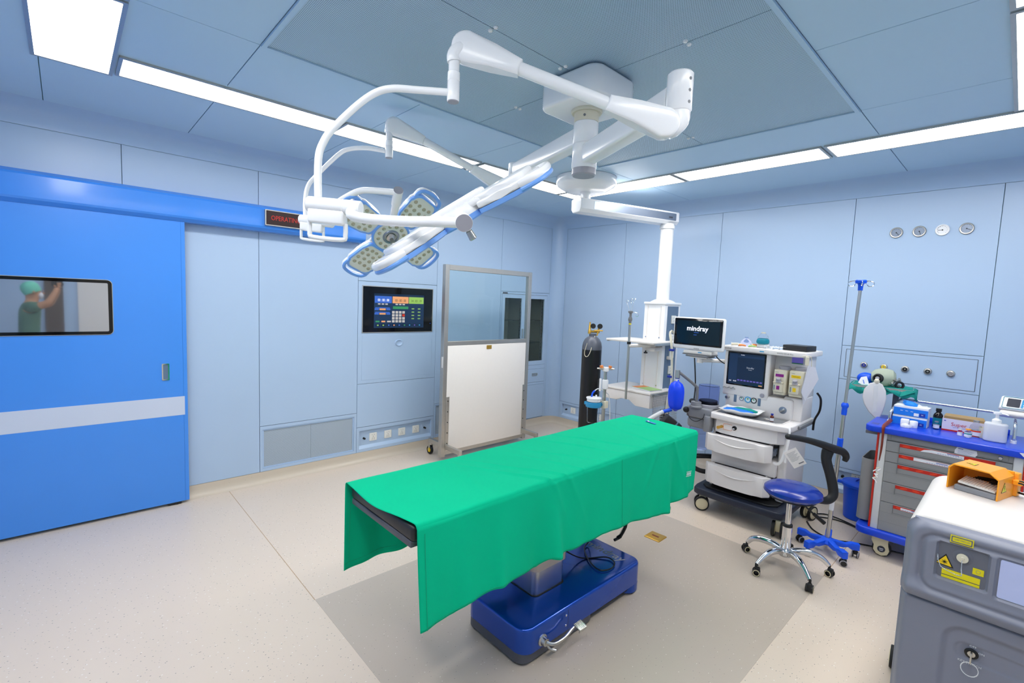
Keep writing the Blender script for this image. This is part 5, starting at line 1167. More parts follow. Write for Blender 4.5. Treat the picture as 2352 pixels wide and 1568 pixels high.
airway((2.955, -.90, ZS), (1, .12, 0), .012, 'cream', 'cream airway tube at the left end of the top shelf'); airway((3.03, -.935, ZS), (1, .1, 0), .009, 'orange_soft', 'orange tipped tube lying at the front of the top shelf', .06); airway((3.12, -.88, ZS), (.5, .4, 0), .013, 'orange_soft', 'orange tipped tube beside the violet mask', .05); airway((3.11, -.92, ZS), (1, .1, 0), .008, 'green_book', 'pale green small tube in front of the violet mask', .06)
for i, x_ in enumerate((3.25, 3.31, 3.355)): airway((x_, -.93 + .01 * i, ZS), (1, .15, 0), .012, 'clear', ['clear short tube right of the blue-cushioned mask', 'clear short tube in the middle before the black box', 'clear short tube nearest the black box'][i], .045)
# kit tray on worktop
t = root('sterile_kit', (3.13, -1.06, .8865), 'white tray kit wrapped in blue and green film on the worktop', 'tray')
b = B(); q = Matrix.Translation((3.15, -1.06, .888)) @ Matrix.Rotation(math.radians(2), 4, 'Z')
vs2 = []; f2 = []
for i in range(13):
    for j in range(9):
        u, v = i / 12 * 2 - 1, j / 8 * 2 - 1; e = max(abs(u), abs(v)); z = .0 + .045 * max(0, (e - .55) / .45) ** 1.5 + .004 * math.sin(7 * u + 3 * v)
        vs2.append(q @ Vector((u * (.13 + .03 * e), v * (.085 + .02 * e), z + .002)))
for i in range(12):
    for j in range(8): f2.append([i*9 + j, (i+1)*9 + j, (i+1)*9 + j + 1, i*9 + j + 1])
b.raw(vs2, f2); o = b.build('tray', 'white_gloss', t, True, 70); o.modifiers.new('s', 'SOLIDIFY').thickness = .002
def lumpy(q, sx, sy, sz, m, name, par, seed):
    b = B(); b.ball((0, 0, 0), 1, 24, (1, 1, 1)); rnd = random.Random(seed); ph = [rnd.random() * 6 for _ in range(6)]
    for i, v in enumerate(b.v):
        k = 1 + .08 * math.sin(7 * v.x + ph[0]) * math.sin(6 * v.y + ph[1]) + .05 * math.sin(13 * v.z + ph[2] + 4 * v.x)
        b.v[i] = q @ Vector((v.x * sx * k, v.y * sy * k, max(v.z, -.6) * sz * k))
    return b.build(name, m, par, True, 70)
lumpy(q @ Matrix.Translation((-.02, -.02, .035)), .125, .06, .018, 'box_blue', 'blue_wrap', t, 1); lumpy(q @ Matrix.Translation((.02, .015, .042)), .105, .045, .018, 'teal', 'green_wrap', t, 2)
t = root('vial', (3.405, -1.10, .8865), 'small amber vial with a white label and blue cap on the worktop', 'vial')
b = B(); b.lathe([(0, 0), (.0135, 0), (.0145, .002), (.0145, .042), (.008, .05), (.008, .056)], (3.405, -1.10, .888), seg=20); b.build('bottle', 'amber', t); b = B(); b.lathe([(.0148, .006), (.0148, .03)], (3.405, -1.10, .888), seg=20); b.build('label', 'paper', t); b = B(); b.lathe([(0, .054), (.010, .054), (.010, .066), (0, .066)], (3.405, -1.10, .888), seg=16); b.build('cap', 'blue_dark', t)
t = root('syringe', (3.32, -1.11, .8865), 'short clear syringe piece lying beside the vial', 'syringe')
b = B(); b.cyl((3.31, -1.12, .897), (3.345, -1.105, .897), .009, seg=14); b.build('barrel', 'clear', t); b = B(); b.cyl((3.345, -1.105, .897), (3.385, -1.088, .898), .004, seg=10); b.box(3.35, 3.358, -1.11, -1.09, .89, .906, .002); b.build('plunger', 'alu', t)
# papers and tag hanging at the right side
t = root('hanging_papers', (3.60, -.92, 1.0), 'sheaf of white notes hanging by a clip from the right of the top shelf', 'papers')
q = frame((3.60, -.93, 1.235), (.45, .89, 0), (.12, 0, 1))
b = B()
for k in range(3): b.prism([(-.045 + .01 * k, .13), (.03, .12), (.07 + .01 * k, .02), (.045, -.08), (.0, -.2 + .02 * k), (-.06, -.07 - .01 * k), (-.05, .05)], .003 * k, .003 * k + .0008, 0, 1, q)
b.build('sheet', 'paper', t, False); b = B(); b.tube([(3.56, -1.00, 1.44), (3.61, -.97, 1.44), (3.615, -.95, 1.36)], .003, 6, 3); b.box(3.58, 3.605, -1.0, -.985, 1.37, 1.44, .003, 1); b.build('clip', 'cream', t)
t = root('instruction_tag', (3.56, -1.19, .62), 'white printed tag hanging on a white strap from the worktop corner', 'tag')
b = B(); b.tube([(3.555, -1.17, .885), (3.57, -1.195, .865), (3.572, -1.20, .80), (3.56, -1.195, .70), (3.555, -1.19, .60)], .011, 8, 4, True, .12, up=(0, 1, 0)); b.tube([(3.548, -1.19, .70), (3.535, -1.19, .62), (3.50, -1.185, .57), (3.47, -1.18, .575)], .010, 8, 4, True, .12, up=(0, 1, 0)); b.build('strap', 'white_gloss', t)
q = frame((3.625, -1.20, .66), (.9, .3, .0), (-.05, 0, 1)) @ Matrix.Rotation(math.radians(35), 4, 'Z'); b = B(); b.box(-.05, .05, -.068, .068, 0, .0012, 0, 1, q); b.build('card', 'white_warm', t, False)
b = B()
for k in range(9): b.box(-.036, .036 - .01 * (k % 3), .045 - k * .008, .047 - k * .008, .0012, .0016, 0, 1, q)
b.box(.0, .04, -.052, -.044, .0012, .0016, 0, 1, q); b.build('print', 'grey_mid', t, False); t.children[-1]['kind'] = 'stuff'
t = root('side_cable', (3.66, -.75, .9), 'black cable curving down the right side of the anaesthesia machine', 'cable')
b = B(); b.tube([(3.63, -.78, 1.13), (3.655, -.76, 1.08), (3.65, -.74, .98), (3.615, -.72, .89), (3.605, -.70, .80)], .0085, 10, 5); b.build('cable', 'black', t)
# ------------------------------------------------------------------ stool
stx, sty = 3.745, -1.665
so = root('stool', (stx, sty, 0), 'round blue padded stool with a black curved back support and chrome five-star base', 'stool')
b = B(); b.lathe([(0, .51), (.12, .512), (.165, .522), (.182, .54), (.178, .562), (.155, .582), (.10, .597), (0, .603)], (stx + .01, sty + .01, 0), seg=56, sc=(1.0, 1.0)); b.build('seat', 'seat_blue', so)
b = B(); b.lathe([(0, .500), (.12, .500), (.15, .506), (.15, .514), (0, .514)], (stx + .01, sty + .01, 0), seg=36); b.build('seat_base', 'black_soft', so)
b = B(); b.box(stx - .05, stx + .05, sty - .05, sty + .05, .472, .502, .012, 2); b.build('mechanism', 'black_soft', so)
b = B(); b.cyl((stx, sty, .30), (stx, sty, .475), .0185, seg=24); b.build('gas_lift', 'chrome', so)
b = B(); b.cyl((stx, sty, .295), (stx, sty, .312), .031, seg=24); b.build('collar', 'black_soft', so)
b = B(); b.lathe([(0, .095), (.028, .095), (.031, .11), (.0295, .295), (0, .295)], (stx, sty, 0), seg=28); b.build('cylinder', 'chrome', so)
b = B(); b.lathe([(0, .085), (.04, .085), (.05, .10), (.048, .125), (.034, .14), (0, .14)], (stx, sty, 0), seg=28); b.build('hub', 'chrome', so)
tips = [(3.492, -1.66), (3.655, -1.935), (3.953, -1.862), (3.985, -1.555), (3.70, -1.41)]
for (x_, y_) in tips:
    d = Vector((x_ - stx, y_ - sty, 0)); L = d.length; u = d.normalized(); P_ = lambda r, z: (stx + u.x * r, sty + u.y * r, z)
    b = B(); b.tube([P_(.03, .118), P_(.09, .135), P_(.16, .135), P_(.22, .115), P_(L, .075)], [.020, .021, .020, .017, .013], 16, 4, True, 1.15, up=(0, 0, 1)); lg = b.build('leg', 'chrome', so)
    a = math.atan2(u.y, u.x) + (.9 if x_ < 3.6 else 2.2 if y_ < -1.9 else -.7)
    o_ = Matrix.Translation((stx + u.x * (L + .005), sty + u.y * (L + .005), .025)) @ Matrix.Rotation(a, 4, 'Z')
    b = B(); b.T = o_; b.cyl((0, 0, .02), (0, 0, .055), .008, seg=10); b.box(-.008, .026, -.014, .014, .006, .036, .008, 2); b.lathe([(0, -.012), (.021, -.012), (.021, .012), (0, .012)], (0.004, 0, 0), (0, 1, 0), 20); c = b.build('castor', 'black_soft', so)
    for s_ in (-1, 1):
        b = B(); b.T = o_; b.lathe([(.010, s_ * .012), (.0245, s_ * .012), (.025, s_ * .016), (.024, s_ * .022), (.017, s_ * .023)], (.004, 0, 0), (0, 1, 0), 24); b.build('wheel', 'black_soft', c)
        b = B(); b.T = o_; b.lathe([(.0165, s_ * .0235), (.0215, s_ * .0232), (.0215, s_ * .0215)], (.004, 0, 0), (0, 1, 0), 24); lab(b.build('wheel_ring', 'cream_wheel', c), 'tan wheel ring')
# back support: strut rising from under the seat, then a bar curving forward
b = B(); b.tube([(stx + .10, sty + .13, .485), (3.872, -1.452, .470), (3.905, -1.378, .463), (3.925, -1.340, .495), (3.915, -1.330, .56), (3.892, -1.342, .653), (3.868, -1.356, .74), (3.868, -1.345, .80), (3.880, -1.335, .835)], [.022, .023, .028, .034, .036, .035, .036, .042, .040], 18, 5, True, .65, up=(.68, .73, 0)); b.build('back_strut', 'black_soft', so)
b = B(); b.tube([(3.950, -1.225, .730), (3.956, -1.222, .765), (3.938, -1.245, .800), (3.900, -1.326, .828), (3.846, -1.437, .868), (3.783, -1.571, .908), (3.712, -1.716, .938)], [.016, .023, .027, .029, .025, .021, .019], 18, 6); b.ball((3.712, -1.716, .938), .019, 16); b.build('back_rest', 'black_soft', so)
b = B(); b.tube([(stx + .05, sty + .03, .49), (stx + .10, sty + .06, .44), (stx + .15, sty + .09, .39)], .006, 8, 3); b.build('lever', 'black_soft', so); b = B(); b.tube([(stx + .13, sty + .08, .41), (stx + .19, sty + .115, .355)], [.012, .014], 12); b.build('lever_grip', 'black', so)

# ------------------------------------------------------------------ drip stand
ix, iy = 3.885, -1.185
iv = root('drip_stand', (ix, iy, 0), 'tall steel drip stand with a bright blue five-arm base and blue top hooks holder', 'drip stand')
TOP = Vector((3.925, -1.14, 2.0)); BOT = Vector((ix, iy, .09)); P_ = lambda z: BOT.lerp(TOP, (z - .09) / 1.91)
b = B(); b.cyl(BOT, P_(.87), .0145, seg=18); b.build('pole', 'steel', iv); b = B(); b.cyl(P_(.87), P_(1.10), .0125, seg=18); b.build('pole', 'steel', iv); b = B(); b.cyl(P_(1.10), P_(1.985), .0105, seg=18); b.build('pole', 'steel', iv)
b = B(); b.cyl(P_(.76), P_(.88), .0185, seg=18, bev=.003); b.build('sleeve', 'plastic_blue', iv); b = B(); b.lathe([(0, 0), (.017, 0), (.018, .03), (.017, .05), (.024, .062), (.024, .078), (.016, .09), (0, .09)], P_(1.055), TOP - BOT, 20); b.build('sleeve', 'plastic_blue', iv)
b = B(); b.cyl(P_(.33), P_(.42), .0152, seg=16); b.build('sticker', 'paper', iv)
b = B(); b.lathe([(0, 0), (.015, 0), (.017, .04), (.020, .048), (.034, .052), (.036, .07), (.03, .076), (0, .076)], P_(1.965), (0, 0, 1), 20); b.build('top_cap', 'plastic_blue', iv)
tp_ = P_(2.03)
for a in (.3, 1.9, 3.4, 5.0):
    u = Vector((math.cos(a), math.sin(a), 0)); b = B(); b.tube([tp_ + u * .02, tp_ + u * .05 + Vector((0, 0, .002)), tp_ + u * .075 + Vector((0, 0, -.01)), tp_ + u * .07 + Vector((0, 0, -.032)), tp_ + u * .045 + Vector((0, 0, -.035)), tp_ + u * .035 + Vector((0, 0, -.02))], .0028, 8, 4); b.ball(tp_ + u * .035 + Vector((0, 0, -.02)), .004, 8); b.build('hook', 'chrome', iv)
tips = [(3.705, -1.16), (3.85, -1.40 + .06), (3.995, -1.335), (4.04, -1.135), (3.90, -1.0)]
tips = [(ix + .185 * math.cos(a), iy + .185 * math.sin(a)) for a in [math.radians(q_) for q_ in (172, 244, 316, 28, 100)]]
b = B(); b.lathe([(0, .075), (.05, .075), (.055, .085), (.045, .11), (.022, .118), (0, .118)], (ix, iy, 0), seg=28); b.build('base_hub', 'plastic_blue', iv)
for (x_, y_) in tips:
    d = Vector((x_ - ix, y_ - iy, 0)); u = d.normalized(); v = Vector((-u.y, u.x, 0)); q = frame(Vector((ix, iy, 0)) , u, (0, 0, 1))
    b = B(); b.prism([(.02, .072), (.10, .066), (.13, .075), (.155, .060), (.205, .060), (.205, .108), (.155, .112), (.12, .098), (.06, .108), (.02, .112)], -.021, .021, .006, 2, q); b.build('leg', 'plastic_blue', iv)
    a = math.atan2(u.y, u.x) + 1.1; o_ = Matrix.Translation((ix + u.x * .185, iy + u.y * .185, .024)) @ Matrix.Rotation(a, 4, 'Z')
    b = B(); b.T = o_; b.cyl((0, 0, .018), (0, 0, .06), .007, seg=10); b.box(-.012, .022, -.012, .012, .0, .032, .006, 2); c = b.build('castor', 'black', iv)
    for s_ in (-1, 1): b = B(); b.T = o_; b.lathe([(0, s_ * .010), (.021, s_ * .010), (.023, s_ * .014), (.022, s_ * .021), (0, s_ * .022)], (.002, 0, 0), (0, 1, 0), 22); b.build('wheel', 'black_soft', c); b = B(); b.T = o_; b.lathe([(.019, s_ * .0225), (.0235, s_ * .021), (.0235, s_ * .016)], (.002, 0, 0), (0, 1, 0), 22); b.build('wheel_ring', 'grey_cap', c)

# ------------------------------------------------------------------ bin and floor cables
bx_, by_ = 3.895, -.255
bn = root('lidded_bin', (bx_, by_, 0), 'bright blue round lidded bin between the wall and the medicine trolley', 'bin')
b = B(); b.lathe([(0, .0), (.098, 0), (.104, .006), (.122, .285), (.122, .30), (0, .30)], (bx_, by_, 0), seg=40); b.build('body', 'plastic_blue', bn)
b = B(); b.lathe([(.128, .285), (.138, .29), (.138, .312), (.13, .322), (.122, .318), (.11, .326), (.05, .332), (0, .333)], (bx_, by_, 0), seg=40); b.build('lid', 'plastic_blue', bn); b = B(); b.tube([(bx_ - .03, by_ - .02, .33), (bx_ - .01, by_ - .02, .35), (bx_ + .03, by_ - .02, .35), (bx_ + .05, by_ - .02, .33)], .006, 8, 4); b.build('lid_handle', 'blue_dark', bn)
b = B(); b.box(bx_ - .165, bx_ - .125, by_ - .04, by_ + .0, .285, .31, .006, 2); b.build('ear', 'plastic_blue', bn)
t = root('floor_cable', (3.8, -.6, 0), 'thin black mains cable running across the floor towards the medicine trolley', 'cable')
b = B(); b.tube([(3.63, -.72, .006), (3.72, -.86, .006), (3.86, -.92, .006), (4.0, -.84, .006), (4.15, -.78, .006), (4.4, -.72, .006)], .0055, 8, 6); b.build('cord', 'black', t)
t = root('floor_cable', (3.85, -.45, 0), 'black cable looping along the skirting beside the blue bin', 'cable')
b = B(); b.tube([(3.60, -.62, .012), (3.68, -.52, .006), (3.80, -.47, .006), (3.92, -.50, .006), (4.0, -.56, .006)], .0055, 8, 5); b.tube([(3.60, -.55, .012), (3.68, -.42, .006), (3.78, -.42, .006), (3.90, -.47, .006), (4.0, -.54, .006)], .0055, 8, 5); b.build('cord', 'black', t)

# ------------------------------------------------------------------ medicine trolley
mc = root('medicine_trolley', (4.45, -.70, 0), 'grey medicine trolley with a blue top, red trims and labelled drawers', 'trolley')
X0, X1, Y0, Y1 = 4.095, 4.825, -.945, -.46
b = B(); b.box(X0 + .01, X1 - .01, Y0 + .012, Y1, .205, .935, .004); body = b.build('body', 'cart_grey', mc)
for xa, xb in ((X0 - .002, X0 + .045), (X1 - .045, X1 + .002)):
    b = B(); b.box(xa, xb, Y0 - .006, Y0 + .05, .20, .935, .008, 3); b.build('pillar', 'cart_pillar', mc)
for xa in (X0 - .014, X1 + .002):
    b = B(); b.box(xa, xa + .012, Y0 - .006, Y0 + .02, .20, .935, .002, 1); b.build('red_trim', 'red', mc); b = B(); b.box(xa, xa + .012, Y1 - .03, Y1, .20, .935, .002, 1); b.build('red_trim', 'red', mc)
b = B(); b.box(X0 + .045, X1 - .045, Y0 - .004, Y0 + .03, .888, .937, .003); fa = b.build('fascia', 'cart_grey', mc)
b = B(); ringframe(b, .60, .038, .003, .001, .004, FB(4.46, .912, Y0 - .004), seg=2); b.build('groove', 'grey_mid', fa)
b = B(); b.lathe([(0, 0), (.012, 0), (.012, .006), (.009, .010), (.006, .010), (.006, .006), (0, .006)], (4.722, Y0 - .004, .908), (0, -1, 0), 24); b.build('lock', 'chrome', fa)
q = FB(4.56, .906, Y0 - .0055) @ Matrix.Rotation(-.03, 4, 'Z'); b = B(); b.prism([(-.055, -.022), (.045, -.025), (.056, -.005), (.05, .02), (-.045, .024), (-.055, .0)], 0, .001, 0, 1, q); lb_ = b.build('paper_label', 'paper', fa, False)
b = B(); b.box(-.04, -.015, .012, .016, .001, .0014, 0, 1, q)
for k in range(4): b.box(-.04, .04 - .006 * k, .004 - k * .007, .0052 - k * .007, .001, .0014, 0, 1, q)
b.build('print', 'blue_dark', lb_, False)
zs = [(.884, .809, 0), (.806, .731, 0), (.728, .580, 1), (.577, .430, 1), (.427, .212, 2)]
dl = ['shallow top drawer with a torn paper label', 'second shallow drawer with a long paper label', None, None, 'deep bottom drawer with a white label']
for i, (zt_, zb_, nl) in enumerate(zs):
    d = B().box(X0 + .046, X1 - .046, Y0 - .010, Y0 + .02, zb_, zt_, .002, 1)
    d = d.build('drawer', 'cart_grey', mc, False)
    if dl[i]: lab(d, dl[i])
    xl, xr = X0 + .122, X1 - .122
    yy = Y0 - .0102
    hz = min(zt_ - zb_, .075)
    B().box(xl, xr, yy - .0015, yy, zt_ - .030, zt_ - .006).build('label_strip', 'red', d, False)
    b = B(); b.prism([(0, 0), (.0, -.030), (.006, -.038), (.0075, -.012), (.003, -.004)], xl, xr, 0, 1, frame((0, Y0 - .010, zt_ - .030), (0, -1, 0), (0, 0, 1)) @ Matrix.Identity(4)); b.build('handle_scoop', 'cart_grey', d)
    b = B(); b.box(xl + .0, xr, yy - .010, yy - .008, zt_ - .064, zt_ - .061); b.box(xl - .002, xl, yy - .009, yy, zt_ - .07, zt_ - .004); b.box(xr, xr + .002, yy - .009, yy, zt_ - .07, zt_ - .004); b.build('handle_edge', 'grey_mid', d, False)
    if nl:
        for k in range(nl): zz = zt_ - hz - (zt_ - zb_ - hz) * k / nl; B().box(X0 + .046, X1 - .046, Y0 - .0104, Y0 - .0098, zz - .001, zz).build('groove', 'grey_mid', d, False)
    rnd = random.Random(i + 3); b = B()
    for k in range(3):
        xx = xl + .03 + k * .075 + rnd.random() * .02; qq = FB(xx, zt_ - .018, yy - .0018) @ Matrix.Rotation(rnd.uniform(-.3, .3), 4, 'Z'); b.prism([(-.02, -.004), (.0, -.008), (.022, -.003), (.02, .003), (0, .007), (-.018, .004)], 0, .0006, 0, 1, qq)
    b.build('crease', 'red_bright', d, False)
    if i == 0:
        b = B(); b.prism([(-.12, -.012), (-.10, .004), (-.06, .012), (.105, .010), (.105, -.012), (-.06, -.008)], .002, .003, 0, 1, FB(4.45, zt_ - .020, yy)); pp = b.build('paper_label', 'paper', d, False)
    if i == 1: b = B(); b.box(-.12, .12, -.010, .011, .002, .003, 0, 1, FB(4.42, zt_ - .018, yy)); pp = b.build('paper_label', 'paper', d, False)
    if i == 4: b = B(); b.box(-.04, .08, -.009, .007, .002, .003, 0, 1, FB(4.30, zt_ - .018, yy)); pp = b.build('paper_label', 'paper', d, False)
    if i in (0, 1, 4):
        b = B(); cx = (4.47, 4.42, 4.32)[(0, 1, None, None, 2)[i]]
        for k in range(10): b.box(cx - .05 + k * .013, cx - .041 + k * .013, yy - .0035, yy - .0031, zt_ - .024, zt_ - .022)
        b.box(cx, cx + .06, yy - .0035, yy - .0031, zt_ - .016, zt_ - .012); b.build('print', 'blue_dark', pp, False); pp.children[-1]['kind'] = 'stuff'
# top and bottom mouldings
b = B(); b.prism(rrect(.905, .56, .05, 5, 4.458, -.705), .935, .983, .010, 3); top = b.build('top', 'cart_blue', mc)
b = B(); b.prism(rrect(.62, .025, .008, 3, 4.44, -.445), .98, 1.02, .004, 2); b.build('back_lip', 'cart_blue', top)
for x_ in (4.055, 4.86):
    b = B(); b.box(x_ - .022, x_ + .022, -.93, -.86, .9825, .9845, .0008, 1); b.box(x_ - .022, x_ + .022, -.62, -.52, .9825, .9845, .0008, 1); b.build('tray_recess', 'blue_dark', top)
b = B(); b.prism(rrect(.90, .58, .06, 5, 4.455, -.70), .155, .210, .012, 3); b.build('bumper', 'cart_blue', mc)
for x_, y_, a in ((4.16, -.90, 1.5), (4.78, -.90, 1.4), (4.16, -.50, 0), (4.78, -.50, 0)):
    o_ = Matrix.Translation((x_, y_, .058)) @ Matrix.Rotation(.15, 4, 'Z')
    b = B(); b.T = o_; b.lathe([(0, -.016), (.05, -.016), (.058, -.010), (.058, .010), (.05, .016), (0, .016)], (0.01, 0, 0), (0, 1, 0), 32); c = b.build('castor_wheel', 'rubber', mc)
    qf = o_ @ frame((0, 0, 0), (1, 0, 0), (0, 0, 1))
    for z0_ in (-.026, .017):
        b = B(); sh_ = [(-.05, .10), (-.055, .055), (-.038, .02), (-.040, -.015), (-.02, -.042), (.012, -.052), (.045, -.038), (.056, -.005), (.048, .03), (.045, .06), (.05, .10)]; b.prism(sh_, z0_, z0_ + .009, .003, 2, qf); b.build('castor_housing', 'cream_wheel', c)
    b = B(); b.lathe([(0, .0262), (.024, .0262), (.024, .0275), (0, .0275)], (0.008, 0, 0), (0, -1, 0), 24); b.v = [o_ @ v for v in b.v]; hb = b.build('hub_cap', 'navy', c)
    b = B(); b.box(-.012, .012, .001, .006, .0276, .0282, 0, 1, qf @ Matrix.Translation((.008, 0, 0))); b.box(-.010, .010, -.010, -.006, .0276, .0282, 0, 1, qf @ Matrix.Translation((.008, 0, 0))); b.build('emblem', 'text_white', hb, False)
# side waste pocket
b = B(); pkt = [(0, 0), (0, .30), (.03, .34), (.09, .34), (.09, 0)]
po = rrect(.10, .34, .045, 5, 4.035, -.71); pi_ = rrect(.088, .328, .04, 5, 4.035, -.71); n_ = len(po)
vs2 = [(x, y, .225) for x, y in po] + [(x, y, .70) for x, y in po] + [(x, y, .70) for x, y in pi_] + [(x, y, .235) for x, y in pi_]
f2 = []
for i in range(3):
    for k in range(n_): k2 = (k + 1) % n_; f2.append([i*n_ + k, i*n_ + k2, (i+1)*n_ + k2, (i+1)*n_ + k])
f2 += [list(range(n_))[::-1], list(range(3*n_, 4*n_))]; b.raw(vs2, f2); b.build('side_pocket', 'cart_grey', mc)
b = B(); b.box(4.0, 4.09, -.9, -.5, .90, .925, .003); b.build('side_bracket', 'grey_mid', mc)
# guard rail
rp = [(4.115, -.75, .985), (4.115, -.75, 1.055), (4.125, -.73, 1.083), (4.13, -.60, 1.115), (4.135, -.47, 1.128), (4.16, -.435, 1.13), (4.45, -.43, 1.13), (4.72, -.44, 1.13), (4.755, -.46, 1.13), (4.765, -.60, 1.125), (4.768, -.73, 1.11), (4.77, -.752, 1.08), (4.77, -.755, .985)]
b = B(); b.tube(rp, .0095, 14, 3); b.build('guard_rail', 'chrome', mc)
for x_, y_ in ((4.115, -.75), (4.77, -.755)): b = B(); b.cyl((x_, y_, .983), (x_, y_, 1.003), .0155, seg=20); b.build('rail_foot', 'white_gloss', mc)
b = B(); b.tube([(4.128, -.760, 1.005), (4.128, -.80, 1.008), (4.122, -.90, .998), (4.118, -.988, .985), (4.120, -.994, .93), (4.118, -.985, .82), (4.112, -.98, .73)], [.010, .012, .013, .012, .009, .008, .004], 10, 4, True, .6); o = b.build('tourniquet', 'brown', None); tag(o, 'brown rubber strap tied to the left rail and hanging down the trolley front', 'strap'); rebase(o, (4.09, -.98, .70))
t = root('key_tags', (4.075, -.985, .56), 'cluster of small white tags and keys hanging from the brown strap', 'keys')
b = B(); b.tube([(4.112, -.98, .73), (4.110, -.975, .69)], .0015, 6); b.build('cord', 'cream', t); rnd = random.Random(5)
for k in range(9):
    q = frame((4.105 + rnd.uniform(-.014, .014), -.975 - .003 * k, .675 - .012 * k), (1, rnd.uniform(-.5, .5), rnd.uniform(-1, 1)), (0, .1, 1)); plate(.026, .010, .003, q, 'white_gloss' if k % 3 else 'cream', t, 'key_tag', .002)
# items on the trolley
ZT2 = .9835
def box_item(name, c, w_, d_, h_, rot, m, label, cat, group=None):
    t = root(name, (c[0], c[1], c[2]), label, cat, group); q = Matrix.Translation(c) @ Matrix.Rotation(rot, 4, 'Z'); return t, q
for i, (dz, dx, lbl) in enumerate(((0, -.003, 'blue and white glove box at the bottom of the pair on the trolley'), (.072, 0, 'blue and white glove box on top with a blue glove sticking out'))):
    t, q = box_item('glove_box', (4.235 + dx, -.70, ZT2 + dz), .2, .1, .07, -.04, 'box_blue', lbl, 'box', 'glove boxes on the trolley')
    b = B(); b.box(-.10, .10, -.055, .055, .0, .070, .001, 1, q); b.build('carton', 'paper', t, False); b = B(); b.box(-.0995, .0995, -.0565, -.055, .001, .056, 0, 1, q); b.build('front_panel', 'box_blue', t, False)
    b = B(); b.box(.052, .085, -.0572, -.0565, .006, .032, 0, 1, q); b.build('size_patch', 'blue_dark', t, False); b = B(); b.box(.020, .048, -.0572, -.0565, .006, .028, 0, 1, q); b.build('label', 'paper', t, False)
    lettering('M', .014, q @ frame((.068, -.0574, .019), (1, 0, 0), (0, 0, 1)), 'text_white', t, depth=.0002)
    if i: 
        b = B()
        for k in range(3): b.box(-.06 + .03 * k, -.045 + .03 * k, -.0572, -.0565, .034, .037, 0, 1, q)
        b.build('print', 'text_white', t, False)
gl_ = root('glove', (4.23, -.70, ZT2 + .142), 'bright blue glove crumpled out of the upper glove box', 'glove'); lumpy(Matrix.Translation((4.225, -.70, ZT2 + .150)) @ Matrix.Rotation(.3, 4, 'Y'), .05, .03, .024, 'glove_blue', 'glove', gl_, 9); 
b = B(); b.tube([(4.20, -.71, ZT2 + .155), (4.19, -.72, ZT2 + .172), (4.197, -.725, ZT2 + .18)], [.012, .01, .004], 8, 3, True, .6); b.build('finger', 'glove_blue', gl_)
pf = root('paper_flap', (4.29, -.70, ZT2 + .142), 'torn white carton flap standing on the upper glove box', 'carton flap'); b = B(); b.prism([(-.03, 0), (.03, 0), (.03, .016), (.0, .012), (-.02, .024)], -.001, .001, 0, 1, frame((4.29, -.715, ZT2 + .141), (1, 0, 0), (0, .3, 1))); b.build('flap', 'paper', pf, False)
# small white rolls in front
for i, (x_, y_, lbl) in enumerate(((4.212, -.80, 'white cube of cotton in front of the glove boxes, left one'), (4.262, -.80, 'white roll of tape standing right of the cotton cube'))):
    t = root('white_roll', (x_, y_, ZT2), lbl, 'roll', 'white rolls in front of the glove boxes')
    b = B(); (b.box(x_ - .024, x_ + .024, y_ - .02, y_ + .02, ZT2, ZT2 + .055, .006, 3) if i == 0 else b.lathe([(0, 0), (.0235, 0), (.0245, .003), (.0245, .044), (.022, .048), (0, .048)], (x_, y_, ZT2), seg=28)); b.build('roll', 'white_gloss', t); b = B(); b.box(x_ - .006, x_ + .006, y_ - .0262, y_ - .018, ZT2 + .01, ZT2 + .02, .001); b.build('seam', 'paper', t)
t = root('tissue', (4.225, -.86, ZT2), 'crumpled white tissue at the front left of the trolley top', 'tissue'); lumpy(Matrix.Translation((4.225, -.855, ZT2 + .008)), .030, .018, .022, 'paper', 'tissue', t, 4)
def bottle(name, x, y, prof, m, label, cat, parts):
    t = root(name, (x, y, ZT2), label, cat, 'bottles and vials on the trolley'); b = B(); b.lathe(prof, (x, y, ZT2), seg=28); b.build('body', m, t)
    for pn, pp, pm in parts: b = B(); b.lathe(pp, (x, y, ZT2), seg=28); b.build(pn, pm, t)
    return t
bottle('medicine_bottle', 4.375, -.60, [(0, 0), (.027, 0), (.029, .004), (.029, .085), (.022, .10), (.014, .108), (.014, .118)], 'dark_bottle', 'dark brown bottle with a black cap and teal label behind the clear vial', 'bottle', [('cap', [(0, .116), (.017, .116), (.017, .138), (0, .14)], 'black'), ('label', [(.0293, .015), (.0293, .07)], 'teal_plastic')])
bottle('vial', 4.378, -.70, [(0, 0), (.016, 0), (.0175, .003), (.0175, .036), (.010, .046), (.010, .052)], 'clear', 'clear vial with a grey cap before the dark bottle', 'vial', [('cap', [(0, .05), (.011, .05), (.011, .058), (0, .059)], 'alu'), ('label', [(.0177, .008), (.0177, .032)], 'paper')])
bottle('infusion_bottle', 4.585, -.74, [(0, 0), (.030, 0), (.033, .004), (.033, .055), (.028, .075), (.014, .092), (.013, .102)], 'clear', 'clear glass infusion bottle with an orange banded label', 'bottle', [('cap', [(0, .10), (.016, .10), (.016, .112), (0, .113)], 'alu'), ('label', [(.0333, .010), (.0333, .046)], 'paper'), ('label_band', [(.0335, .036), (.0335, .046)], 'red_bright')])
bottle('vial', 4.553, -.815, [(0, 0), (.018, 0), (.020, .003), (.020, .034), (.011, .046), (.011, .052)], 'clear', 'clear vial with an orange cap and green band before the infusion bottle', 'vial', [('cap', [(0, .05), (.015, .05), (.015, .058), (0, .059)], 'orange'), ('label', [(.0203, .006), (.0203, .034)], 'paper'), ('label_band', [(.0205, .022), (.0205, .029)], 'teal')])
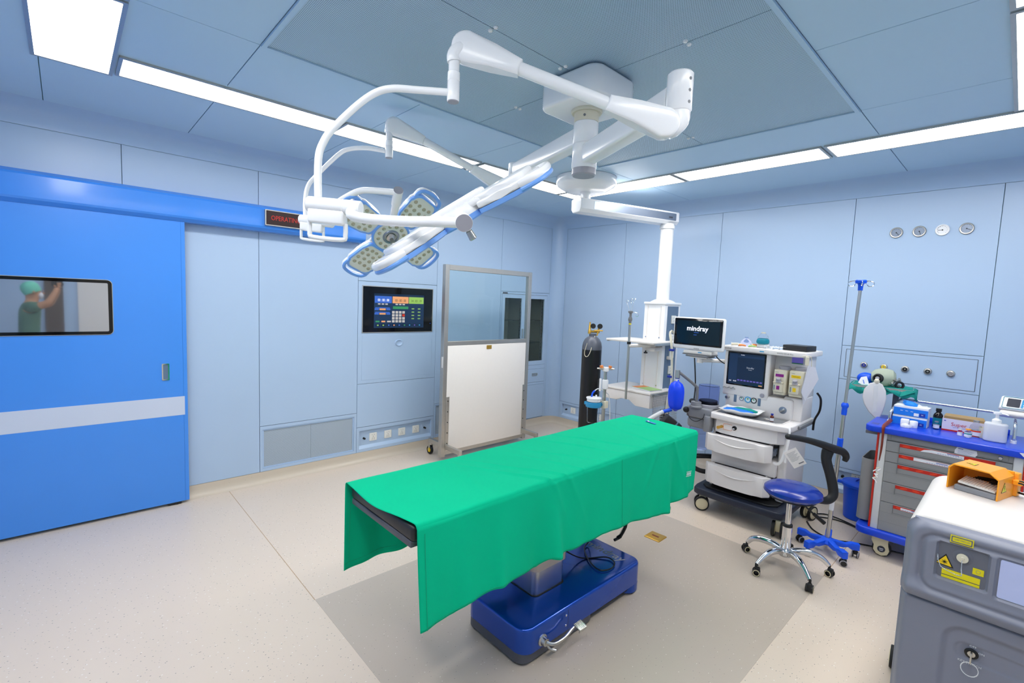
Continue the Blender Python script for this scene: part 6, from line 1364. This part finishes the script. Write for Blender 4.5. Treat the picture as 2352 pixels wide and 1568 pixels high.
bottle('vial', 4.512, -.80, [(0, 0), (.013, 0), (.014, .002), (.014, .030), (.009, .036), (.009, .042)], 'clear', 'tiny clear vial left of the orange-capped one', 'vial', [('cap', [(0, .04), (.010, .04), (.010, .046), (0, .047)], 'cream'), ('label', [(.0143, .004), (.0143, .024)], 'paper')])
t = root('open_carton', (4.50, -.62, ZT2), 'open white and mauve carton reading Super behind the small bottles', 'carton')
q = Matrix.Translation((4.515, -.63, ZT2)) @ Matrix.Rotation(.02, 4, 'Z'); b = B()
b.box(-.11, .11, -.055, -.053, 0, .088, 0, 1, q); b.box(-.11, .11, .053, .055, 0, .088, 0, 1, q); b.box(-.11, -.108, -.053, .053, 0, .088, 0, 1, q); b.box(.108, .11, -.053, .053, 0, .088, 0, 1, q); b.box(-.108, .108, -.053, .053, 0, .002, 0, 1, q); b.build('carton', 'box_mauve', t, False)
b = B(); b.box(-.108, .108, .05, .0528, .002, .088, 0, 1, q); b.box(-.108, .108, -.0528, -.052, .002, .087, 0, 1, q); b.prism([(-.11, 0), (.11, 0), (.10, .03), (-.10, .03)], 0, .0015, 0, 1, q @ frame((0, .055, .088), (1, 0, 0), (0, .75, .5))); b.build('inside_flap', 'card', t, False)
b = B(); b.box(-.1102, .1102, -.0555, -.055, .0, .010, 0, 1, q); b.build('red_band', 'red', t, False)
lettering('Super', .036, q @ frame((-.02, -.0556, .050), (1, 0, 0), (0, 0, 1)), 'red', t, depth=.0002); b = B(); b.box(-.10, -.09, -.0556, -.055, .068, .074, 0, 1, q); b.box(-.05, .02, -.0556, -.055, .028, .030, 0, 1, q); b.build('print', 'blue_dark', t, False)
t = root('soap_dispenser', (4.682, -.80, ZT2), 'large milky pump bottle at the right of the trolley top', 'pump bottle')
b = B(); b.prism(rrect(.115, .075, .028, 6, 4.682, -.80), ZT2, ZT2 + .125, .012, 4); b.build('bottle', 'milky', t); b = B(); b.lathe([(0, .122), (.024, .122), (.024, .146), (.019, .15), (.013, .155), (.009, .158), (.009, .186), (0, .186)], (4.682, -.80, ZT2), seg=24); b.build('pump_collar', 'white_gloss', t)
b = B(); b.lathe([(0, .182), (.020, .184), (.022, .193), (.020, .200), (0, .201)], (4.682, -.80, ZT2), seg=24); b.tube([(4.69, -.80, ZT2 + .193), (4.717, -.805, ZT2 + .191), (4.734, -.808, ZT2 + .185)], [.008, .006, .004], 10, 3); b.build('pump_head', 'white_gloss', t)
t = root('dispenser_cup', (4.625, -.75, ZT2), 'pale plastic cup half hidden behind the milky pump bottle', 'cup'); b = B(); b.lathe([(0, 0), (.028, 0), (.034, .07), (.032, .07), (.026, .004), (0, .004)], (4.632, -.735, ZT2), seg=24); b.build('cup', 'cream', t); b = B(); b.ball((4.632, -.735, ZT2 + .05), .02, 12); b.build('cotton_ball', 'paper', t)
t = root('note_paper', (4.83, -.96, .96), 'white paper stuck at the right front corner of the trolley top', 'paper'); b = B(); b.prism([(-.03, .01), (.05, .016), (.06, -.02), (-.01, -.012)], 0, .001, 0, 1, frame((4.83, -.9875, .962), (1, 0, 0), (0, 0, 1))); b.build('sheet', 'paper', t, False)

# ------------------------------------------------------------------ instrument tray stand behind the trolley
ms = root('tray_stand', (4.085, -.38, 0), 'steel instrument tray stand with a teal cloth behind the trolley', 'tray stand')
q = Matrix.Translation((4.0, -.42, 1.205)) @ Matrix.Rotation(.10, 4, 'Z')
b = B(); b.prism(rrect(.40, .26, .02, 3), -.006, .0, .002, 1, q); ringframe(b, .40, .26, .006, .014, .02, q); b.build('tray', 'steel', ms)
b = B(); b.box(4.065, 4.105, -.36, -.33, .06, 1.20, .004); b.build('post', 'grey_mid', ms); b = B(); b.box(4.04, 4.35, -.365, -.325, .03, .065, .004); b.box(4.31, 4.35, -.40, -.15, .03, .065, .004); b.build('base', 'grey_mid', ms)
b = B(); vs2 = []; f2 = []
for i in range(25):
    for j in range(13):
        u, v = i / 24 * 2 - 1, j / 12 * 2 - 1; x = u * .225; y = v * .145; z = .016 + .004 * math.sin(9 * u + 4 * v)
        ex = max(0, abs(u) - .88) / .12; ey = max(0, abs(v) - .86) / .14; z -= ex * (.03 + .015 * math.sin(5 * v)) + ey * (.035 + .04 * math.sin(5 * u + 1.5) ** 2)
        vs2.append(q @ Vector((x, y, z)))
for i in range(24):
    for j in range(12): f2.append([i*13 + j, (i+1)*13 + j, (i+1)*13 + j + 1, i*13 + j + 1])
b.raw(vs2, f2); o = b.build('tray_cloth', 'teal', None, True, 70); o.modifiers.new('s', 'SOLIDIFY').thickness = .002; tag(o, 'teal cloth spread over the instrument tray behind the trolley', 'cloth'); rebase(o, (4.0, -.42, 1.19))
for (u, v, pts_) in ((.2, -1, 1), ):
    t = root('cloth_corner', (4.15, -.53, 1.15), 'pointed teal cloth corner hanging over the tray edge', 'cloth'); b = B(); b.raw([q @ Vector(p) for p in ((.02, -.148, .008), (.12, -.148, -.045), (.22, -.148, .012), (.19, -.10, .018), (.05, -.10, .018))], [[0, 1, 2, 3, 4]]); o = b.build('cloth', 'teal', t, True); o.modifiers.new('s', 'SOLIDIFY').thickness = .002
zc = 1.222
t = root('resuscitator', (3.995, -.44, zc), 'pale greenish squeeze bag with a black round valve on the tray', 'resuscitator')
b = B(); b.lathe([(0, -.085), (.03, -.082), (.052, -.06), (.063, -.02), (.063, .02), (.052, .06), (.03, .078), (0, .08)], (4.005, -.44, zc + .068), (.9, .2, .05), 32, (1.15, 1.15)); b.build('bag', 'ambu', t)
b = B(); b.lathe([(.020, 0), (.036, 0), (.038, .010), (.034, .022), (.026, .024), (.022, .012)], (3.985, -.515, zc + .062), (-.25, -1, .1), 28); b.lathe([(0, .004), (.022, .004), (.022, .010), (0, .010)], (3.985, -.515, zc + .062), (-.25, -1, .1), 20); b.build('valve', 'black_soft', t); b = B(); b.lathe([(0, .012), (.014, .012), (.014, .026), (0, .028)], (3.985, -.515, zc + .062), (-.25, -1, .1), 16); b.build('valve_centre', 'grey_cap', t)
t = root('reservoir_bag', (3.955, -.58, 1.0), 'translucent white leaf-shaped reservoir bag hanging from the tray', 'bag')
b = B(); o_ = [(0, 0), (.035, -.02), (.062, -.08), (.072, -.15), (.070, -.22), (.062, -.29), (.05, -.345), (.02, -.34), (-.02, -.29), (-.055, -.22), (-.072, -.15), (-.068, -.08), (-.04, -.02)]
q2 = frame((3.985, -.575, 1.262), (1, .15, .02), (.05, 0, 1)); b.prism([(x * 1.08, y * .86) for x, y in o_], -.010, .012, .008, 3, q2); b.build('bag', 'bag_clear', t); b = B(); b.prism([(-.014, -.03), (.014, -.03), (.030, -.24), (.004, -.25)], .0118, .0135, 0, 1, q2); b.build('crease', 'milky', t)
b = B(); b.lathe([(0, -.02), (.015, -.02), (.019, -.006), (.019, .008), (.013, .02), (0, .02)], q2 @ Vector((0, .0, .0)), (0, -.5, 1), 20); b.build('neck', 'cream', t)
t = root('mask_cushion', (3.88, -.40, zc), 'bright blue rounded mask cushion at the left of the tray', 'face mask'); b = B(); b.ball((3.885, -.42, zc + .04), .058, 24, (1.1, .7, .85)); b.build('cushion', 'plastic_blue', t)
t = root('paper_packet', (3.89, -.50, zc), 'white paper packet with blue print leaning on the blue mask', 'packet'); q3 = frame((3.895, -.52, zc + .0), (1, .1, -.35), (.1, .35, 1)); b = B(); b.prism([(-.045, -.008), (.035, -.018), (.045, -.008), (.0, .07), (-.035, .045)], 0, .004, .001, 1, q3); b.build('packet', 'paper', t, False); b = B(); b.box(-.004, .004, .004, .034, .004, .0045, 0, 1, q3 @ Matrix.Rotation(.5, 4, 'Z')); b.build('print', 'scr_blue', t, False)
t = root('laryngoscope_parts', (4.10, -.44, zc), 'pile of steel instrument parts with a black ring on the teal cloth', 'instruments'); rnd = random.Random(11); b = B()
for k in range(11):
    q3 = Matrix.Translation((4.10 + rnd.uniform(-.035, .035), -.46 + rnd.uniform(-.03, .03), zc + .01 + .005 * k)) @ Matrix.Rotation(rnd.uniform(0, 3), 4, 'Z') @ Matrix.Rotation(rnd.uniform(-.5, .5), 4, 'Y'); l_ = rnd.uniform(.02, .042); b.box(-l_, l_, -.006, .006, -.005, .005, .002, 1, q3); b.cyl(q3 @ Vector((l_, 0, -.006)), q3 @ Vector((l_, 0, .012)), .007, seg=8)
o = b.build('metal_part', 'steel', t); o['kind'] = 'stuff'; b = B(); b.lathe([(.018, 0), (.030, 0), (.032, .01), (.030, .02), (.018, .02)], (4.115, -.49, zc + .022), (.5, -1, .2), 24); b.build('ring', 'black', t)

# ------------------------------------------------------------------ syringe pump at the right edge
sp = root('infusion_pump', (4.78, -.60, 1.16), 'white and teal infusion pump with a dark display cut off at the right edge', 'infusion pump')
q = frame((4.80, -.66, 1.235), (1, .08, -.02), (.10, .45, 1))
b = B(); b.box(-.115, .15, -.045, .050, -.06, .0, .012, 3, q); b.build('case', 'white_gloss', sp); b = B(); b.box(-.105, .15, -.085, -.045, -.075, -.01, .014, 3, q); b.build('lower_case', 'white_warm', sp)
b = B(); ringframe(b, .25, .082, .003, .002, .008, q @ Matrix.Translation((.02, .004, 0))); b.build('face_line', 'teal_plastic', sp); plate(.062, .058, .004, q @ Matrix.Translation((-.052, .004, 0)), 'navy', sp, 'display', .003); plate(.10, .060, .004, q @ Matrix.Translation((.035, .004, 0)), 'cyan', sp, 'keypad', .002)
for r_ in range(4):
    for c_ in range(4): b = B(); b.lathe([(0, 0), (.0065, 0), (.0055, .003), (0, .003)], (0, 0, 0), seg=12); T_ = q @ Matrix.Translation((.0 + c_ * .020, .026 - r_ * .016, .002)); b.v = [T_ @ v for v in b.v]; b.build('key', 'white_gloss', sp)
b = B(); b.T = q; b.box(.04, .16, .049, .056, -.05, -.01, .002); b.cyl((.045, -.075, -.01), (.16, -.075, -.01), .022, seg=20); b.build('clamp', 'teal_plastic', sp)
b = B(); b.cyl((5.02, -.62, .03), (5.02, -.62, 1.5), .014, seg=16); b.cyl((4.9, -.62, 1.2), (5.02, -.62, 1.2), .012, seg=12); b.lathe([(0, 0), (.2, 0), (.2, .02), (.03, .05), (0, .05)], (5.10, -.62, 0), seg=24); b.build('stand', 'steel', sp)

# ------------------------------------------------------------------ laser cabinet
LX, RXX, YF, YB, ZL = 4.497, 5.12, -2.905, -2.12, 1.012
la = root('laser_cabinet', (4.81, -2.5, 0), 'large white-topped grey medical laser cabinet filling the lower right corner', 'laser machine')
w2 = (RXX - LX); xc = (LX + RXX) / 2
q = frame((xc, YF + .062, 0), (1, 0, 0), (0, 0, 1))     # local z points to the camera (-y)
b = B(); sec = [(-w2/2 + .0, .10), (w2/2, .10)]; r_ = .065
for k in range(9): a = math.radians(10 * k * 90 / 80); sec.append((w2/2 - r_ + r_ * math.cos(a), ZL - r_ + r_ * math.sin(a)))
for k in range(9): a = math.radians(90 + k * 90 / 8); sec.append((-w2/2 + r_ + r_ * math.cos(a), ZL - r_ + r_ * math.sin(a)))
b.prism(sec, -(YB - (YF + .062)), 0, .02, 3, q); b.build('housing', 'laser_white', la)
# front moulding as a height field
def sdr(x, z, cx, cz, hw, hh, r):
    dx, dz = abs(x - cx) - hw + r, abs(z - cz) - hh + r
    return math.hypot(max(dx, 0), max(dz, 0)) + min(max(dx, dz), 0) - r
def sst(a, b_, x): t = max(0, min(1, (x - a) / (b_ - a))); return t * t * (3 - 2 * t)
NX, NZ = 150, 210; vs2 = []; f2 = []
for j in range(NZ + 1):
    z = .11 + (ZL - .012 - .11) * j / NZ
    for i in range(NX + 1):
        x = LX + .001 + (w2 - .002) * i / NX
        # silhouette of rounded top
        sd = sdr(x, z, xc, (ZL + .02) / 2 - .1, w2 / 2, (ZL - .02) / 2 + .1, .075)
        h_ = .030 - .045 * (1 - sst(0, .035, -sd)) ** 2
        # groove round the control area
        s1_ = sdr(x, z, xc, .855, w2 / 2 - .055, .105, .045); h_ -= .010 * math.exp(-(s1_ / .009) ** 2) - .004 * sst(.0, -.02, s1_)
        # recessed square and screen well
        s2_ = sdr(x, z, 4.668, .875, .073, .072, .012); h_ -= .016 * sst(.002, -.006, s2_)
        s3_ = sdr(x, z, 4.868, .872, .112, .078, .012); h_ -= .010 * sst(.002, -.006, s3_)
        # roll below the control area, then step to the lower skirt
        h_ += .018 * math.exp(-((z - .735) / .028) ** 2)
        h_ -= .016 * sst(.705, .692, z) - .004
        h_ -= .010 * math.exp(-((z - .690) / .0028) ** 2)
        # large recessed field with long oval
        s4_ = sdr(x, z, 4.98, .33, .345, .31, .07); h_ -= .014 * sst(.004, -.022, s4_)
        ct = math.cos(.0); s5_ = sdr(x, z, 4.80, .545, .125, .032, .031); h_ -= .004 * sst(.003, -.004, s5_) 
        s6_ = sdr(x, z, 4.722, .545, .03, .03, .029); h_ -= .003 * sst(.003, -.003, s6_)
        vs2.append((x, YF + .030 - h_, z))
for j in range(NZ):
    for i in range(NX): a = j * (NX + 1) + i; f2.append([a, a + 1, a + NX + 2, a + NX + 1])
n0 = len(vs2); bd = [i for i in range(NX + 1)] + [(j) * (NX + 1) + NX for j in range(1, NZ + 1)] + [NZ * (NX + 1) + i for i in range(NX - 1, -1, -1)] + [j * (NX + 1) for j in range(NZ - 1, 0, -1)]
for k in bd: x, y, z = vs2[k]; vs2.append((x, YF + .06, z - (0 if z < ZL - .08 else .0)))
nb = len(bd)
for k in range(nb): k2 = (k + 1) % nb; f2.append([bd[k2], bd[k], n0 + k, n0 + k2])
# drop the corners outside the rounded silhouette
b = B(); b.raw(vs2, [f for f in f2 if all(sdr(vs2[v][0], vs2[v][2], xc, (ZL + .0) / 2 - .1, w2 / 2 + .002, ZL / 2 + .1 + .003, .07) < .004 for v in f)]); fr = b.build('front_panel', 'laser_grey', la, True, 50)
plate(.205, .140, .006, FB(4.868, .872, YF + .0012), 'lcd', fr, 'screen', .002)
Qf = lambda x, z, y=0: FB(x, z, YF - .004 + y)
plate(.064, .029, 0, Qf(4.661, .969), 'yellow', fr, 'label', .0012, smooth=False); b = B(); ringframe(b, .058, .023, .0035, .0006, .001, Qf(4.661, .969, -.0014), seg=1); b.build('label_border', 'laser_dark', fr, False); lettering('LASER APERTURE', .0066, Qf(4.661, .969, -.0016), 'grey_mid', fr, depth=.0002, xs=.85)
yr = .0104
plate(.136, .134, .012, Qf(4.668, .875, yr + .0006), 'laser_dark', fr, 'recess_plate', .0006)
b = B(); b.lathe([(0, -.001), (.028, -.001), (.028, .002), (.020, .004), (.019, .010), (0, .010)], (4.668, YF - .003 + yr, .905), (0, -1, 0), 32); b.build('aperture_ring', 'laser_dark', fr); b = B(); b.lathe([(0, .010), (.0165, .010), (.0165, .014), (.006, .015), (.005, .019), (0, .019)], (4.668, YF - .003 + yr, .905), (0, -1, 0), 28); b.build('aperture_cap', 'cream', fr)
def tri(par, q, s_, m1, m2):
    b = B(); b.prism([(-s_, -s_ * .7), (s_, -s_ * .7), (0, s_)], 0, .0008, 0, 1, q); b.build('warning_border', m2, par, False)
    k = .80; b = B(); b.prism([(-s_ * k, -s_ * .58), (s_ * k, -s_ * .58), (0, s_ * .78)], .0008, .0014, 0, 1, q); b.build('warning_triangle', m1, par, False)
qt = Qf(4.621, .873, yr - .0012) @ Matrix.Rotation(-.06, 4, 'Z'); tri(fr, qt, .027, 'yellow2', 'black')
b = B()
for k in range(12): b.box(0, .0095 if k % 2 else .007, -.0006, .0006, .0014, .0018, 0, 1, qt @ Matrix.Translation((0, -.004, 0)) @ Matrix.Rotation(k * PI / 6, 4, 'Z'))
b.lathe([(0, .0019), (.0032, .0019), (.0032, .0014)], (0, 0, 0), seg=12); b.v[-26:] = b.v[-26:]; o = b.build('laser_symbol', 'black', fr, False)
bpy.data.objects.remove(o); b = B()
for k in range(12): b.box(0, .0095 if k % 2 else .007, -.0006, .0006, .0014, .0018, 0, 1, qt @ Matrix.Translation((0, -.004, 0)) @ Matrix.Rotation(k * PI / 6, 4, 'Z'))
b.prism([(.0032 * math.cos(a * PI / 6), .0032 * math.sin(a * PI / 6)) for a in range(12)], .0014, .0019, 0, 1, qt @ Matrix.Translation((0, -.004, 0))); b.build('laser_symbol', 'black', fr, False)
plate(.105, .022, 0, Qf(4.668, .833, yr - .0012), 'yellow', fr, 'warning_label', .0008, smooth=False); plate(.105, .010, 0, Qf(4.668, .814, yr - .0014), 'yellow', fr, 'warning_label', .0008, smooth=False)
plate(.030, .024, 0, Qf(4.713, .868, yr - .0012), 'yellow', fr, 'label', .0008, smooth=False); b = B(); ringframe(b, .013, .013, .001, .0004, .006, Qf(4.713, .868, yr - .0021)); b.build('print', 'grey_mid', fr)
ch = root('bead_chain', (4.65, YF - .02, .84), 'fine silver bead chain hanging from the laser aperture cap', 'chain'); b = B(); P0 = [(4.668, YF - .024, .903), (4.669, YF - .024, .87), (4.672, YF - .022, .846), (4.66, YF - .020, .842), (4.63, YF - .016, .846), (4.612, YF - .010, .852), (4.603, YF - .008, .872), (4.600, YF - .006, .893)]
for k in range(70):
    t_ = k / 69 * (len(P0) - 1); i = min(int(t_), len(P0) - 2); p = Vector(P0[i]).lerp(Vector(P0[i + 1]), t_ - i); b.ball(p, .0017, 6)
o = b.build('bead', 'chrome', ch); o['kind'] = 'stuff'
b = B(); b.lathe([(0, 0), (.018, 0), (.020, .004), (.013, .007), (.013, .004), (0, .004)], (4.722, YF + .031, .545), (0, -1, 0), 28); ks = b.build('key_switch', 'black', fr); b = B(); b.lathe([(0, .004), (.011, .004), (.011, .010), (0, .010)], (4.722, YF + .031, .545), (0, -1, 0), 24); b.box(4.7195, 4.7245, YF + .004, YF + .022, .515, .556, .001); b.build('key', 'steel', ks)
b = B(); b.tube([Vector((4.722 + .024 * math.sin(a), YF + .008, .492 + .026 * math.cos(a))) for a in [k * PI / 10 for k in range(21)]], .0016, 6); b.build('key_ring', 'milky', ks)
for tx_, x_, z_, s_ in (('OFF', 4.724, .572, .011), ('ON', 4.748, .556, .011), ('KEY SWITCH', 4.720, .505, .0112)): lettering(tx_, s_, FB(x_, z_, YF + (.0252 if s_ > .0111 else .0285)), 'text_white', fr, depth=.0002)
b = B(); b.box(LX + .01, RXX - .01, YF + .02, YB - .01, .07, .115, .01); b.build('underframe', 'black_soft', la)
for x_, y_ in ((LX - .025, -2.27), (LX + .04, -2.80), (RXX - .04, -2.27), (RXX - .04, -2.80)): twin_castor(x_, y_, math.radians(95), la, .055)

# ------------------------------------------------------------------ foot pedal with orange guard on the laser
fp = root('foot_pedal', (4.68, -2.30, ZL), 'orange guarded foot pedal with a coiled cable standing on the laser top', 'foot pedal')
q = Matrix.Translation((4.672, -2.31, ZL + .0005)) @ Matrix.Rotation(math.radians(-16), 4, 'Z')
def pr_(b, o_, y0_, y1_, bev=.002): b.prism(o_, -y1_, -y0_, bev, 2, q @ frame((0, 0, 0), (1, 0, 0), (0, 0, 1)))
g = B()
g.box(-.088, -.082, -.075, .085, 0, .10, .002, 1, q)                       # left wall
g.prism([(.082, 0), (.088, 0), (.088, .095), (.082, .095)], -.085, .075, .001, 1, q @ frame((0, 0, 0), (1, 0, 0), (0, 0, 1)))
vsg = [(-.088, -.075, .115), (.055, -.075, .118), (.088, -.075, .095), (-.088, .085, .115), (.055, .085, .118), (.088, .085, .095)]
g.prism([(-.088, .098), (-.070, .118), (.055, .118), (.088, .094), (.082, .090), (.053, .112), (-.068, .112), (-.082, .094)], -.085, .078, .001, 1, q @ frame((0, 0, 0), (1, 0, 0), (0, 0, 1)))
g.box(-.085, .086, .078, .086, 0, .112, .002, 1, q)
g.build('guard', 'orange', fp)
g = B(); g.box(.02, .10, .086, .125, .0, .105, .006, 2, q); g.box(.088, .12, .06, .09, .058, .08, .003, 1, q); g.build('rear_housing', 'orange', fp)
g = B(); g.box(-.062, .080, -.070, .06, 0, .024, .003, 1, q); g.build('pedal_base', 'grey_plastic', fp); g = B(); qq = q @ Matrix.Translation((.008, -.03, .036)) @ Matrix.Rotation(.16, 4, 'X') @ Matrix.Rotation(.05, 4, 'Y'); g.box(-.062, .066, -.03, .05, -.003, .007, .003, 2, qq)
for k in range(13): g.box(-.058 + k * .0095, -.054 + k * .0095, -.028, .046, .007, .010, 0, 1, qq)
g.build('pedal_plate', 'laser_white', fp)
g = B()
for k in range(4): g.tube([q @ Vector((.010 + .052 * math.cos(a) , -.0 + .03 * math.sin(a), .052 + .004 * k + .006 * math.cos(a))) for a in [math.radians(v_) for v_ in range(150 - 10 * k, -60, -15)]], .003, 6)
g.tube([q @ Vector(p) for p in ((.08, .10, .02), (.13, .09, .02), (.145, .06, .05), (.135, .03, .075), (.118, .02, .08))], .0035, 6, 4); g.tube([q @ Vector(p) for p in ((.08, .11, .02), (.138, .10, .02), (.153, .065, .05), (.14, .03, .085), (.12, .02, .09))], .0035, 6, 4)
g.build('coiled_cable', 'black', fp)
qs = q @ frame((.0882, -.02, .05), (0, 1, 0), (0, 0, 1)); tri(fp, qs, .026, 'yellow', 'black')
def bolt(par, q_): b = B(); b.prism([(-.002, .012), (.003, .012), (.0005, .002), (.0035, .002), (-.002, -.012), (0, -.002), (-.0035, -.002)], .0014, .0018, 0, 1, q_); b.build('bolt_symbol', 'black', par, False)
bolt(fp, qs); qt2 = q @ frame((-.03, .0, .1182), (0, 1, 0), (-1, 0, 0)) @ Matrix.Rotation(0, 4, 'Z'); tri(fp, qt2, .022, 'yellow', 'black'); bolt(fp, qt2)

# ------------------------------------------------------------------ photographer seen reflected in the door window
def skinmesh(name, pts, edges, rad, m, parent=None, sub=1, rootv=0):
    me = bpy.data.meshes.new(name); me.from_pydata([tuple(Vector(p) - wloc(parent)) for p in pts], edges, []); o = bpy.data.objects.new(name, me); COL.objects.link(o); o.parent = parent
    md = o.modifiers.new('Skin', 'SKIN'); md.use_smooth_shade = True
    sv = me.skin_vertices[0].data
    for i, r in enumerate(rad): sv[i].radius = (r, r) if not isinstance(r, tuple) else r
    sv[rootv].use_root = True
    s_ = o.modifiers.new('Sub', 'SUBSURF'); s_.levels = sub; s_.render_levels = sub
    me.materials.append(MT[m]); return o
ppl = root('person', (4.95, -5.66, 0), 'person in green scrubs and cap holding up a camera, reflected in the door window', 'person')
pts = [(4.97, -5.70, .95), (4.97, -5.70, 1.15), (4.97, -5.69, 1.35), (4.97, -5.68, 1.46), (4.97, -5.67, 1.53), (4.97, -5.65, 1.62), (4.97, -5.64, 1.72),
       (4.80, -5.66, 1.43), (4.74, -5.50, 1.50), (4.75, -5.415, 1.66), (4.76, -5.40, 1.72),
       (5.14, -5.66, 1.43), (5.12, -5.48, 1.48), (4.92, -5.40, 1.66), (4.89, -5.39, 1.72),
       (4.88, -5.70, .90), (4.88, -5.70, .50), (4.88, -5.72, .09), (4.87, -5.58, .05), (5.07, -5.70, .90), (5.07, -5.70, .50), (5.07, -5.72, .09), (5.08, -5.58, .05)]
ed = [(0, 1), (1, 2), (2, 3), (3, 4), (4, 5), (5, 6), (3, 7), (7, 8), (8, 9), (9, 10), (3, 11), (11, 12), (12, 13), (13, 14), (0, 15), (15, 16), (16, 17), (17, 18), (0, 19), (19, 20), (20, 21), (21, 22)]
rd = [(.15, .11), (.14, .10), (.16, .11), (.10, .08), .055, (.078, .095), (.072, .09), .06, .046, .034, .028, .06, .046, .034, .028, .085, .058, .042, .038, .085, .058, .042, .038]
skinmesh('body', pts, ed, rd, 'skin', ppl, 2)
skinmesh('scrubs_top', [(4.97, -5.70, .90), (4.97, -5.70, 1.15), (4.97, -5.69, 1.35), (4.97, -5.68, 1.455), (4.80, -5.66, 1.43), (4.755, -5.55, 1.475), (5.14, -5.66, 1.43), (5.13, -5.55, 1.465)], [(0, 1), (1, 2), (2, 3), (3, 4), (4, 5), (3, 6), (6, 7)], [(.175, .13), (.16, .12), (.175, .125), (.10, .085), .08, .068, .08, .068], 'scrubs', ppl, 2)
skinmesh('scrubs_trousers', [(4.97, -5.70, .92), (4.88, -5.70, .86), (4.88, -5.70, .50), (4.88, -5.72, .14), (5.07, -5.70, .86), (5.07, -5.70, .50), (5.07, -5.72, .14)], [(0, 1), (1, 2), (2, 3), (0, 4), (4, 5), (5, 6)], [(.165, .12), .10, .078, .07, .10, .078, .07], 'scrubs', ppl, 2)
b = B(); b.lathe([(.094, -.02), (.102, .02), (.10, .07), (.08, .115), (.045, .14), (0, .148)], (4.97, -5.655, 1.655), (0, -.45, 1), 28); b.build('surgical_cap', 'cap_green', ppl)
b = B(); b.ball((4.97, -5.572, 1.60), .05, 16, (1.1, .6, 1.0)); b.build('face_mask', 'paper', ppl)
b = B()
for s_ in (-1, 1): b.ball((4.97 + s_ * .032, -5.548, 1.668), .012, 10, (1, .6, .7)); b.ball((4.97 + s_ * .088, -5.64, 1.65), .022, 10, (.5, .7, 1.3))
b.ball((4.97, -5.545, 1.635), .014, 10, (.8, 1, 1.3)); b.build('face_features', 'skin', ppl)
for s_, hx in ((-1, 4.765), (1, 4.885)):
    for k in range(4):
        z0_ = 1.725 + .018 * k; skinmesh('finger', [(hx, -5.40, z0_), (hx + s_ * .004, -5.385 + .004 * k, z0_ + .006), (hx - s_ * .02, -5.362, z0_ + .008), (hx - s_ * .04, -5.36, z0_ + .006)], [(0, 1), (1, 2), (2, 3)], [.011, .009, .0085, .007], 'skin', ppl, 1)
    skinmesh('thumb', [(hx, -5.41, 1.73), (hx - s_ * .02, -5.43, 1.75), (hx - s_ * .035, -5.435, 1.765)], [(0, 1), (1, 2)], [.013, .011, .009], 'skin', ppl, 1)
pc = root('photo_camera', (4.825, -5.41, 1.73), 'black camera raised in both hands, seen only as a reflection in the door window', 'camera')
q = Matrix.Translation((4.825, -5.397, 1.775)) @ Matrix.Rotation(math.radians(47), 4, 'Z')
b = B(); b.box(-.065, .065, -.03, .015, -.045, .045, .012, 3, q); b.box(-.025, .025, -.03, .02, .04, .065, .01, 2, q); b.build('body', 'black_soft', pc); b = B(); b.T = q; b.lathe([(0, 0), (.036, 0), (.038, .02), (.034, .05), (.026, .05), (.024, .046), (0, .046)], (0, .012, -.002), (0, 1, 0), 28); b.build('lens', 'black', pc)
